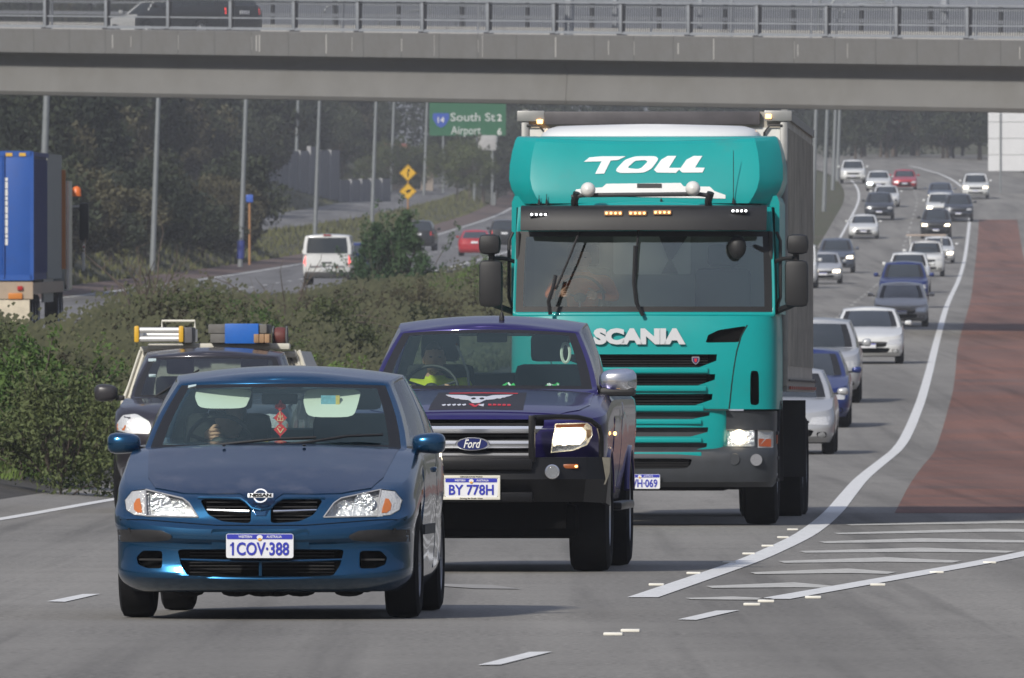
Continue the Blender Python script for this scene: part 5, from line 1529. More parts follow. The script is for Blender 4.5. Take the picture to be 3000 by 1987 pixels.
# ------------------------------------------------------------------ the purple-blue pickup
FB = mat('violet blue metallic paint', (0.018, 0.010, 0.118), 0.28, 0.45, 0.9, 0.5, noise=(150, 0.12), dirt=((0.09, 0.085, 0.10), 2.6, 0.55, 1.2))
def build_pickup():
    M = vehicle_matrix(-0.28, 91.5, 0.0537)
    root = empty('pickup_truck', (0, 0, 0), 'violet blue pickup with black steel bull bar and winged emblem on its bonnet', 'pickup')
    root.matrix_world = M
    zt = pchip([(0.12, 1.095), (0.2, 1.115), (0.4, 1.145), (0.8, 1.195), (1.35, 1.255), (1.8, 1.265), (3.0, 1.27), (3.6, 1.27), (5.2, 1.27)])
    keys = [(0.50, .87, .34, .5, 3.2, 5.1, .15), (0.62, .90, .24, .5, 3.2, 5.2, .15), (0.80, .925, .16, .5, 3.2, 5.22, .15), (0.93, .935, .10, .5, 3.2, 5.22, .15), (1.04, .93, .10, .5, 3.2, 5.22, .15), (1.08, .91, .12, .5, 3.0, 5.2, .15), (1.095, .875, .15, .52, 2.8, 5.18, .15)]
    cr = lambda y: interp([0.1, 0.4, 1.3, 2.5, 5], [0.005, 0.03, 0.045, 0.02, 0.0], y)
    bm = shell_bm(keys, zt, cr, nz=18, nf=16, ns=26)
    bvh = BVHTree.FromBMesh(bm)
    body = bm_obj(bm, 'body', FB, root)
    c = MB()
    c.prism(smooth_poly([(-.50, 1.082), (.50, 1.082), (.50, 1.04), (.42, .95), (.41, .81), (-.41, .81), (-.42, .95), (-.50, 1.04)], .12), -.5, .30, VOID)
    lamp = [(.578, 1.052), (.80, 1.058), (.832, 1.03), (.838, .97), (.80, .90), (.70, .86), (.545, .845)]
    for s in (1, -1):
        recess(c, [(s * a, b) for a, b in lamp], bvh, .07, mat('lamp housing'))
        for yy in (.94, 4.16): c.lathe([(s * .58, .46), (s * 1.3, .46)], (0, yy, .40), 'X', 30, VOID)
    cut(body, c)
    patch('bonnet', [(-.80, 1.36), (-.80, .60), (-.74, .36), (-.60, .21), (.60, .21), (.74, .36), (.80, .60), (.80, 1.36)], bvh, FB, root, 'top', .007, .014, .07)
    # grille
    for (z, h, hw, y) in ((1.010, .050, .575, .115), (.906, .052, .405, .09), (.824, .042, .400, .095)):
        b = MB()
        n = 8
        vs, fs = [], []
        for i in range(n + 1):
            x = -hw + 2 * hw * i / n; yy = y + .06 * (x / .55)**2
            vs += [(x, yy - .02, z - h / 2), (x, yy - .045, z + h * .1), (x, yy - .02, z + h / 2), (x, yy + .02, z)]
        for i in range(n):
            a = i * 4
            for j in range(4): fs.append((a + j, a + (j + 1) % 4, a + 4 + (j + 1) % 4, a + 4 + j))
        fs += [(3, 2, 1, 0), tuple(n * 4 + j for j in range(4))]
        b.add(vs, fs, mat('bright grille chrome', (.92, .93, .95), .30, .75))
        b.build('grille_bar', CHR, root, 20)
    g = MB()
    for i in range(9): g.box((0, .17, .825 + i * .028), (.86, .015, .009), BLK)
    g.build('grille_mesh', BLK, root)
    ov = MB().lathe([(-.02, 0.0), (-.02, .114), (-.008, .123), (.012, .123)], (0, 0, 0), 'Y', 32, CHR).build('maker_emblem', CHR, root)
    ov.location = (0, .035, .908); ov.scale = (1, 1, .385)
    o2 = MB().lathe([(-.026, 0.0), (-.026, .106), (-.014, .108)], (0, 0, 0), 'Y', 32, mat('emblem blue', (.01, .02, .12), .25, 0, .6)).build('emblem_field', None, ov)
    t = text_mesh('lettering', 'Ford', 0.1, WHT, .0015, width=.125, depth=.001, shear=.35)
    t = link('lettering', t, ov); t.location = (0, -.028, .006); t.scale = (1, 1, 2.2)
    # steel bumper and hoops
    bb = MB()
    pr = [(-.962, .42, .805), (-.95, .26, .815), (-.80, .05, .815), (-.52, -.05, .815), (.52, -.05, .815), (.80, .05, .815), (.95, .26, .815), (.962, .42, .805)]
    lo = [(-.955, .44, .47), (-.93, .30, .49), (-.78, .10, .50), (-.50, .0, .50), (.50, .0, .50), (.78, .10, .50), (.93, .30, .49), (.955, .44, .47)]
    mid = [(x * 1.0, y - .035, .66) for (x, y, z) in pr]
    n = 8
    vs = pr + mid + lo + [(x * .95, y + .25, z) for x, y, z in pr] + [(x * .95, y + .22, z) for x, y, z in lo]
    fs = []
    for i in range(n - 1):
        fs += [(i, i + 1, n + i + 1, n + i), (n + i, n + i + 1, 2 * n + i + 1, 2 * n + i), (i + 1, i, 3 * n + i, 3 * n + i + 1), (2 * n + i, 2 * n + i + 1, 4 * n + i + 1, 4 * n + i)]
    STEEL = mat('black powder coated steel', (.005, .005, .006), .38, 0, .1, .3, noise=(20, .3))
    bb.add(vs, fs, STEEL)
    bb.build('bull_bar', STEEL, root, 25)
    cb = MB().box((0, -.06, .765), (.86, .12, .075), STEEL, None, .012)
    cb.box((0, -.055, .535), (.86, .11, .07), STEEL, None, .012)
    cb.box((0, -.015, .65), (.80, .03, .2), VOID)
    cb.build('bumper_channel', STEEL, root, 25)
    for s in (1, -1):
        MB().box((s * .425, -.075, .945), (.046, .075, .33), STEEL, None, .008).build('bar_upright', STEEL, root)
        MB().tube([(s * .43, -.04, 1.095), (s * .60, -.01, 1.10), (s * .74, .05, 1.097), (s * .83, .12, 1.075), (s * .885, .18, 1.03), (s * .90, .21, .96), (s * .90, .22, .80)], .019, 9, STEEL).build('bar_hoop', STEEL, root)
        MB().prism([(s * .90, .815), (s * .965, .812), (s * .96, .70), (s * .93, .622), (s * .905, .622)], .20, .225, mat('dusty steel wing', (.17, .16, .13), .5, .3, noise=(8, .3))).build('bumper_wing', None, root)  # the wing end's light reflection is put into its paler base colour
        fl = MB().lathe([(-.035, .052), (-.04, .046), (-.02, .046), (.03, .052)], (s * .57, -.075, .713), 'Y', 24, CHR)
        fl.lathe([(-.028, .046), (-.02, .02), (-.018, 0)], (s * .57, -.072, .713), 'Y', 24, REFL)
        fo = fl.build('fog_light', CHR, root)
        MB().ball((s * .57, -.105, .713), (.088, .03, .088), LENS, 14).build('lens', LENS, fo)
        am = MB().box((s * .694, .005, .751), (.115, .05, .034), mat('dull amber', (.30, .085, .02), .3), None, .012)
        am.ball((s * .735, -.022, .751), (.022, .012, .018), LITA, 8)
        ab = am.build('indicator', AMB, root); ab.rotation_euler = (0, 0, 0)
        # headlamp
        hl = MB().lathe([(-.02, .035), (.02, .03), (.05, .02), (.06, .012)], (s * .80, .34, .955), 'Y', 20, REFL)
        hl = hl.build('headlight', REFL, root)
        patch('lit_lamp', [(s * a, b) for a, b in [(.585, 1.018), (.760, 1.022), (.790, .995), (.782, .945), (.75, .905), (.565, .893)]], bvh, LIT, hl, 'front', -.02, .01, .06)
        patch('reflector_plate', [(s * a, b) for a, b in [(.56, .90), (.74, .91), (.80, .935), (.79, .905), (.70, .868), (.552, .852)]], bvh, REFL, hl, 'front', -.02, .01, .06)
        patch('amber_lens', [(s * a, b) for a, b in [(.582, 1.046), (.79, 1.052), (.775, 1.028), (.585, 1.022)]], bvh, mat('dull amber'), hl, 'front', -.012, .01, .06)
        patch('marker_lens', [(s * a, b) for a, b in [(.795, 1.01), (.825, 1.01), (.828, .965), (.80, .94)]], bvh, mat('pale amber lens', (.5, .3, .15), .3, bump=(60, .4)), hl, 'front', -.012, .01, .06)
        patch('lens', [(s * a, b) for a, b in lamp], bvh, LENS, hl, 'front', .004, .006, .06)
        ax = 'right' if s > 0 else 'left'
        patch('door', [(1.55, .55), (2.62, .55), (2.66, 1.26), (1.50, 1.25)], bvh, FB, root, ax, .006, .014, .15)
        patch('door', [(2.70, .55), (3.40, .55), (3.70, .9), (3.72, 1.265), (2.70, 1.26)], bvh, FB, root, ax, .006, .014, .15)
        # flare
        fa = MB()
        for yy in (.94, 4.16):
            pts = [(s * .925, yy + .47 * math.cos(math.radians(a)), .40 + .47 * math.sin(math.radians(a))) for a in range(20, 161, 10)]
            fa.tube(pts, .022, 6, FB)
        fa.build('wheel_flare', FB, root, 60)
        MB().box((s * .945, 2.4, .46), (.10, 2.0, .06), STEEL, None, .02).build('side_step', STEEL, root)
        mirror(root, s * .955, 1.60, 1.352, .275, .185, mat('mirror chrome', (.72, .73, .76), .18, 1.0), BLK)
        MB().ball((s * 1.06, 1.515, 1.335), (.06, .04, .045), LENS, 8).build('mirror_repeater', LENS, root)
        for yy in (.94, 4.16): wheel(root, s * .795, yy, .405, .285, 6, SIL)
        patch('tail_light', [(s * a, b) for a, b in rrect(.76, .91, .85, 1.2, .02)], bvh, REDL, root, 'rear', .004, .01, .1)
        MB().ball((s * .955, 1.15, .98), (.025, .06, .03), LITA, 8).build('side_repeater', LITA, root)
    number_plate(root, 'BY 778H', 0.0, -.125, .602, frame=mat('cream plate frame', (.72, .70, .60), .5))
    # cab
    p = dict(zb0=1.255, zb1=1.265, zt=1.715, arc=.07, crown=.055, w0=.815, y0=1.28, b0=.20, w1=.640, y1=2.06, b1=.14, wr0=.78, yr0=3.62, wr1=.645, yr1=3.42, sides=[(.08, .50), (.56, .93)], g=.90, v0=.09, v1=.965, fcrown=.03, sb=.03, br=.06)
    cabin(p, root, FB, SCREEN, SIDEG, rear_m=GLASS2)
    MB().box((0, 1.75, 1.16), (1.44, .75, .16), DASH, None, .05).build('dashboard', DASH, root)
    MB().box((0, 2.7, .72), (1.5, 1.9, .1), DASH).build('cabin_floor', DASH, root)
    for sx in (-.40, .40): seat(root, sx, 2.62, .82)
    MB().box((0, 3.42, 1.12), (1.3, .14, .6), CLOTHD, None, .05).build('rear_seat', CLOTHD, root)
    MB().box((0.02, 2.16, 1.67), (.22, .03, .07), BLK, None, .02).build('rear_view_mirror', BLK, root)
    steering_wheel(root, -.42, 2.18, 1.295, .19)
    wiper(root, [(-.10, 1.36, 1.30), (-.12, 1.55, 1.42), (-.20, 1.80, 1.58), (-.22, 1.86, 1.62)], .010)
    MB().box((-.62, 1.40, 1.318), (.06, .01, .008), WHT).build('screen_label', WHT, root)
    gh = MB()
    pts = [(.55 + .030 * math.cos(2 * math.pi * i / 16), 2.20, 1.56 + .07 * math.sin(2 * math.pi * i / 16)) for i in range(17)]
    gh.tube(pts, .012, 6, LINING); gh.build('grab_handle', LINING, root)
    an = MB().lathe([(0, .020), (.03, .018), (.06, .008)], (0, 0, 0), 'Z', 10, BLK); an.bar((0, 0, .05), (0, .06, .22), .004, .002, 5, BLK)
    ao = an.build('aerial', BLK, root); ao.location = (.08, 2.35, 1.795)
    # bonnet emblem
    dk = mat('matt black bonnet film', (.020, .019, .024), .55, noise=(10, .15)); de = patch('bonnet_decal', [(-.325, .27), (.345, .27), (.33, 1.05), (-.30, 1.05)], bvh, dk, root, 'top', .010, .003, .08)
    ew = mat('white print', (.62, .64, .70), .5); er = mat('red print', (.55, .03, .05), .5)
    L = [('wing', [(.04, .76), (.10, .86), (.24, .90), (.215, .82), (.20, .80), (.19, .76), (.175, .75), (.165, .71), (.14, .71), (.12, .66), (.05, .62)], ew),
         ('wing', [(-.04, .76), (-.05, .62), (-.12, .66), (-.14, .71), (-.165, .71), (-.175, .75), (-.19, .76), (-.20, .80), (-.215, .82), (-.24, .90), (-.10, .86)], ew),
         ('skull', smooth_poly([(-.06, .80), (.06, .80), (.075, .66), (.045, .56), (.03, .48), (-.03, .48), (-.045, .56), (-.075, .66)], .25), ew)]
    for nm, pl, mm in L: patch(nm, pl, bvh, mm, de, 'top', .0145, .003, .08)
    for sx in (-.03, .03): patch('eye_socket', ellipse(sx, .67, .016, .04, 10), bvh, dk, de, 'top', .018, .003, .1)
    patch('stripe', [(-.22, .97), (.27, .97), (.27, .985), (-.22, .985)], bvh, er, de, 'top', .0145, .003, .1)
    for pl, mm in (([(-.05, .43), (-.02, .43), (.0, .36), (.02, .43), (.035, .43), (.01, .33), (-.01, .33)], er), ([(.02, .385), (.06, .43), (.06, .34)], ew)):
        patch('letter', pl, bvh, mm, de, 'top', .0145, .003, .1)
    for i in range(5):
        patch('letter', [(-.24 + i * .036, .40), (-.215 + i * .036, .43), (-.21 + i * .036, .38), (-.225 + i * .036, .36)], bvh, ew, de, 'top', .0145, .003, .1)
        patch('letter', [(.09 + i * .034, .43), (.112 + i * .034, .42), (.115 + i * .034, .375), (.09 + i * .034, .37)], bvh, er, de, 'top', .0145, .003, .1)
    ub = MB().box((0, 1.4, .42), (1.3, 2.4, .22), VOID); ub.box((0, .55, .36), (1.45, .5, .24), VOID, None, .05)
    ub.bar((-.7, .94, .36), (.7, .94, .36), .06, m=VOID); ub.bar((-.7, 4.16, .38), (.7, 4.16, .38), .07, m=VOID)
    ub.build('underbody', VOID, root)
    pose = dict(pelvis=(-.42, 2.80, .93), neck=(-.43, 2.84, 1.385), head=(-.435, 2.80, 1.515), shL=(-.64, 2.80, 1.33), elL=(-.70, 2.52, 1.22), wrL=(-.60, 2.24, 1.26), shR=(-.22, 2.80, 1.33), elR=(-.16, 2.52, 1.22), wrR=(-.26, 2.24, 1.26),
                knL=(-.53, 2.25, 1.0), knR=(-.31, 2.25, 1.0))
    make_person(M, pose, HIVIS, 'bearded driver in a yellow work shirt at the wheel of the violet pickup', hair=mat('brown hair', (.05, .03, .02), .8), beard=True, turn=.12)
    gm = mat('green wrapper', (.06, .55, .13), .4, noise=(40, .5))
    for i, (x, y, lab) in enumerate(((.17, 1.62, 'smaller green and white wrapper at the middle of the pickup dashboard'), (.47, 1.62, 'larger green crumpled wrapper at the mirror end of the pickup dashboard'))):
        b = MB(); r2 = random.Random(5 + i)
        for k in range(7): b.box((0, 0, 0), (.055 + .015 * i, .03, .014), gm if k % 3 else WHT, Matrix.Translation((r2.uniform(-.045, .045), r2.uniform(-.02, .02), r2.uniform(0, .022))) @ Matrix.Rotation(r2.uniform(-1, 1), 4, 'Y') @ Matrix.Rotation(r2.uniform(0, 3), 4, 'Z'))
        w = b.build('green_wrapper', gm); place(w, M, (x, y, 1.305)); tag(w, lab, 'wrapper', 'green wrappers on the pickup dashboard')
# ------------------------------------------------------------------ the teal lorry
TEAL = mat('teal lorry paint', (0.0, 0.310, 0.305), 0.36, 0.0, 0.25, 0.3, noise=(2.5, 0.06), dirt=((0.12, 0.16, 0.15), 2.0, 0.60, 1.4))
def build_lorry():
    ZT = 0.07
    M = vehicle_matrix(1.2, 119.0, 0.0506, ZT)
    root = empty('lorry', (0, 0, 0), 'teal lorry with white roof deflector hauling a tall grey box body', 'lorry')
    root.matrix_world = M
    GB = mat('lorry bumper grey', (0.036, 0.040, 0.046), 0.5, noise=(5, .2))
    # lower cab
    zt = lambda y: 1.925
    keys = [(1.07, 1.222, .02, .40, 3.6, 2.1, .1), (1.4, 1.225, .0, .42, 3.6, 2.1, .1), (1.75, 1.222, .03, .42, 3.6, 2.1, .1), (1.925, 1.215, .07, .40, 3.6, 2.1, .1)]
    bm = shell_bm(keys, zt, lambda y: .004, nz=14, nf=18, ns=10)
    bvh = BVHTree.FromBMesh(bm)
    cabl = bm_obj(bm, 'body', TEAL, root)
    c = MB()
    slots = [(1.455, 1.574, .680), (1.288, 1.392, .665), (1.106, 1.210, .640)]
    def slot(z0, z1, xe):
        h = z1 - z0
        r = [(xe, z1), (xe - .01, z0 + h * .55), (xe - .15, z0)]
        return [(-a, b) for a, b in reversed(r)] + r if False else [(-xe, z1), (xe, z1), (xe - .006, z0 + h * .5), (xe - .16, z0), (-xe + .16, z0), (-xe + .006, z0 + h * .5)]
    for sl in slots: c.prism(slot(*sl), -.5, .16, VOID)
    for s in (1, -1):
        c.prism([(s * a, b) for a, b in smooth_poly([(.575, 1.680), (.597, 1.75), (.695, 1.797), (.945, 1.835), (.885, 1.685)], .12)], -.5, .12, VOID)
        c.prism([(s * a, b) for a, b in smooth_poly([(.985, 1.425), (1.062, 1.42), (1.065, 1.12), (1.03, 1.105), (.982, 1.115)], .25)], -.5, .40, VOID)
    cut(cabl, c)
    # lower centre panel with the narrow slots
    keys2 = [(.617, .70, .03, .12, 3.2, .55, .05), (.66, .745, .012, .12, 3.2, .55, .05), (.9, .765, .0, .12, 3.2, .55, .05), (1.062, .775, .0, .12, 3.2, .55, .05)]
    bm2 = shell_bm(keys2, lambda y: 1.062, lambda y: 0, nz=10, nf=12, ns=6)
    bvh2 = BVHTree.FromBMesh(bm2)
    gp = bm_obj(bm2, 'grille_panel', TEAL, root)
    c = MB()
    for sl in ((.980, 1.043, .615), (.819, .903, .600), (.686, .759, .590)): c.prism(slot(*sl), -.5, .14, VOID)
    cut(gp, c)
    gm = MB()
    for (z0, z1, xe) in slots + [(.980, 1.043, .615), (.819, .903, .600), (.686, .759, .590)]:
        n = max(2, int((z1 - z0) / .022))
        for i in range(n): gm.box((0, .10, z0 + (z1 - z0) * (i + .5) / n), (2 * xe - .18, .03, .007), BLK)
    gm.build('grille_mesh', BLK, root)
    sh = MB()
    for (z0, z1, xe) in slots: sh.box((0, -.008, z0 - .028), (2 * xe - .16, .03, .05), TEAL, None, .012)
    sh.build('grille_slat', TEAL, root)
    sh = MB()
    for z in (.955, .787, .655): sh.box((0, -.004, z), (1.08, .03, .045), TEAL, None, .012)
    sh.build('grille_slat', TEAL, root)
    # seam lines of the front flap
    sm = mat('panel gap', (.004, .02, .02), .9)
    for s in (1, -1):
        pts = []
        for u, w in [(.955, 1.84), (.90, 1.74), (.86, 1.60), (.835, 1.45), (.815, 1.30), (.80, 1.15), (.79, 1.075)]:
            h = bvh.ray_cast(Vector((s * u, -5, w)), Vector((0, 1, 0)))
            pts.append(h[0] + Vector((0, .004, 0)))
        MB().tube(pts, .009, 6, sm).build('panel_seam', sm, root)
    MB().box((0, .09, 1.068), (1.56, .2, .008), sm).build('panel_seam', sm, root)
    # bumper, lamps
    kb = [(.355, 1.17, .06, .42, 3.4, 1.0, .05), (.42, 1.21, -.01, .44, 3.4, 1.0, .05), (.62, 1.215, -.03, .44, 3.4, 1.0, .05), (.70, 1.215, .0, .44, 3.4, 1.0, .05), (.72, 1.21, .05, .42, 3.4, 1.0, .05), (.90, 1.205, .06, .42, 3.4, 1.0, .05), (1.055, 1.205, .045, .42, 3.4, 1.0, .05)]
    bmb = shell_bm(kb, lambda y: 1.055, lambda y: 0, nz=16, nf=16, ns=6)
    bvb = BVHTree.FromBMesh(bmb)
    bu = bm_obj(bmb, 'bumper', GB, root)
    c = MB()
    c.prism(smooth_poly([(-.455, .618), (.455, .618), (.44, .565), (.40, .526), (-.40, .526), (-.44, .565)], .2), -.5, .08, VOID)
    for s in (1, -1):
        recess(c, [(s * a, b) for a, b in smooth_poly([(.758, .888), (1.195, .875), (1.19, .712), (.742, .722)], .08)], bvb, .09, mat('lamp housing'))
        c.lathe([(s * .84, .60), (s * 1.3, .60)], (0, 1.40, .50), 'X', 30, VOID)
    cut(bu, c)
    mg = MB()
    for i in range(6): mg.box((0, .03, .535 + .015 * i), (.84, .02, .005), BLK)
    mg.build('bumper_grille', BLK, root)
    for s in (1, -1):
        hl = MB().box((s * .89, .16, .80), (.27, .05, .15), REFL, None, .02).build('headlight', REFL, root)
        MB().lathe([(-.02, .066), (.02, .05), (.03, 0)], (s * .88, .10, .815), 'Y', 18, LIT).build('lit_lamp', LIT, hl)
        MB().lathe([(-.02, .052), (.02, .045), (.03, 0)], (s * .97, .13, .81), 'Y', 18, REFL).build('reflector', REFL, hl)
        patch('lens', [(s * a, b) for a, b in [(.758, .886), (1.04, .880), (1.04, .717), (.744, .722)]], bvb, LENS, hl, 'front', .004, .006, .08)
        il = patch('indicator', [(s * a, b) for a, b in [(1.05, .882), (1.190, .872), (1.188, .715), (1.05, .717)]], bvb, mat('frosted clear lens', (0.62, 0.62, 0.60), 0.12), root, 'front', -.01, .008, .08)
        patch('amber_lens', [(s * a, b) for a, b in [(1.06, .80), (1.17, .795), (1.17, .725), (1.06, .73)]], bvb, mat('dull red amber', (.42, .09, .03), .3), il, 'front', .0, .008, .08)
        h = bvb.ray_cast(Vector((s * 1.04, -5, .605)), Vector((0, 1, 0)))[0]
        f = MB().lathe([(-.015, .054), (.01, .056), (.01, .044), (.025, .02), (.03, 0)], tuple(h + Vector((0, -.012, 0))), 'Y', 20, CHR).build('fog_light', CHR, root)
        h = bvb.ray_cast(Vector((s * .838, -5, .61)), Vector((0, 1, 0)))[0]
        MB().lathe([(-.006, 0), (-.006, .05), (.0, .054), (.012, .055)], tuple(h), 'Y', 20, GB).build('tow_cover', GB, root)
        # steps and guards on the side
        st = MB()
        for z in (.42, .62, .85): st.box((s * 1.175, .80, z), (.10, .5, .035), GRY, None, .01)
        st.box((s * 1.16, 1.0, .64), (.06, .06, .62), GRY); st.box((s * 1.195, .55, .47), (.055, .03, .022), SIL)
        st.build('cab_step', GRY, root)
        ga = MB()
        pts = [(s * 1.06, 1.40 + .60 * math.cos(math.radians(a)), .52 + .62 * math.sin(math.radians(a))) for a in range(-10, 191, 10)]
        for a, b in zip(pts, pts[1:]): ga.box(tuple((Vector(a) + Vector(b)) / 2), (.34, (Vector(a) - Vector(b)).length + .01, .02), BLK, Matrix.Translation((Vector(a) + Vector(b)) / 2) @ Matrix.Rotation(math.atan2(b[2] - a[2], b[1] - a[1]), 4, 'X') @ Matrix.Translation(-(Vector(a) + Vector(b)) / 2))
        ga.build('mudguard', BLK, root)
        MB().box((s * 1.21, .62, .80), (.02, .08, .10), mat('dull red amber'), None, .01).build('side_marker', None, root)
    number_plate(root, '1DVH·069', -.026, -.052, .407)
    # maker lettering and badge
    t = link('maker_lettering', text_mesh('maker_lettering', 'SCANIA', .18, mat('silver white lettering', (.70, .71, .72), .3, .3), .012, width=.845, depth=.006), root)
    t.location = (-.03, -.002, 1.738); t.rotation_euler = (math.radians(-4), 0, 0)
    bd = MB().prism(smooth_poly([(-.036, .035), (.036, .035), (.034, -.01), (0, -.042), (-.034, -.01)], .2), -.012, .0, CHR)
    bd.prism(smooth_poly([(-.026, .024), (.026, .024), (.024, -.008), (0, -.032), (-.024, -.008)], .2), -.016, -.011, mat('badge blue', (.02, .03, .14), .3))
    bd.prism([(-.012, .018), (.014, .016), (.012, -.008), (.002, -.020), (-.010, -.008)], -.019, -.015, mat('badge red', (.6, .03, .03), .3))
    bo = bd.build('maker_badge', CHR, root); bo.location = (.484, .03, 1.518)
    # upper cab
    p = dict(zb0=1.92, zb1=1.92, zt=2.93, arc=.0, crown=.05, w0=1.205, y0=.085, b0=.16, w1=1.165, y1=.27, b1=.15, wr0=1.21, yr0=2.1, wr1=1.18, yr1=2.1, sides=[(.10, .62)], g=.955, v0=.042, v1=.78, fcrown=.0, sb=.0, puff=0.008, bulge=.03, br=.02, gr=.60)
    cabin(p, root, TEAL, glass('lorry windscreen', (.95, 1, .97), 3.0, (.90, 1, .92)), SIDEG, lining=mat('grey cab lining', (.58, .62, .60), .9), solid=.05, rear_m=GLASS2)
    ci = MB().box((0, .62, 1.90), (2.1, .7, .14), mat('grey lorry dash', (.34, .38, .37), .8, noise=(8, .2)), None, .04)
    ci.build('dashboard', None, root)
    LB = mat('grey cab lining')
    bw = MB(); bw.box((0, 2.02, 2.40), (2.2, .05, 1.05), mat('pale grey cab wall', (.58, .63, .61), .9)); bw.build('back_wall', LB, root)
    w = MB().prism(rrect(-.353, .370, 2.325, 2.73, .03), 1.90, 1.985, mat('pale rear window', (.85, .90, .88), .5)).build('back_window', None, root)
    cu = mat('dark grey curtain', (.075, .08, .08), .9)
    for pl in ([(.06, 2.73), (.37, 2.72), (.195, 2.455), (.165, 2.455)], [(.165, 2.455), (.195, 2.455), (.26, 2.33), (.10, 2.33)]):
        MB().prism(pl, 1.80, 1.815, cu).build('curtain', cu, w)
    for x in (-.62, .68): seat(root, x, 1.35, 1.72, mat('grey lorry seat', (.13, .14, .14), .9), w=.52)
    steering_wheel(root, -.62, .95, 2.10, .22)
    MB().tube([(.79, .40, 2.58), (.86, .36, 2.62), (1.02, .33, 2.56), (1.10, .34, 2.53)], .03, 8, BLK).build('front_mirror_arm', BLK, root)
    fm = MB().ball((0, 0, 0), (.17, .12, .22), BLK, 14).build('front_mirror', BLK, root); fm.location = (.86, .19, 2.56)
    wiper(root, [(-.585, .06, 2.70), (-.66, .03, 2.50), (-.80, .01, 2.17)], .012)
    wiper(root, [(-.80, .01, 2.30), (-.82, .0, 2.20), (-.865, .0, 2.06), (-.85, .02, 1.94)], .020)
    wiper(root, [(-.04, .06, 2.72), (-.055, .03, 2.55), (-.065, .01, 2.30)], .012)
    wiper(root, [(-.07, .02, 2.57), (-.082, .0, 2.23), (-.06, .0, 2.05), (.0, .02, 1.93)], .020)
    # sun shade over the windscreen
    vs, fs = [], []
    n = 16
    prof = [(.02, 2.945), (-.12, 2.93), (-.165, 2.89), (-.205, 2.79), (-.215, 2.715), (-.19, 2.71), (-.02, 2.88)]
    for i in range(n + 1):
        x = -1.13 + 2.26 * i / n
        bow = .16 * abs(x / 1.13)**2.6
        for (yy, z) in prof: vs.append((x, .16 + yy + bow, z))
    k = len(prof)
    for i in range(n):
        for j in range(k): fs.append((i * k + j, i * k + (j + 1) % k, (i + 1) * k + (j + 1) % k, (i + 1) * k + j))
    fs += [tuple(range(k)), tuple(n * k + j for j in reversed(range(k)))]
    sv = MB().add(vs, fs, BLK).build('sun_shade', BLK, root, 40)
    for (x0, x1, z, mm) in ((-1.044, -.876, 2.858, LITW), (.807, .964, 2.89, LITW), (-.353, -.186, 2.868, LITA), (-.13, .036, 2.868, LITA), (.098, .263, 2.875, LITA)):
        bow = .16 * abs((x0 + x1) / 2 / 1.13)**2.6
        lb = MB().box(((x0 + x1) / 2, -.026 + bow, z), (x1 - x0, .03, .042), BLK if mm is LITW else mat('pale amber bezel', (.40, .22, .12), .4), None, .006).build('marker_light', BLK, root)
        for i in range(4): MB().ball((x0 + (x1 - x0) * (i + .5) / 4, -.046 + bow, z), (.020, .014, .020), mm, 8).build('diode', mm, lb)
    # roof fairing
    def fair(z, v):
        pass
    rowsf = [(2.965, 1.15, .37), (3.03, 1.20, .375), (3.10, 1.24, .395), (3.19, 1.265, .425), (3.32, 1.262, .475), (3.45, 1.242, .53), (3.55, 1.215, .58), (3.585, 1.20, .62), (3.595, 1.185, .70)]
    colf = [(0, 0), (.2, .0), (.4, .002), (.6, .006), (.78, .012), (.835, .018), (.90, .12), (.96, .215), (1.0, .30), (1.0, .8), (.995, 1.3), (.99, 2.0)]
    bmf = bmesh.new()
    grid = []
    for (z, w, yf) in rowsf:
        cut_z = max(0, (z - 3.3) / .29)**1.5
        half = [(f * w, yf + dy * (1 - .12 * cut_z), z - .048 * cut_z * (1 - f * f)) for f, dy in colf]
        grid.append([bmf.verts.new((-x, y, zz)) for x, y, zz in half[:0:-1]] + [bmf.verts.new(q) for q in half])
    for r0, r1 in zip(grid, grid[1:]):
        for i in range(len(r0) - 1): bmf.faces.new((r0[i], r0[i + 1], r1[i + 1], r1[i]))
    n2 = len(colf) - 1
    for gr_, rev in ((grid[-1], False), (grid[0], True)):      # close the top and the bottom
        for i in range(n2):
            q = [gr_[n2 - i], gr_[n2 + i], gr_[n2 + i + 1], gr_[n2 - i - 1]] if i else [gr_[n2], gr_[n2 + 1], gr_[n2 - 1]]
            bmf.faces.new(q[::-1] if rev else q)
    bmesh.ops.recalc_face_normals(bmf, faces=bmf.faces)
    bvf = BVHTree.FromBMesh(bmf)
    fa = bm_obj(bmf, 'roof_fairing', TEAL, root, 20)
    for s in (1, -1):
        MB().prism([(s * 1.06, 3.02), (s * 1.21, 3.04), (s * 1.235, 2.98), (s * 1.24, 1.95), (s * 1.225, 1.95), (s * 1.20, 2.6), (s * 1.19, 2.93), (s * 1.06, 2.95)], .62, 2.4, TEAL).build('side_fairing', TEAL, root)
        MB().box((s * 1.165, .36, 2.33), (.035, .06, .75), BLK, None, .01).build('door_pillar', BLK, root)
        MB().tube([(s * 1.215, .42, 2.0), (s * 1.25, .40, 2.1), (s * 1.25, .40, 2.62), (s * 1.215, .42, 2.7)], .016, 7, BLK).build('grab_rail', BLK, root)
        # mirrors
        up = MB().box((0, 0, 0), (.20, .16, .185), BLK, None, .06).build('wide_mirror', BLK, root); up.location = (s * 1.415, .18, 2.585)
        lo = MB().box((0, 0, 0), (.215, .17, .43), BLK, None, .055).build('main_mirror', BLK, root); lo.location = (s * 1.405, .20, 2.225)
        ar = MB().tube([(s * 1.17, .40, 2.42), (s * 1.28, .34, 2.455), (s * 1.40, .26, 2.46)], .019, 7, BLK)
        ar.tube([(s * 1.40, .22, 2.40), (s * 1.40, .22, 2.56)], .03, 7, BLK)
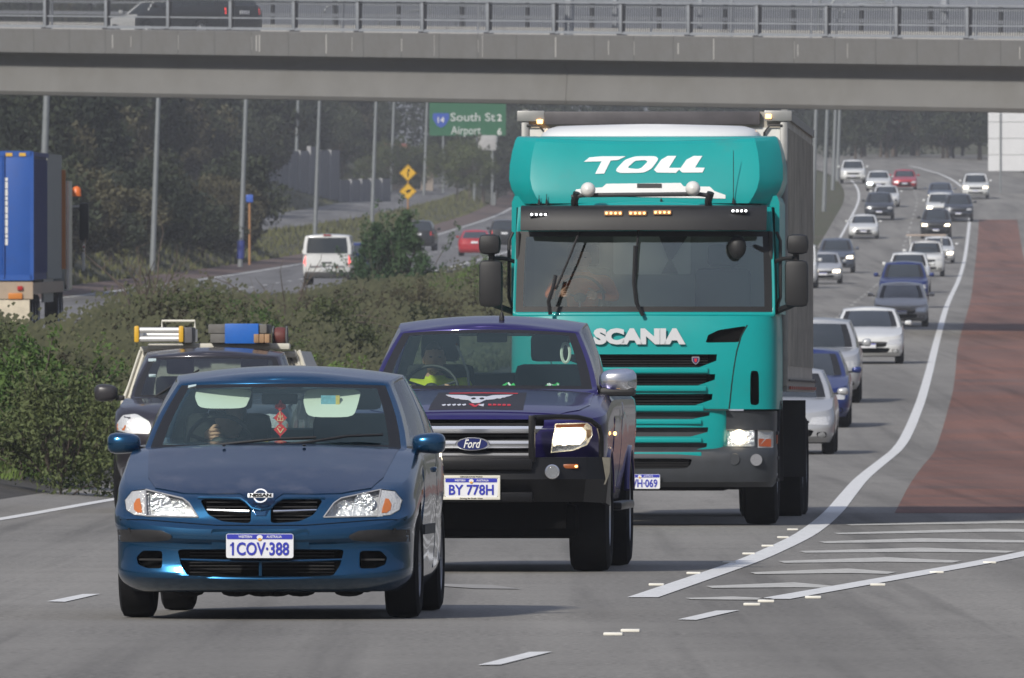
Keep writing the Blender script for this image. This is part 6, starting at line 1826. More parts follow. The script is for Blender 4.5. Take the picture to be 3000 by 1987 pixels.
        ar.tube([(s * 1.37, .22, 2.03), (s * 1.27, .32, 1.99), (s * 1.19, .40, 1.96)], .03, 7, BLK)
        ar.build('mirror_arm', BLK, root)
    # company name on the fairing, drawn letter by letter
    ln = MATS.get('company lettering') or mat('company lettering', (.80, .82, .82), .35)
    sx, sz, zc = 1.115 / 765, .001455, 432.0
    def Q(pl): return [((x - 1147) * .001455, (2715 - z) * .001455) for x, z in pl]
    T = [[(760, 413), (795, 385), (870, 378), (1025, 378), (975, 402), (930, 405), (890, 488), (833, 490), (872, 410)],
         [(1025, 405), (960, 470), (985, 485), (1140, 482), (1195, 455), (1232, 400), (1225, 382), (1160, 376), (1085, 383), (1045, 405), (1060, 402), (1120, 398), (1160, 402), (1165, 415), (1130, 450), (1105, 460), (1045, 460), (1035, 450), (1075, 403)],
         [(1290, 376), (1345, 376), (1300, 452), (1375, 452), (1345, 484), (1225, 482), (1205, 465), (1250, 400)],
         [(1455, 376), (1510, 376), (1465, 450), (1527, 452), (1512, 482), (1385, 482), (1365, 465), (1410, 400)]]
    nm = empty('company_lettering', (0, 0, 0)); nm.parent = root
    for i, pl in enumerate(T):
        if i == 1:
            outer = smooth_poly(Q([(960, 466), (1020, 400), (1085, 378), (1215, 377), (1234, 396), (1190, 458), (1140, 483), (985, 485)]), .22)
            inner = smooth_poly(Q([(1035, 452), (1085, 406), (1150, 402), (1165, 412), (1125, 452), (1100, 460)]), .2)
            n = 40
            def ringpts(pp):
                tot = [0]
                for a, b in zip(pp, pp[1:] + pp[:1]): tot.append(tot[-1] + math.dist(a, b))
                out = []
                for j in range(n):
                    d = tot[-1] * j / n
                    q = max(k2 for k2 in range(len(pp)) if tot[k2] <= d + 1e-9)
                    a, b = pp[q], pp[(q + 1) % len(pp)]; u = (d - tot[q]) / max(1e-9, tot[q + 1] - tot[q])
                    out.append((a[0] + (b[0] - a[0]) * u, a[1] + (b[1] - a[1]) * u))
                return out
            A, B = ringpts(outer), ringpts(inner)
            def hit(u, w, off): return bvf.ray_cast(Vector((u, -5, w)), Vector((0, 1, 0)))[0] + Vector((0, -off, 0))
            vs = [hit(*q, .008) for q in A] + [hit(*q, .008) for q in B] + [hit(*q, .0) for q in A] + [hit(*q, .0) for q in B]
            fs = []
            for j in range(n):
                k2 = (j + 1) % n
                fs += [(j, k2, n + k2, n + j), (j, 2 * n + j, 2 * n + k2, k2), (n + j, n + k2, 3 * n + k2, 3 * n + j)]
            MB().add(vs, fs, ln).build('letter', ln, nm, smooth=False)
        else:
            patch('letter', Q(pl), bvf, ln, nm, 'front', .008, .012, .08)
    # white lower band of the fairing and its vent
    wb = patch('white_band', Q([(715, 588), (880, 575), (905, 553), (1375, 548), (1395, 570), (1560, 572), (1590, 600), (1660, 625), (1660, 648), (850, 632), (700, 612)]), bvf, WHT, root, 'front', .006, .012, .1)
    patch('vent', Q([(1100, 552), (1255, 552), (1255, 577), (1100, 577)]), bvf, BLK, wb, 'front', .016, .014, .1)
    # white deflector above
    kd = [(3.50, 1.02, 1.05, .6, 2.6, 2.55, .1), (3.60, 1.02, 1.10, .62, 2.6, 2.55, .1), (3.67, .98, 1.2, .62, 2.4, 2.55, .1), (3.705, .88, 1.32, .6, 2.2, 2.5, .1)]
    bm_obj(shell_bm(kd, lambda y: 3.705, lambda y: .012, nz=8, nf=14, ns=6), 'roof_deflector', WHT, root)
    # spotlights on the roof bar
    rb = MB().tube([(-.66, .12, 3.02), (-.55, .10, 3.035), (.50, .10, 3.045), (.62, .12, 3.03)], .020, 8, GRY)
    for x in (-.63, .60): rb.tube([(x, .20, 2.90), (x - .005, .14, 2.98), (x + .02, .11, 3.06)], .034, 8, BLK)
    rbo = rb.build('lamp_bar', GRY, root)
    for x in (-.505, .458):
        sp = MB().lathe([(-.09, 0), (-.082, .035), (-.06, .058), (-.02, .069), (.02, .066), (.06, .045), (.08, 0)], (x, .07, 3.085 + (.01 if x > 0 else 0)), 'Y', 20, mat('white lamp cover', (.72, .71, .68), .4)).build('spotlight', None, root)
    for (x, z, h) in ((.82, 2.96, .49), (-.97, 2.95, .09), (-.90, 2.95, .10), (.155, 2.95, .05)):
        MB().lathe([(0, .016), (.05, .008), (.06, .004), (h, .003)], (x, .35, z), 'Z', 7, BLK).build('aerial', BLK, root)
    # chassis, wheels, box body
    ch = MB().box((0, 6.0, .85), (.9, 10.4, .26), VOID); ch.box((0, 1.0, .42), (1.5, 1.2, .2), VOID, None, .03); ch.bar((-.9, 1.4, .5), (.9, 1.4, .5), .07, m=VOID)
    for x in (-.8, .8): ch.box((x, 4.6, .75), (.6, 1.4, .55), GRY, None, .05)
    ch.build('chassis', VOID, root)
    for s in (1, -1):
        wheel(root, s * 1.045, 1.40, .505, .315, 8, SIL)
        for yy in (8.6, 9.95):
            wheel(root, s * 1.08, yy, .505, .31, 8, SIL); wheel(root, s * .76, yy, .505, .30, 5, SIL)
        MB().box((s * 1.0, 7.85, .78), (.55, .02, .75), BLK).build('mud_flap', BLK, root)
        MB().box((s * .95, 1.98, .62), (.50, .02, .60), BLK).build('mud_flap', BLK, root)
    BX = mat('grey box body', (.46, .43, .37), .55, .0, .1, noise=(1.3, .12), dirt=((.16, .14, .11), 1.6, .42, .9))
    by0, by1, bz0, bz1 = 2.75, 12.2, 1.28, 3.86
    b = MB().box((0, (by0 + by1) / 2, (bz0 + bz1) / 2), (2.44, by1 - by0, bz1 - bz0), BX)
    bo = b.build('box_body', BX, root, smooth=False)
    rb = MB()
    k = 0
    y = by0 + .18
    while y < by1 - .1:
        for s in (1, -1): rb.box((s * 1.228, y, (bz0 + bz1) / 2 + .03), (.018, .05, bz1 - bz0 - .34), BX)
        y += .17; k += 1
    rb.build('side_ribs', BX, root, smooth=False)
    WB = mat('white box front', (.74, .74, .70), .45, noise=(1.5, .05), dirt=((.35, .33, .28), 1.2, .55, 1.0))
    MB().box((0, by0 - .012, 3.32), (2.36, .02, .78), WB).build('box_front_panel', WB, root)
    MB().box((-.02, by0 - .05, 3.80), (2.02, .07, .125), mat('dark box lid', (.07, .065, .07), .5, noise=(4, .3)), None, .01).build('box_top_rail', None, root)
    AL = mat('dull aluminium', (.32, .32, .31), .45, .6, noise=(6, .15))
    fr = MB()
    for s in (1, -1):
        fr.box((s * 1.215, by0 - .01, 2.57), (.075, .075, 2.58), AL, None, .02)
        fr.box((s * 1.215, (by0 + by1) / 2, 3.845), (.055, by1 - by0, .075), AL)
        fr.box((s * 1.215, (by0 + by1) / 2, 1.30), (.06, by1 - by0, .13), AL)
        fr.box((s * 1.16, by0 - .055, 3.82), (.26, .02, .10), AL, None, .008)
        fr.tube([(s * 1.03, by0 - .05, 3.45), (s * 1.03, by0 - .05, 3.66), (s * 1.08, by0 - .05, 3.73), (s * 1.2, by0 - .05, 3.73)], .012, 6, GRY)
    fr.build('box_frame', AL, root)
    dt = MB()
    dt.box((1.262, (by0 + by1) / 2, 1.34), (.012, by1 - by0 - .2, .018), GRY)
    for i in range(14): dt.box((1.262, by0 + .5 + i * .65, 1.27), (.014, .34, .03), mat('reflective red tape', (.38, .07, .05), .4))
    dt.build('reflective_tape', GRY, root, smooth=False)
    for x, z in ((-1.075, 3.768), (1.07, 3.815)):
        MB().box((x, by0 - .075, z), (.055, .025, .04), LITA, None, .008).build('marker_light', LITA, root)
    pose = dict(pelvis=(-.62, 1.45, 1.86), neck=(-.62, 1.48, 2.33), head=(-.62, 1.44, 2.46), shL=(-.85, 1.45, 2.27), elL=(-.92, 1.15, 2.12), wrL=(-.80, .98, 2.14), shR=(-.40, 1.45, 2.27), elR=(-.30, 1.15, 2.10), wrR=(-.46, .98, 2.12), knL=(-.75, .9, 1.9), knR=(-.5, .9, 1.9))
    make_person(M, pose, ORNG, 'lorry driver in an orange work shirt behind the tall windscreen', hair=mat('brown hair', (.05, .03, .02), .8))

# ------------------------------------------------------------------ the dark tray pickup with a service body, and its load
DUTE = mat('dark plum grey paint', (0.030, 0.027, 0.036), 0.30, 0.4, 0.9, noise=(140, .1), dirt=((.09, .085, .085), 2.4, .55, 1.2))
def build_tray_pickup():
    M = vehicle_matrix(-3.12, 130.0, .045, .09)
    root = empty('tray_pickup', (0, 0, 0), 'dark grey pickup with an off white tapered service body, half hidden behind the blue hatchback', 'pickup')
    root.matrix_world = M
    zt = pchip([(.0, .93), (.1, .98), (.35, 1.06), (.8, 1.11), (1.2, 1.15), (2.2, 1.17), (3.0, 1.17)])
    keys = [(.33, .84, .10, .5, 3, 3.0, .1), (.5, .885, .0, .5, 3, 3.0, .1), (.75, .90, .0, .5, 3, 3.0, .1), (.88, .89, .05, .5, 3, 3.0, .1), (.93, .85, .09, .5, 2.8, 3.0, .1)]
    bm = shell_bm(keys, zt, lambda y: interp([0, .4, 1.2, 2], [0, .04, .03, .0], y), nz=14, nf=14, ns=16)
    bvh = BVHTree.FromBMesh(bm)
    b = bm_obj(bm, 'body', DUTE, root)
    c = MB()
    for s in (1, -1): c.lathe([(s * .56, .40), (s * 1.2, .40)], (0, .85, .36), 'X', 26, VOID)
    c.prism(rrect(-.45, .45, .70, .86, .04), -.5, .15, VOID); c.prism(rrect(-.62, .62, .40, .52, .04), -.5, .12, VOID)
    cut(b, c)
    for s in (1, -1):
        patch('headlight', [(s * a, z) for a, z in smooth_poly([(.49, .80), (.52, .92), (.66, 1.0), (.80, .985), (.865, .90), (.86, .83), (.72, .80)], .2)], bvh, mat('bright lamp glass', (.78, .78, .76), .1, .4, .8, bump=(40, .6)), root, 'front', .006, .012, .05)
        patch('indicator', [(s * a, z) for a, z in [(.76, .88), (.86, .90), (.86, .84), (.78, .83)]], bvh, AMB, root, 'front', .012, .01, .05)
        mirror(root, s * 1.05, 1.30, 1.21, .24, .175, mat('worn black mirror', (.035, .033, .037), .35), None)
        wheel(root, s * .80, .85, .36, .235, 6)
        wheel(root, s * .80, 3.95, .36, .235, 6)
        patch('door', [(1.3, .42), (2.4, .42), (2.4, 1.16), (1.25, 1.14)], bvh, DUTE, root, 'right' if s > 0 else 'left', .006, .012, .2)
    number_plate(root, '1BXK·204', 0, -.03, .58) if False else None
    p = dict(zb0=1.145, zb1=1.17, zt=1.585, arc=.045, crown=.05, w0=.80, y0=1.10, b0=.18, w1=.655, y1=1.80, b1=.14, wr0=.78, yr0=2.75, wr1=.66, yr1=2.6, sides=[(.1, .9)], g=.91, v0=.05, v1=.95, fcrown=.02, br=.05)
    cabin(p, root, DUTE, glass('dim windscreen', (.55, .62, .60), 1.7), SIDEG)
    MB().box((0, 1.6, 1.06), (1.4, .6, .12), DASH, None, .04).build('dashboard', DASH, root)
    for sx in (-.38, .38): seat(root, sx, 2.15, .72)
    wiper(root, [(-.55, 1.22, 1.17), (-.35, 1.30, 1.30), (-.12, 1.48, 1.44)], .011)
    for (x, z, w) in ((-.62, 1.545, .08), (-.60, 1.385, .07), (-.30, 1.19, .09)):
        yy = 1.10 + (z - 1.16) * 1.62 + .10
        MB().box((x, yy, z), (w, .006, .03), mat('sticker pale', (.55, .68, .72), .5)).build('screen_sticker', None, root)
    OW = mat('off white service body', (.62, .60, .52), .5, noise=(2, .06), dirt=((.30, .25, .18), 3.0, .5, 1.0))
    sbv = [(-1.02, .95), (-1.02, 1.12), (-.80, 1.64), (.80, 1.64), (1.02, 1.12), (1.02, .95)]
    sb = MB().prism(sbv, 2.85, 5.1, OW).build('service_body', OW, root, smooth=False)
    MB().box((0, 4.0, .80), (1.86, 2.3, .42), OW, None, .02).build('tray_side', OW, root)
    ed = MB()
    for s in (1, -1):
        for o in (.0, -.05):
            ed.bar((s * (1.03 + o), 2.84, 1.0), (s * (.815 + o), 2.84, 1.65), .014, n=6, m=mat('pale pipe', (.72, .70, .62), .4))
        ed.box((s * .80, 2.83, 1.40), (.02, .02, .5), GRY, Matrix.Translation((s * .80, 2.83, 1.4)) @ Matrix.Rotation(s * -.41, 4, 'Y') @ Matrix.Translation((-s * .80, -2.83, -1.4)))
    ed.build('body_edge', OW, root)
    rk = MB().box((0, 2.72, 1.685), (1.46, .14, .065), OW, None, .02)
    rk.box((0, 2.80, 1.60), (1.56, .05, .06), OW, None, .015); rk.box((-.66, 2.75, 1.66), (.30, .12, .05), OW, None, .015)
    rk.build('roof_rack', OW, root)
    # the load on the rack, each piece a thing
    LY = mat('ladder yellow', (.72, .42, .03), .5); LA = mat('ladder aluminium', (.68, .68, .66), .4, .4)
    ld = empty('ladder', (0, 0, 0), 'white and yellow ended ladder lying on the service body rack', 'ladder'); place(ld, M, (-.60, 2.72, 1.705))
    for s in (1, -1):
        MB().box((s * .225, .9, .10), (.035, 2.2, .13), LA, None, .01).build('ladder_rail', LA, ld)
        MB().box((s * .228, -.22, .105), (.052, .06, .17), LY, None, .02).build('end_cap', LY, ld)
    for i, (z, y) in enumerate(((.145, -.2), (.055, -.2), (.10, .5), (.10, 1.2))): MB().bar((-.21, y, z), (.21, y, z), .030, n=8, m=LA).build('rung', LA, ld)
    tf = MB()
    tf.tube([(-.17, 0, 0), (-.17, 0, .08), (.17, 0, .08), (.17, 0, 0)], .013, 6, mat('pale pipe'))
    t = tf.build('pipe_frame', mat('pale pipe')); place(t, M, (-.50, 3.9, 1.875)); tag(t, 'thin white pipe frame standing up behind the ladder', 'frame')
    def boxy(name, dims, m, loc, label, cat, bev=.01, group=None):
        o = MB().box((0, 0, dims[2] / 2), dims, m, None, bev).build(name, m); place(o, M, loc); tag(o, label, cat, group); return o
    GBX = mat('weathered grey board', (.16, .155, .145), .8, noise=(6, .3))
    boxy('tool_case', (.12, .5, .16), mat('worn grey case', (.12, .12, .13), .6, noise=(8, .3)), (-.32, 2.75, 1.72), 'small grey tool case next to the ladder on the rack', 'case', .012)
    for i, (z, w, x) in enumerate(((1.72, .56, .20), (1.818, .60, .20))):
        o = boxy('grey_box', (w, .8, .094), GBX, (x, 2.95, z), ['lower grey box under the blue band on the service body rack', 'upper grey box under the blue band on the service body rack'][i], 'box', .012, 'grey boxes on the service body rack')
    bl = MB().box((0, 0, .10), (.345, .82, .205), mat('blue cover', (.01, .13, .52), .5, noise=(5, .1)), None, .01).build('blue_cover', None)
    place(bl, M, (.245, 2.93, 1.715)); tag(bl, 'bright blue cover wrapped round the grey boxes on the rack', 'cover')
    tb = empty('timber_stack', (0, 0, 0), 'short stack of brown timber offcuts beside the blue cover', 'timber'); place(tb, M, (.46, 2.50, 1.72))
    TM = mat('brown timber', (.36, .22, .12), .7, noise=(9, .3))
    for i in range(3): MB().box((-.055 + .055 * i, 0, .045), (.051, .3, .09), TM, None, .008).build('timber', TM, tb)
    rl = empty('hose_reel', (0, 0, 0), 'grey and red hose reel at the end of the rack', 'reel'); place(rl, M, (.62, 2.75, 1.71)); rl.scale = (.62, .8, .62)
    MB().lathe([(-.12, .17), (-.10, .17), (-.10, .09), (.10, .09), (.10, .17), (.12, .17)], (0, .1, .13), 'X', 20, mat('worn grey case')).build('drum', GRY, rl)
    MB().lathe([(-.09, .135), (-.05, .15), (.05, .15), (.09, .135)], (0, .1, .13), 'X', 20, mat('dull red hose', (.13, .035, .03), .6)).build('hose', GRY, rl)
    ub = MB().box((0, 2.2, .42), (1.2, 4.2, .2), VOID); ub.build('underbody', VOID, root)

# ------------------------------------------------------------------ the container lorry on the far carriageway, seen from behind
def build_container_lorry(X, Y, Z, slope, pitch=0):
    # local +y is the direction of travel
    M = vehicle_matrix(X, Y, slope, Z, pitch)
    root = empty('container_lorry', (0, 0, 0), 'lorry driving away with a blue shipping container, cut by the picture edge', 'lorry')
    root.matrix_world = M
    BL = mat('container blue', (.012, .085, .36), .5, noise=(1.6, .12), dirt=((.05, .05, .07), 1.6, .55, 1.1)); BL2 = mat('container navy', (.025, .040, .165), .6, noise=(1.6, .15))  # the navy is the door blue darkened, the side's shade put into the colour
    GC = mat('container grey', (.26, .27, .25), .6, noise=(2, .1)); RU = mat('rusty trailer beige', (.42, .33, .24), .7, noise=(3, .25), dirt=((.20, .10, .05), 3, .5, .9))
    z0, z1 = 1.20, 3.92
    b = MB().box((0, 3.05, (z0 + z1) / 2), (2.36, 6.0, z1 - z0), BL2)
    b.build('container_body', BL2, root, smooth=False)
    for i, x in enumerate((-.90, -.30, .30, .90)):
        d = MB().box((x, .0, (z0 + z1) / 2), (.56, .06, z1 - z0 - .16), BL, None, .03).build('door_panel', BL, root)
    fr = MB()
    for s in (1, -1): fr.box((s * 1.19, .03, (z0 + z1) / 2), (.08, .14, z1 - z0), BL); fr.box((s * 1.19, 3.05, z1 - .05), (.08, 6.04, .10), BL2)
    fr.box((0, .02, z1 - .04), (2.4, .12, .11), BL); fr.box((0, .02, z0 + .05), (2.4, .12, .12), BL)
    for x in (-.6, 0, .6): fr.bar((x, -.06, z0 + .05), (x, -.06, z1 - .05), .018, n=6, m=BL)
    fr.build('container_frame', BL, root)
    hz = MB()
    for i in range(8): hz.box((-1.0 + i * .285, -.045, z1 - .06), (.14, .012, .07), mat('hazard yellow', (.70, .42, .06), .5), Matrix.Identity(4))
    hz.build('hazard_strip', None, root, smooth=False)
    wr = MB(); r2 = random.Random(3)
    z = z1 - .55
    while z > z1 - 1.95:
        h = r2.choice((.07, .10, .14)); wr.box((.64, -.036, z - h / 2), (.085, .008, h), WHT); z -= h + .018
    wr.build('painted_code', WHT, root, smooth=False)
    rib = MB()
    for i in range(18): rib.box((1.195, .35 + i * .32, (z0 + z1) / 2), (.03, .14, z1 - z0 - .3), BL2)
    rib.build('side_ribs', BL2, root, smooth=False)
    g = MB().box((0, 9.3, (z0 + z1) / 2), (2.38, 6.0, z1 - z0), GC).build('second_container', GC, root, smooth=False)
    tr = MB().box((0, 6.2, 1.02), (2.44, 12.6, .24), RU); tr.box((0, -.1, .98), (2.44, .14, .36), RU)
    tr.build('trailer_deck', RU, root, smooth=False)
    rear = MB().box((0, -.16, .52), (2.3, .05, .52), mat('cream mud flap board', (.62, .55, .42), .6, noise=(5, .2)))
    rear.build('rear_board', None, root, smooth=False)
    for s in (1, -1):
        MB().box((s * .85, -.20, .86), (.30, .05, .13), mat('orange tail lamp', (.62, .22, .04), .3), None, .02).build('tail_light', AMB, root)
        MB().box((s * .95, -.20, 1.03), (.12, .05, .09), REDL, None, .02).build('tail_light', REDL, root)
        for yy in (1.2, 2.4, 3.6): wheel(root, s * 1.0, yy, .44, .30, 5, SIL, True)
        for yy in (11.5, 12.8): wheel(root, s * 1.02, yy, .5, .30, 5, SIL, True)
        MB().box((s * 1.15, 7.0, .95), (.05, 4.0, .5), mat('dull aluminium')).build('side_guard', SIL, root)
        MB().bar((s * 1.30, 12.9, .95), (s * 1.30, 12.9, 3.35), .09, n=10, m=CHR).build('exhaust_stack', CHR, root)
        MB().box((s * 1.23, 12.3, 2.5), (.09, .10, 2.2), mat('orange grab post', (.55, .20, .05), .5)).build('corner_post', None, root)
        ca = MB().box((s * 1.55, 15.0, 2.45), (.22, .14, .85), BLK, None, .05).build('wing_mirror', BLK, root)
        MB().box((s * 1.36, 15.0, 2.8), (.24, .06, .05), SIL).build('mirror_arm', SIL, root)
        MB().lathe([(0, .11), (.16, .10), (.21, .06), (.23, 0)], (s * 1.40, 14.6, 3.02), 'Z', 14, mat('orange beacon', (.75, .16, .02), .4)).build('beacon', None, root)
    cb = MB().box((0, 14.6, 2.05), (2.42, 2.6, 2.3), mat('pale silver cab', (.50, .52, .50), .35, .3), None, .12)
    cb.box((0, 14.4, 3.35), (2.2, 1.8, .55), mat('pale silver cab'), None, .2)
    cb.build('cab', SIL, root)
    fr2 = MB().box((0, 9, .9), (.9, 12, .3), VOID); fr2.build('chassis', VOID, root)

# ------------------------------------------------------------------ other cars
CARS = {}
def car_proto(kind):
    """parts of an ordinary car, parked out of the scene list until it is copied"""
    q = {'sedan': dict(L=4.6, W=1.77, H=1.45, hood=.72, nose=.62, belt=.92, ws=(1.15, 1.95), rear=(3.75, 3.05), boot=True, r=.315, wb=(.85, 3.55)),
         'hatch': dict(L=4.1, W=1.72, H=1.48, hood=.76, nose=.66, belt=.95, ws=(1.0, 1.75), rear=(3.95, 3.45), boot=False, r=.305, wb=(.82, 3.35)),
         'suv': dict(L=4.7, W=1.86, H=1.74, hood=.98, nose=.86, belt=1.12, ws=(1.15, 1.85), rear=(4.55, 4.15), boot=False, r=.36, wb=(.88, 3.6)),
         'ute': dict(L=5.2, W=1.84, H=1.76, hood=1.02, nose=.90, belt=1.15, ws=(1.25, 1.95), rear=(3.45, 3.25), boot=True, r=.375, wb=(.92, 4.1)),
         'van': dict(L=4.9, W=1.90, H=1.97, hood=1.02, nose=.80, belt=1.15, ws=(.75, 1.45), rear=(4.88, 4.78), boot=False, r=.335, wb=(.85, 3.9))}[kind]
    hw = q['W'] / 2
    gz = .20 if kind in ('sedan', 'hatch') else .28
    tail = q['belt'] + (.02 if kind != 'ute' else .0)
    zt = pchip([(.02, q['nose']), (.12, q['nose'] + .06), (.35, q['hood'] + .02), (q['ws'][0], q['belt'] - .02), (q['L'] * .6, q['belt'] + .01), (q['L'], tail)])
    keys = [(gz, hw * .90, .10, .45, 2.9, q['L'] - .12, .25), (gz + .10, hw * .965, .0, .45, 2.9, q['L'], .25), (gz + .25, hw * .985, -.01, .45, 2.9, q['L'], .25), (q['nose'] - .12, hw * .985, .03, .46, 2.8, q['L'] - .02, .25), (q['nose'], hw * .94, .07, .48, 2.7, q['L'] - .04, .25)]
    keys = sorted(keys)
    bm = shell_bm(keys, zt, lambda y: interp([0, .3, 1.1, 2], [0, .035, .035, 0], y), nz=10, nf=9, ns=12, nr=7, ncap=6)
    bvh = BVHTree.FromBMesh(bm)
    P0 = mat('car paint')
    root = bpy.data.objects.new('proto', None); COL.objects.link(root)
    b = bm_obj(bm, 'body', P0, root)
    c = MB()
    for yy in q['wb']:
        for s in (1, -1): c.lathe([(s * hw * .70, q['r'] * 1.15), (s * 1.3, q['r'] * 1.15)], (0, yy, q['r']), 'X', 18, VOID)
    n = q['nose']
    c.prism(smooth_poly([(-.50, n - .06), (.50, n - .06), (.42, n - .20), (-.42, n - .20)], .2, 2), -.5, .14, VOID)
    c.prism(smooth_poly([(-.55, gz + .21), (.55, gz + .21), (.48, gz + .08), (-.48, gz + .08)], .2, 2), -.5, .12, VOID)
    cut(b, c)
    if kind == 'van':
        sides = [(.08, .30)]
    elif kind == 'suv': sides = [(.07, .36), (.40, .66), (.70, .93)]
    elif kind == 'ute': sides = [(.09, .50), (.56, .92)]
    else: sides = [(.07, .44), (.48, .86)]
    p = dict(zb0=q['belt'] - .02, zb1=tail, zt=q['H'] - .11, arc=.035, crown=.06, w0=hw * .885, y0=q['ws'][0], b0=.18, w1=hw * .70 if kind != 'van' else hw * .84, y1=q['ws'][1], b1=.14, wr0=hw * .88 if kind != 'van' else hw * .95, yr0=q['rear'][0], wr1=hw * .68 if kind != 'van' else hw * .87, yr1=q['rear'][1], sides=sides, g=.90, v0=.05, v1=.92, fcrown=.015, rdrop=-.02 if kind in ('sedan', 'hatch') else 0, br=.10)
    cabin(p, root, P0, DKGLASS, DKGLASS, low=True)
    for s in (1, -1):
        hx = hw - .08
        patch('headlight', [(s * a, z) for a, z in [(hx - .36, n - .13), (hx - .30, n - .02), (hx - .02, n + .01), (hx + .03, n - .06), (hx - .04, n - .14)]], bvh, mat('car headlight'), root, 'front', .006, .012, .1)
        patch('tail_light', [(s * a, z) for a, z in ([(hw - .22, tail - .26), (hw - .22, tail - .06), (hw - .05, tail - .05), (hw - .04, tail - .26)] if kind != 'van' else [(hw - .13, .72), (hw - .13, 1.14), (hw - .03, 1.14), (hw - .03, .72)])], bvh, mat('car tail light'), root, 'rear', .006, .012, .12)
        mirror(root, s * (hw + .10), q['ws'][0] + .28, q['belt'] + .10, .18, .12 if kind in ('sedan', 'hatch') else .16, P0, None)
        for yy in q['wb']: wheel(root, s * (hw - .125), yy, q['r'], .21, 6, SIL, True)
        patch('fog_recess', [(s * a, z) for a, z in rrect(hx - .22, hx - .06, gz + .08, gz + .17, .03, 2)], bvh, VOID, root, 'front', .006, .01, .2)
    g = MB()
    for i in range(3): g.box((0, .10, n - .09 - .035 * i), (.86, .02, .012), CHR if i == 0 else BLK)
    g.build('grille', BLK, root)
    o = MB().box((0, -.03, gz + .26), (.372, .012, .115), PLATEW, None, .004).build('number_plate', PLATEW, root)
    MB().box((0, -.038, gz + .303), (.36, .008, .022), PLATEB).build('header_band', PLATEB, o)
    MB().box((0, q['L'] + .02, (tail - .2) if kind != 'van' else .62), (.372, .02, .115), PLATEW, None, .004).build('number_plate', PLATEW, root)
    if kind == 'van':
        MB().box((0, 4.93, .40), (1.7, .12, .22), GRY, None, .04).build('rear_bumper', GRY, root)
        MB().box((0, 4.90, .86), (.36, .06, .05), GRY, None, .02).build('tailgate_handle', GRY, root)
        MB().box((0, 4.91, .72), (1.30, .04, .06), mat('silver strip grey', (.25, .25, .26), .4), None, .015).build('tailgate_strip', GRY, root)
        MB().box((0, 4.80, 1.90), (.30, .06, .04), REDL, None, .01).build('high_brake_light', REDL, root)
    MB().box((0, q['L'] / 2, gz + .03), (q['W'] * .78, q['L'] * .82, .10), VOID).build('underbody', VOID, root)
    if kind == 'ute':
        MB().box((0, 4.4, q['belt'] - .02), (1.5, 1.5, .06), VOID).build('tub_floor', VOID, root)
    return root

def kids(o): return [c for c in bpy.data.objects if c.parent == o]

def copy_tree(o, parent=None, name=None, children=None):
    c = o.copy(); COL.objects.link(c); c.parent = parent
    if name: c.name = name
    for ch in children[o.name] if children and o.name in children else []: copy_tree(ch, c, None, children)
    return c

def make_car(kind, name, M, colour, label, cat, group, lit='none', tail='none', extra=None):
    if kind not in CARS:
        r = car_proto(kind)
        tree = {}
        for o in bpy.data.objects:
            if o.parent is not None: tree.setdefault(o.parent.name, []).append(o)
        sub = {}
        def walk(o):
            sub[o.name] = tree.get(o.name, [])
            for c in sub[o.name]: walk(c)
        walk(r)
        CARS[kind] = (r, sub)
    r, sub = CARS[kind]
    c = copy_tree(r, None, name, sub)
    c.matrix_world = M
    tag(c, label, cat, group)
    stack = [c]
    tr = {}
    for o in COL.objects:
        if o.parent is not None: tr.setdefault(o.parent, []).append(o)
    side = 0
    while stack:
        o = stack.pop()
        stack += tr.get(o, [])
        if o.type != 'MESH': continue
        for sl in o.material_slots:
            nm = sl.material.name if sl.material else ''
            new = None
            if nm == 'car paint': new = colour
            elif nm == 'car headlight':
                wx = o.data.vertices[0].co.x
                on = lit == 'both' or (lit == 'left' and wx < 0) or (lit == 'right' and wx > 0)
                new = LIT if on else (LITB if lit == 'blue' and wx < 0 else mat('bright lamp glass', (.78, .78, .76), .1, .4, .8))
            elif nm == 'car tail light': new = REDON if tail == 'on' else REDL
            if new is not None:
                sl.link = 'OBJECT'; sl.material = new
    return c

def drop_protos():
    for r, sub in CARS.values():
        names = list(sub.keys())
        for n in names:
            o = bpy.data.objects.get(n)
            if o: bpy.data.objects.remove(o)
# ================================================================== build the scene
build_ground()
build_markings()
BR = build_bridge()
build_street()
build_plants()
build_blue_car()
build_pickup()
build_lorry()
build_tray_pickup()

CW = paint('car white', (.66, .67, .66), .0, .3)
CS = paint('car silver', (.46, .47, .48), .3)
CB = paint('car beige silver', (.46, .43, .39), .2)
CG = paint('car dark grey blue', (.035, .042, .055), .4)
CGB = paint('car grey blue', (.10, .12, .16), .5)
CBL = paint('car royal blue', (.010, .028, .16), .4)
CR = paint('car red', (.42, .02, .03), .1)
CDK = paint('car charcoal', (.020, .021, .024), .3)

def road_car(kind, name, px, py, colour, label, cat, lit='none', d=None, slope=None, grp='cars queueing towards the camera'):
    """px, py: where the middle of the front axle meets the road in the photograph"""
    if d is None: d = ground_D(py)
    x = (px - 1500) * d / FPX
    sl = (edgeX(d + 6) - edgeX(d - 6)) / 12 if slope is None else slope
    pitch = math.atan((zR(d + 4) - zR(d)) / 4)
    q = {'sedan': .85, 'hatch': .82, 'suv': .88, 'ute': .92, 'van': .85}[kind]
    return make_car(kind, name, vehicle_matrix(x - q * sl, d - q, sl, zR(d) - q * math.tan(pitch), pitch), colour, label, cat, grp, lit)

def z1(x, y): return (2300 + x * .3189, 440 + y * .3189)
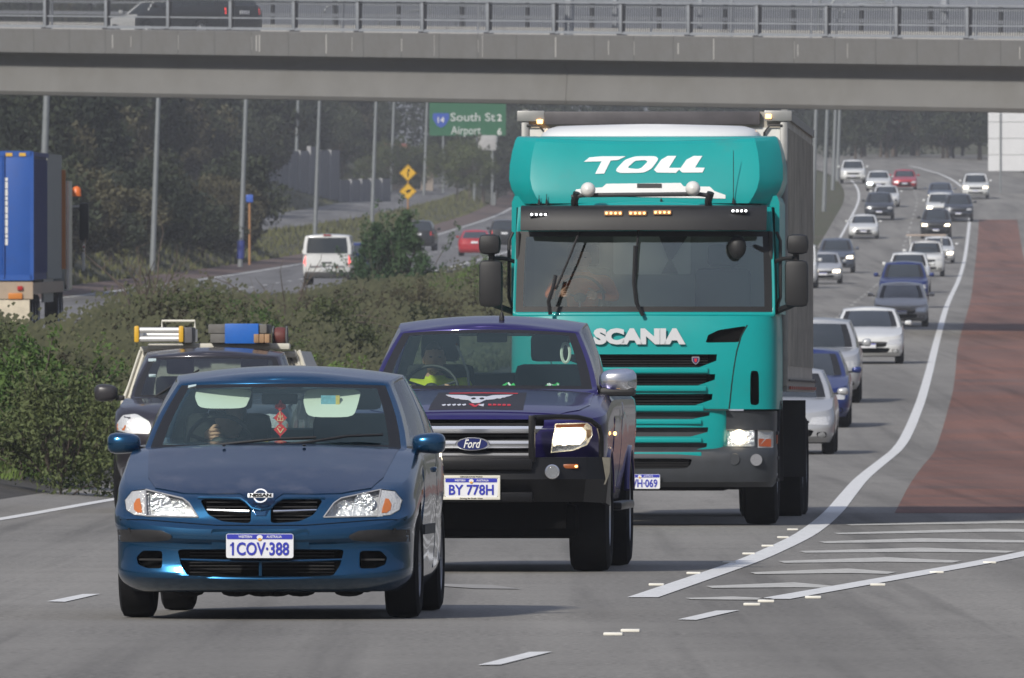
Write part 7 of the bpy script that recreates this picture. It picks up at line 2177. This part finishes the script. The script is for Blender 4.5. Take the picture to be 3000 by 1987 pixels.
# nearest first: the file behind the lorry, in the lane next to the edge line
road_car('sedan', 'sedan_car', 2290, 1331, CS, 'silver sedan half hidden by the lorry, nearest car behind it', 'car')
road_car('hatch', 'hatchback_car', 2356, 1252, CBL, 'royal blue hatchback between two silver cars behind the lorry', 'car')
road_car('suv', 'off_roader', 2390, 1180, CS, 'silver off-roader with dark bumper behind the royal blue hatchback', 'car')
road_car('sedan', 'sedan_car', 2545, 1066, CW, 'white sedan fully clear of the lorry, just behind the silver off-roader', 'car')
road_car('sedan', 'sedan_car', 2640, 957, CB, 'beige silver sedan with dirty dark windows in front of the royal blue estate', 'car')
road_car('suv', 'estate_car', 2648, 902, CBL, 'royal blue estate hidden up to its windscreen by the beige silver sedan', 'car')
road_car('suv', 'off_roader', 2662, 858, CW, 'white off-roader directly behind the royal blue estate', 'car')
u = road_car('ute', 'pickup_truck', 2712, 811, CW, 'white pickup with a pale ladder rack over its cab in the far queue', 'pickup')
rk = MB()
for s in (-1, 1):
    rk.bar((s * .75, 1.6, 1.9), (s * .75, 4.6, 1.95), .04, n=6, m=WHT)
    for y in (1.9, 4.4): rk.bar((s * .75, y, 1.15 if y > 3 else 1.7), (s * .75, y, 1.92), .035, n=6, m=WHT)
for i in range(7): rk.bar((-.95, 1.7 + .45 * i, 1.98), (.95, 1.7 + .45 * i, 1.98), .04, n=6, m=mat('ladder rack beige', (.40, .32, .26), .6))
rk.build('ladder_rack', WHT, u)
road_car('sedan', 'sedan_car', 2748, 772, CW, 'white sedan with one lit headlamp in front of the dark grilled pickup', 'car', 'right')
road_car('ute', 'pickup_truck', 2742, 700, CDK, 'charcoal pickup with both headlamps glaring in the far queue', 'pickup', 'both')
road_car('suv', 'off_roader', 2755, 645, CW, 'white off-roader with both headlamps lit above the charcoal pickup', 'car', 'both')
road_car('suv', 'estate_car', 2808, 650, CG, 'dark blue grey car squeezed beside the white off-roader near the edge line', 'car')
road_car('sedan', 'sedan_car', 2755, 598, CGB, 'grey sedan with one lit headlamp near the crest, topmost in its lane', 'car', 'left')
road_car('suv', 'off_roader', 2858, 583, CW, 'white car with both headlamps lit merging at the end of the edge line', 'car', 'both')
# lane next to the median
road_car('van', 'delivery_van', 2332, 845, CW, 'white van peeping out from behind the lorry box', 'van', d=ground_D(845))
road_car('hatch', 'hatchback_car', 2412, 832, CS, 'small silver hatchback with one lit lamp beside the white van', 'car', 'right')
road_car('suv', 'estate_car', 2450, 800, CGB, 'grey blue car with one lit lamp behind the small silver hatchback', 'car', 'right')
road_car('sedan', 'sedan_car', 2530, 700, CW, 'white estate alone in the lane by the median', 'car')
road_car('suv', 'off_roader', 2576, 645, CG, 'dark grey blue off-roader close behind the lone white estate', 'car')
road_car('sedan', 'sedan_car', 2596, 607, CW, 'white sedan behind the dark off-roader, below the red car', 'car')
road_car('sedan', 'sedan_car', 2650, 556, CR, 'red car at the crest of the road, the only red one in the queue', 'car')
road_car('sedan', 'sedan_car', 2574, 560, CW, 'white car with a dazzling bluish headlamp at the crest', 'car', 'blue')
road_car('suv', 'off_roader', 2499, 538, CW, 'white off-roader nearest the lamp posts at the crest, topmost car of all', 'car')

def far_car(kind, name, px, d, colour, label, cat, slope, tail='none', grp='vehicles driving away on the far carriageway'):
    """a vehicle driving away: its tail at distance d"""
    L = {'sedan': 4.6, 'hatch': 4.1, 'suv': 4.7, 'ute': 5.2, 'van': 4.9}[kind]
    x = (px - 1500) * d / FPX
    p = math.atan((zL(d + 4) - zL(d)) / 4)
    M = vehicle_matrix(x + L * slope, d + L, slope, zL(d + L), p) @ Matrix.Rotation(math.pi, 4, 'Z') 
    M = vehicle_matrix(x + L * slope, d + L, slope, zL(d) + L * math.tan(p), p) @ Matrix.Rotation(math.pi, 4, 'Z')
    return make_car(kind, name, M, colour, label, cat, grp, 'none', tail)
far_car('van', 'white_van', 958, 492, CW, 'white van with lit tail lamps driving away beside the conical bush', 'van', .034, 'on')
far_car('hatch', 'blue_car_ahead', 1040, 545, CBL, 'blue car mostly hidden in front of the white van', 'car', .03)
far_car('suv', 'estate_car', 1225, 735, CDK, 'dark car with lit tail lamps above the conical bush', 'car', .042, 'on')
far_car('sedan', 'sedan_car', 1390, 690, CR, 'red car driving away next to the lorry mirror', 'car', .025)
far_car('suv', 'off_roader', 1478, 745, CDK, 'dark car just past the red one, half behind the lorry cab', 'car', .025, 'on')
build_container_lorry((95 - 1500) * 275 / FPX - 1.2, 275, zL(275), .017, math.atan((zL(280) - zL(275)) / 5))

# the dark car crossing the bridge
P, u_, v_ = BR['P'], BR['u'], BR['v']
w = 3.4
sx = (575 - 1500) / FPX; q0 = BR['A'] + v_ * w
s = (sx * q0.y - q0.x) / (u_.x - sx * u_.y)
c = P(s, w, .37)
# the car points to the left end of the bridge
a = math.atan2(u_.y, u_.x)
M = Matrix.Translation(c) @ Matrix.Rotation(a - math.pi / 2, 4, 'Z') @ Matrix.Translation((0, -2.3, 0))
make_car('suv', 'bridge_car', M, CDK, 'dark car with red tail lamps crossing the bridge behind the fence', 'car', None, 'none', 'on')
w = 7.2
sx = (478 - 1500) / FPX; q0 = BR['A'] + v_ * w
s = (sx * q0.y - q0.x) / (u_.x - sx * u_.y)
M = Matrix.Translation(P(s, w, .37)) @ Matrix.Rotation(a - math.pi / 2, 4, 'Z') @ Matrix.Translation((0, -2.3, 0))
make_car('hatch', 'bridge_hatchback', M, CW, 'white hatchback on the bridge mostly hidden behind the dark car', 'car', None, 'none', 'on')
drop_protos()
for o in list(bpy.data.materials):
    if o.users == 0: bpy.data.materials.remove(o)
HAZE = 0.00023
if HAZE: build_haze(HAZE)
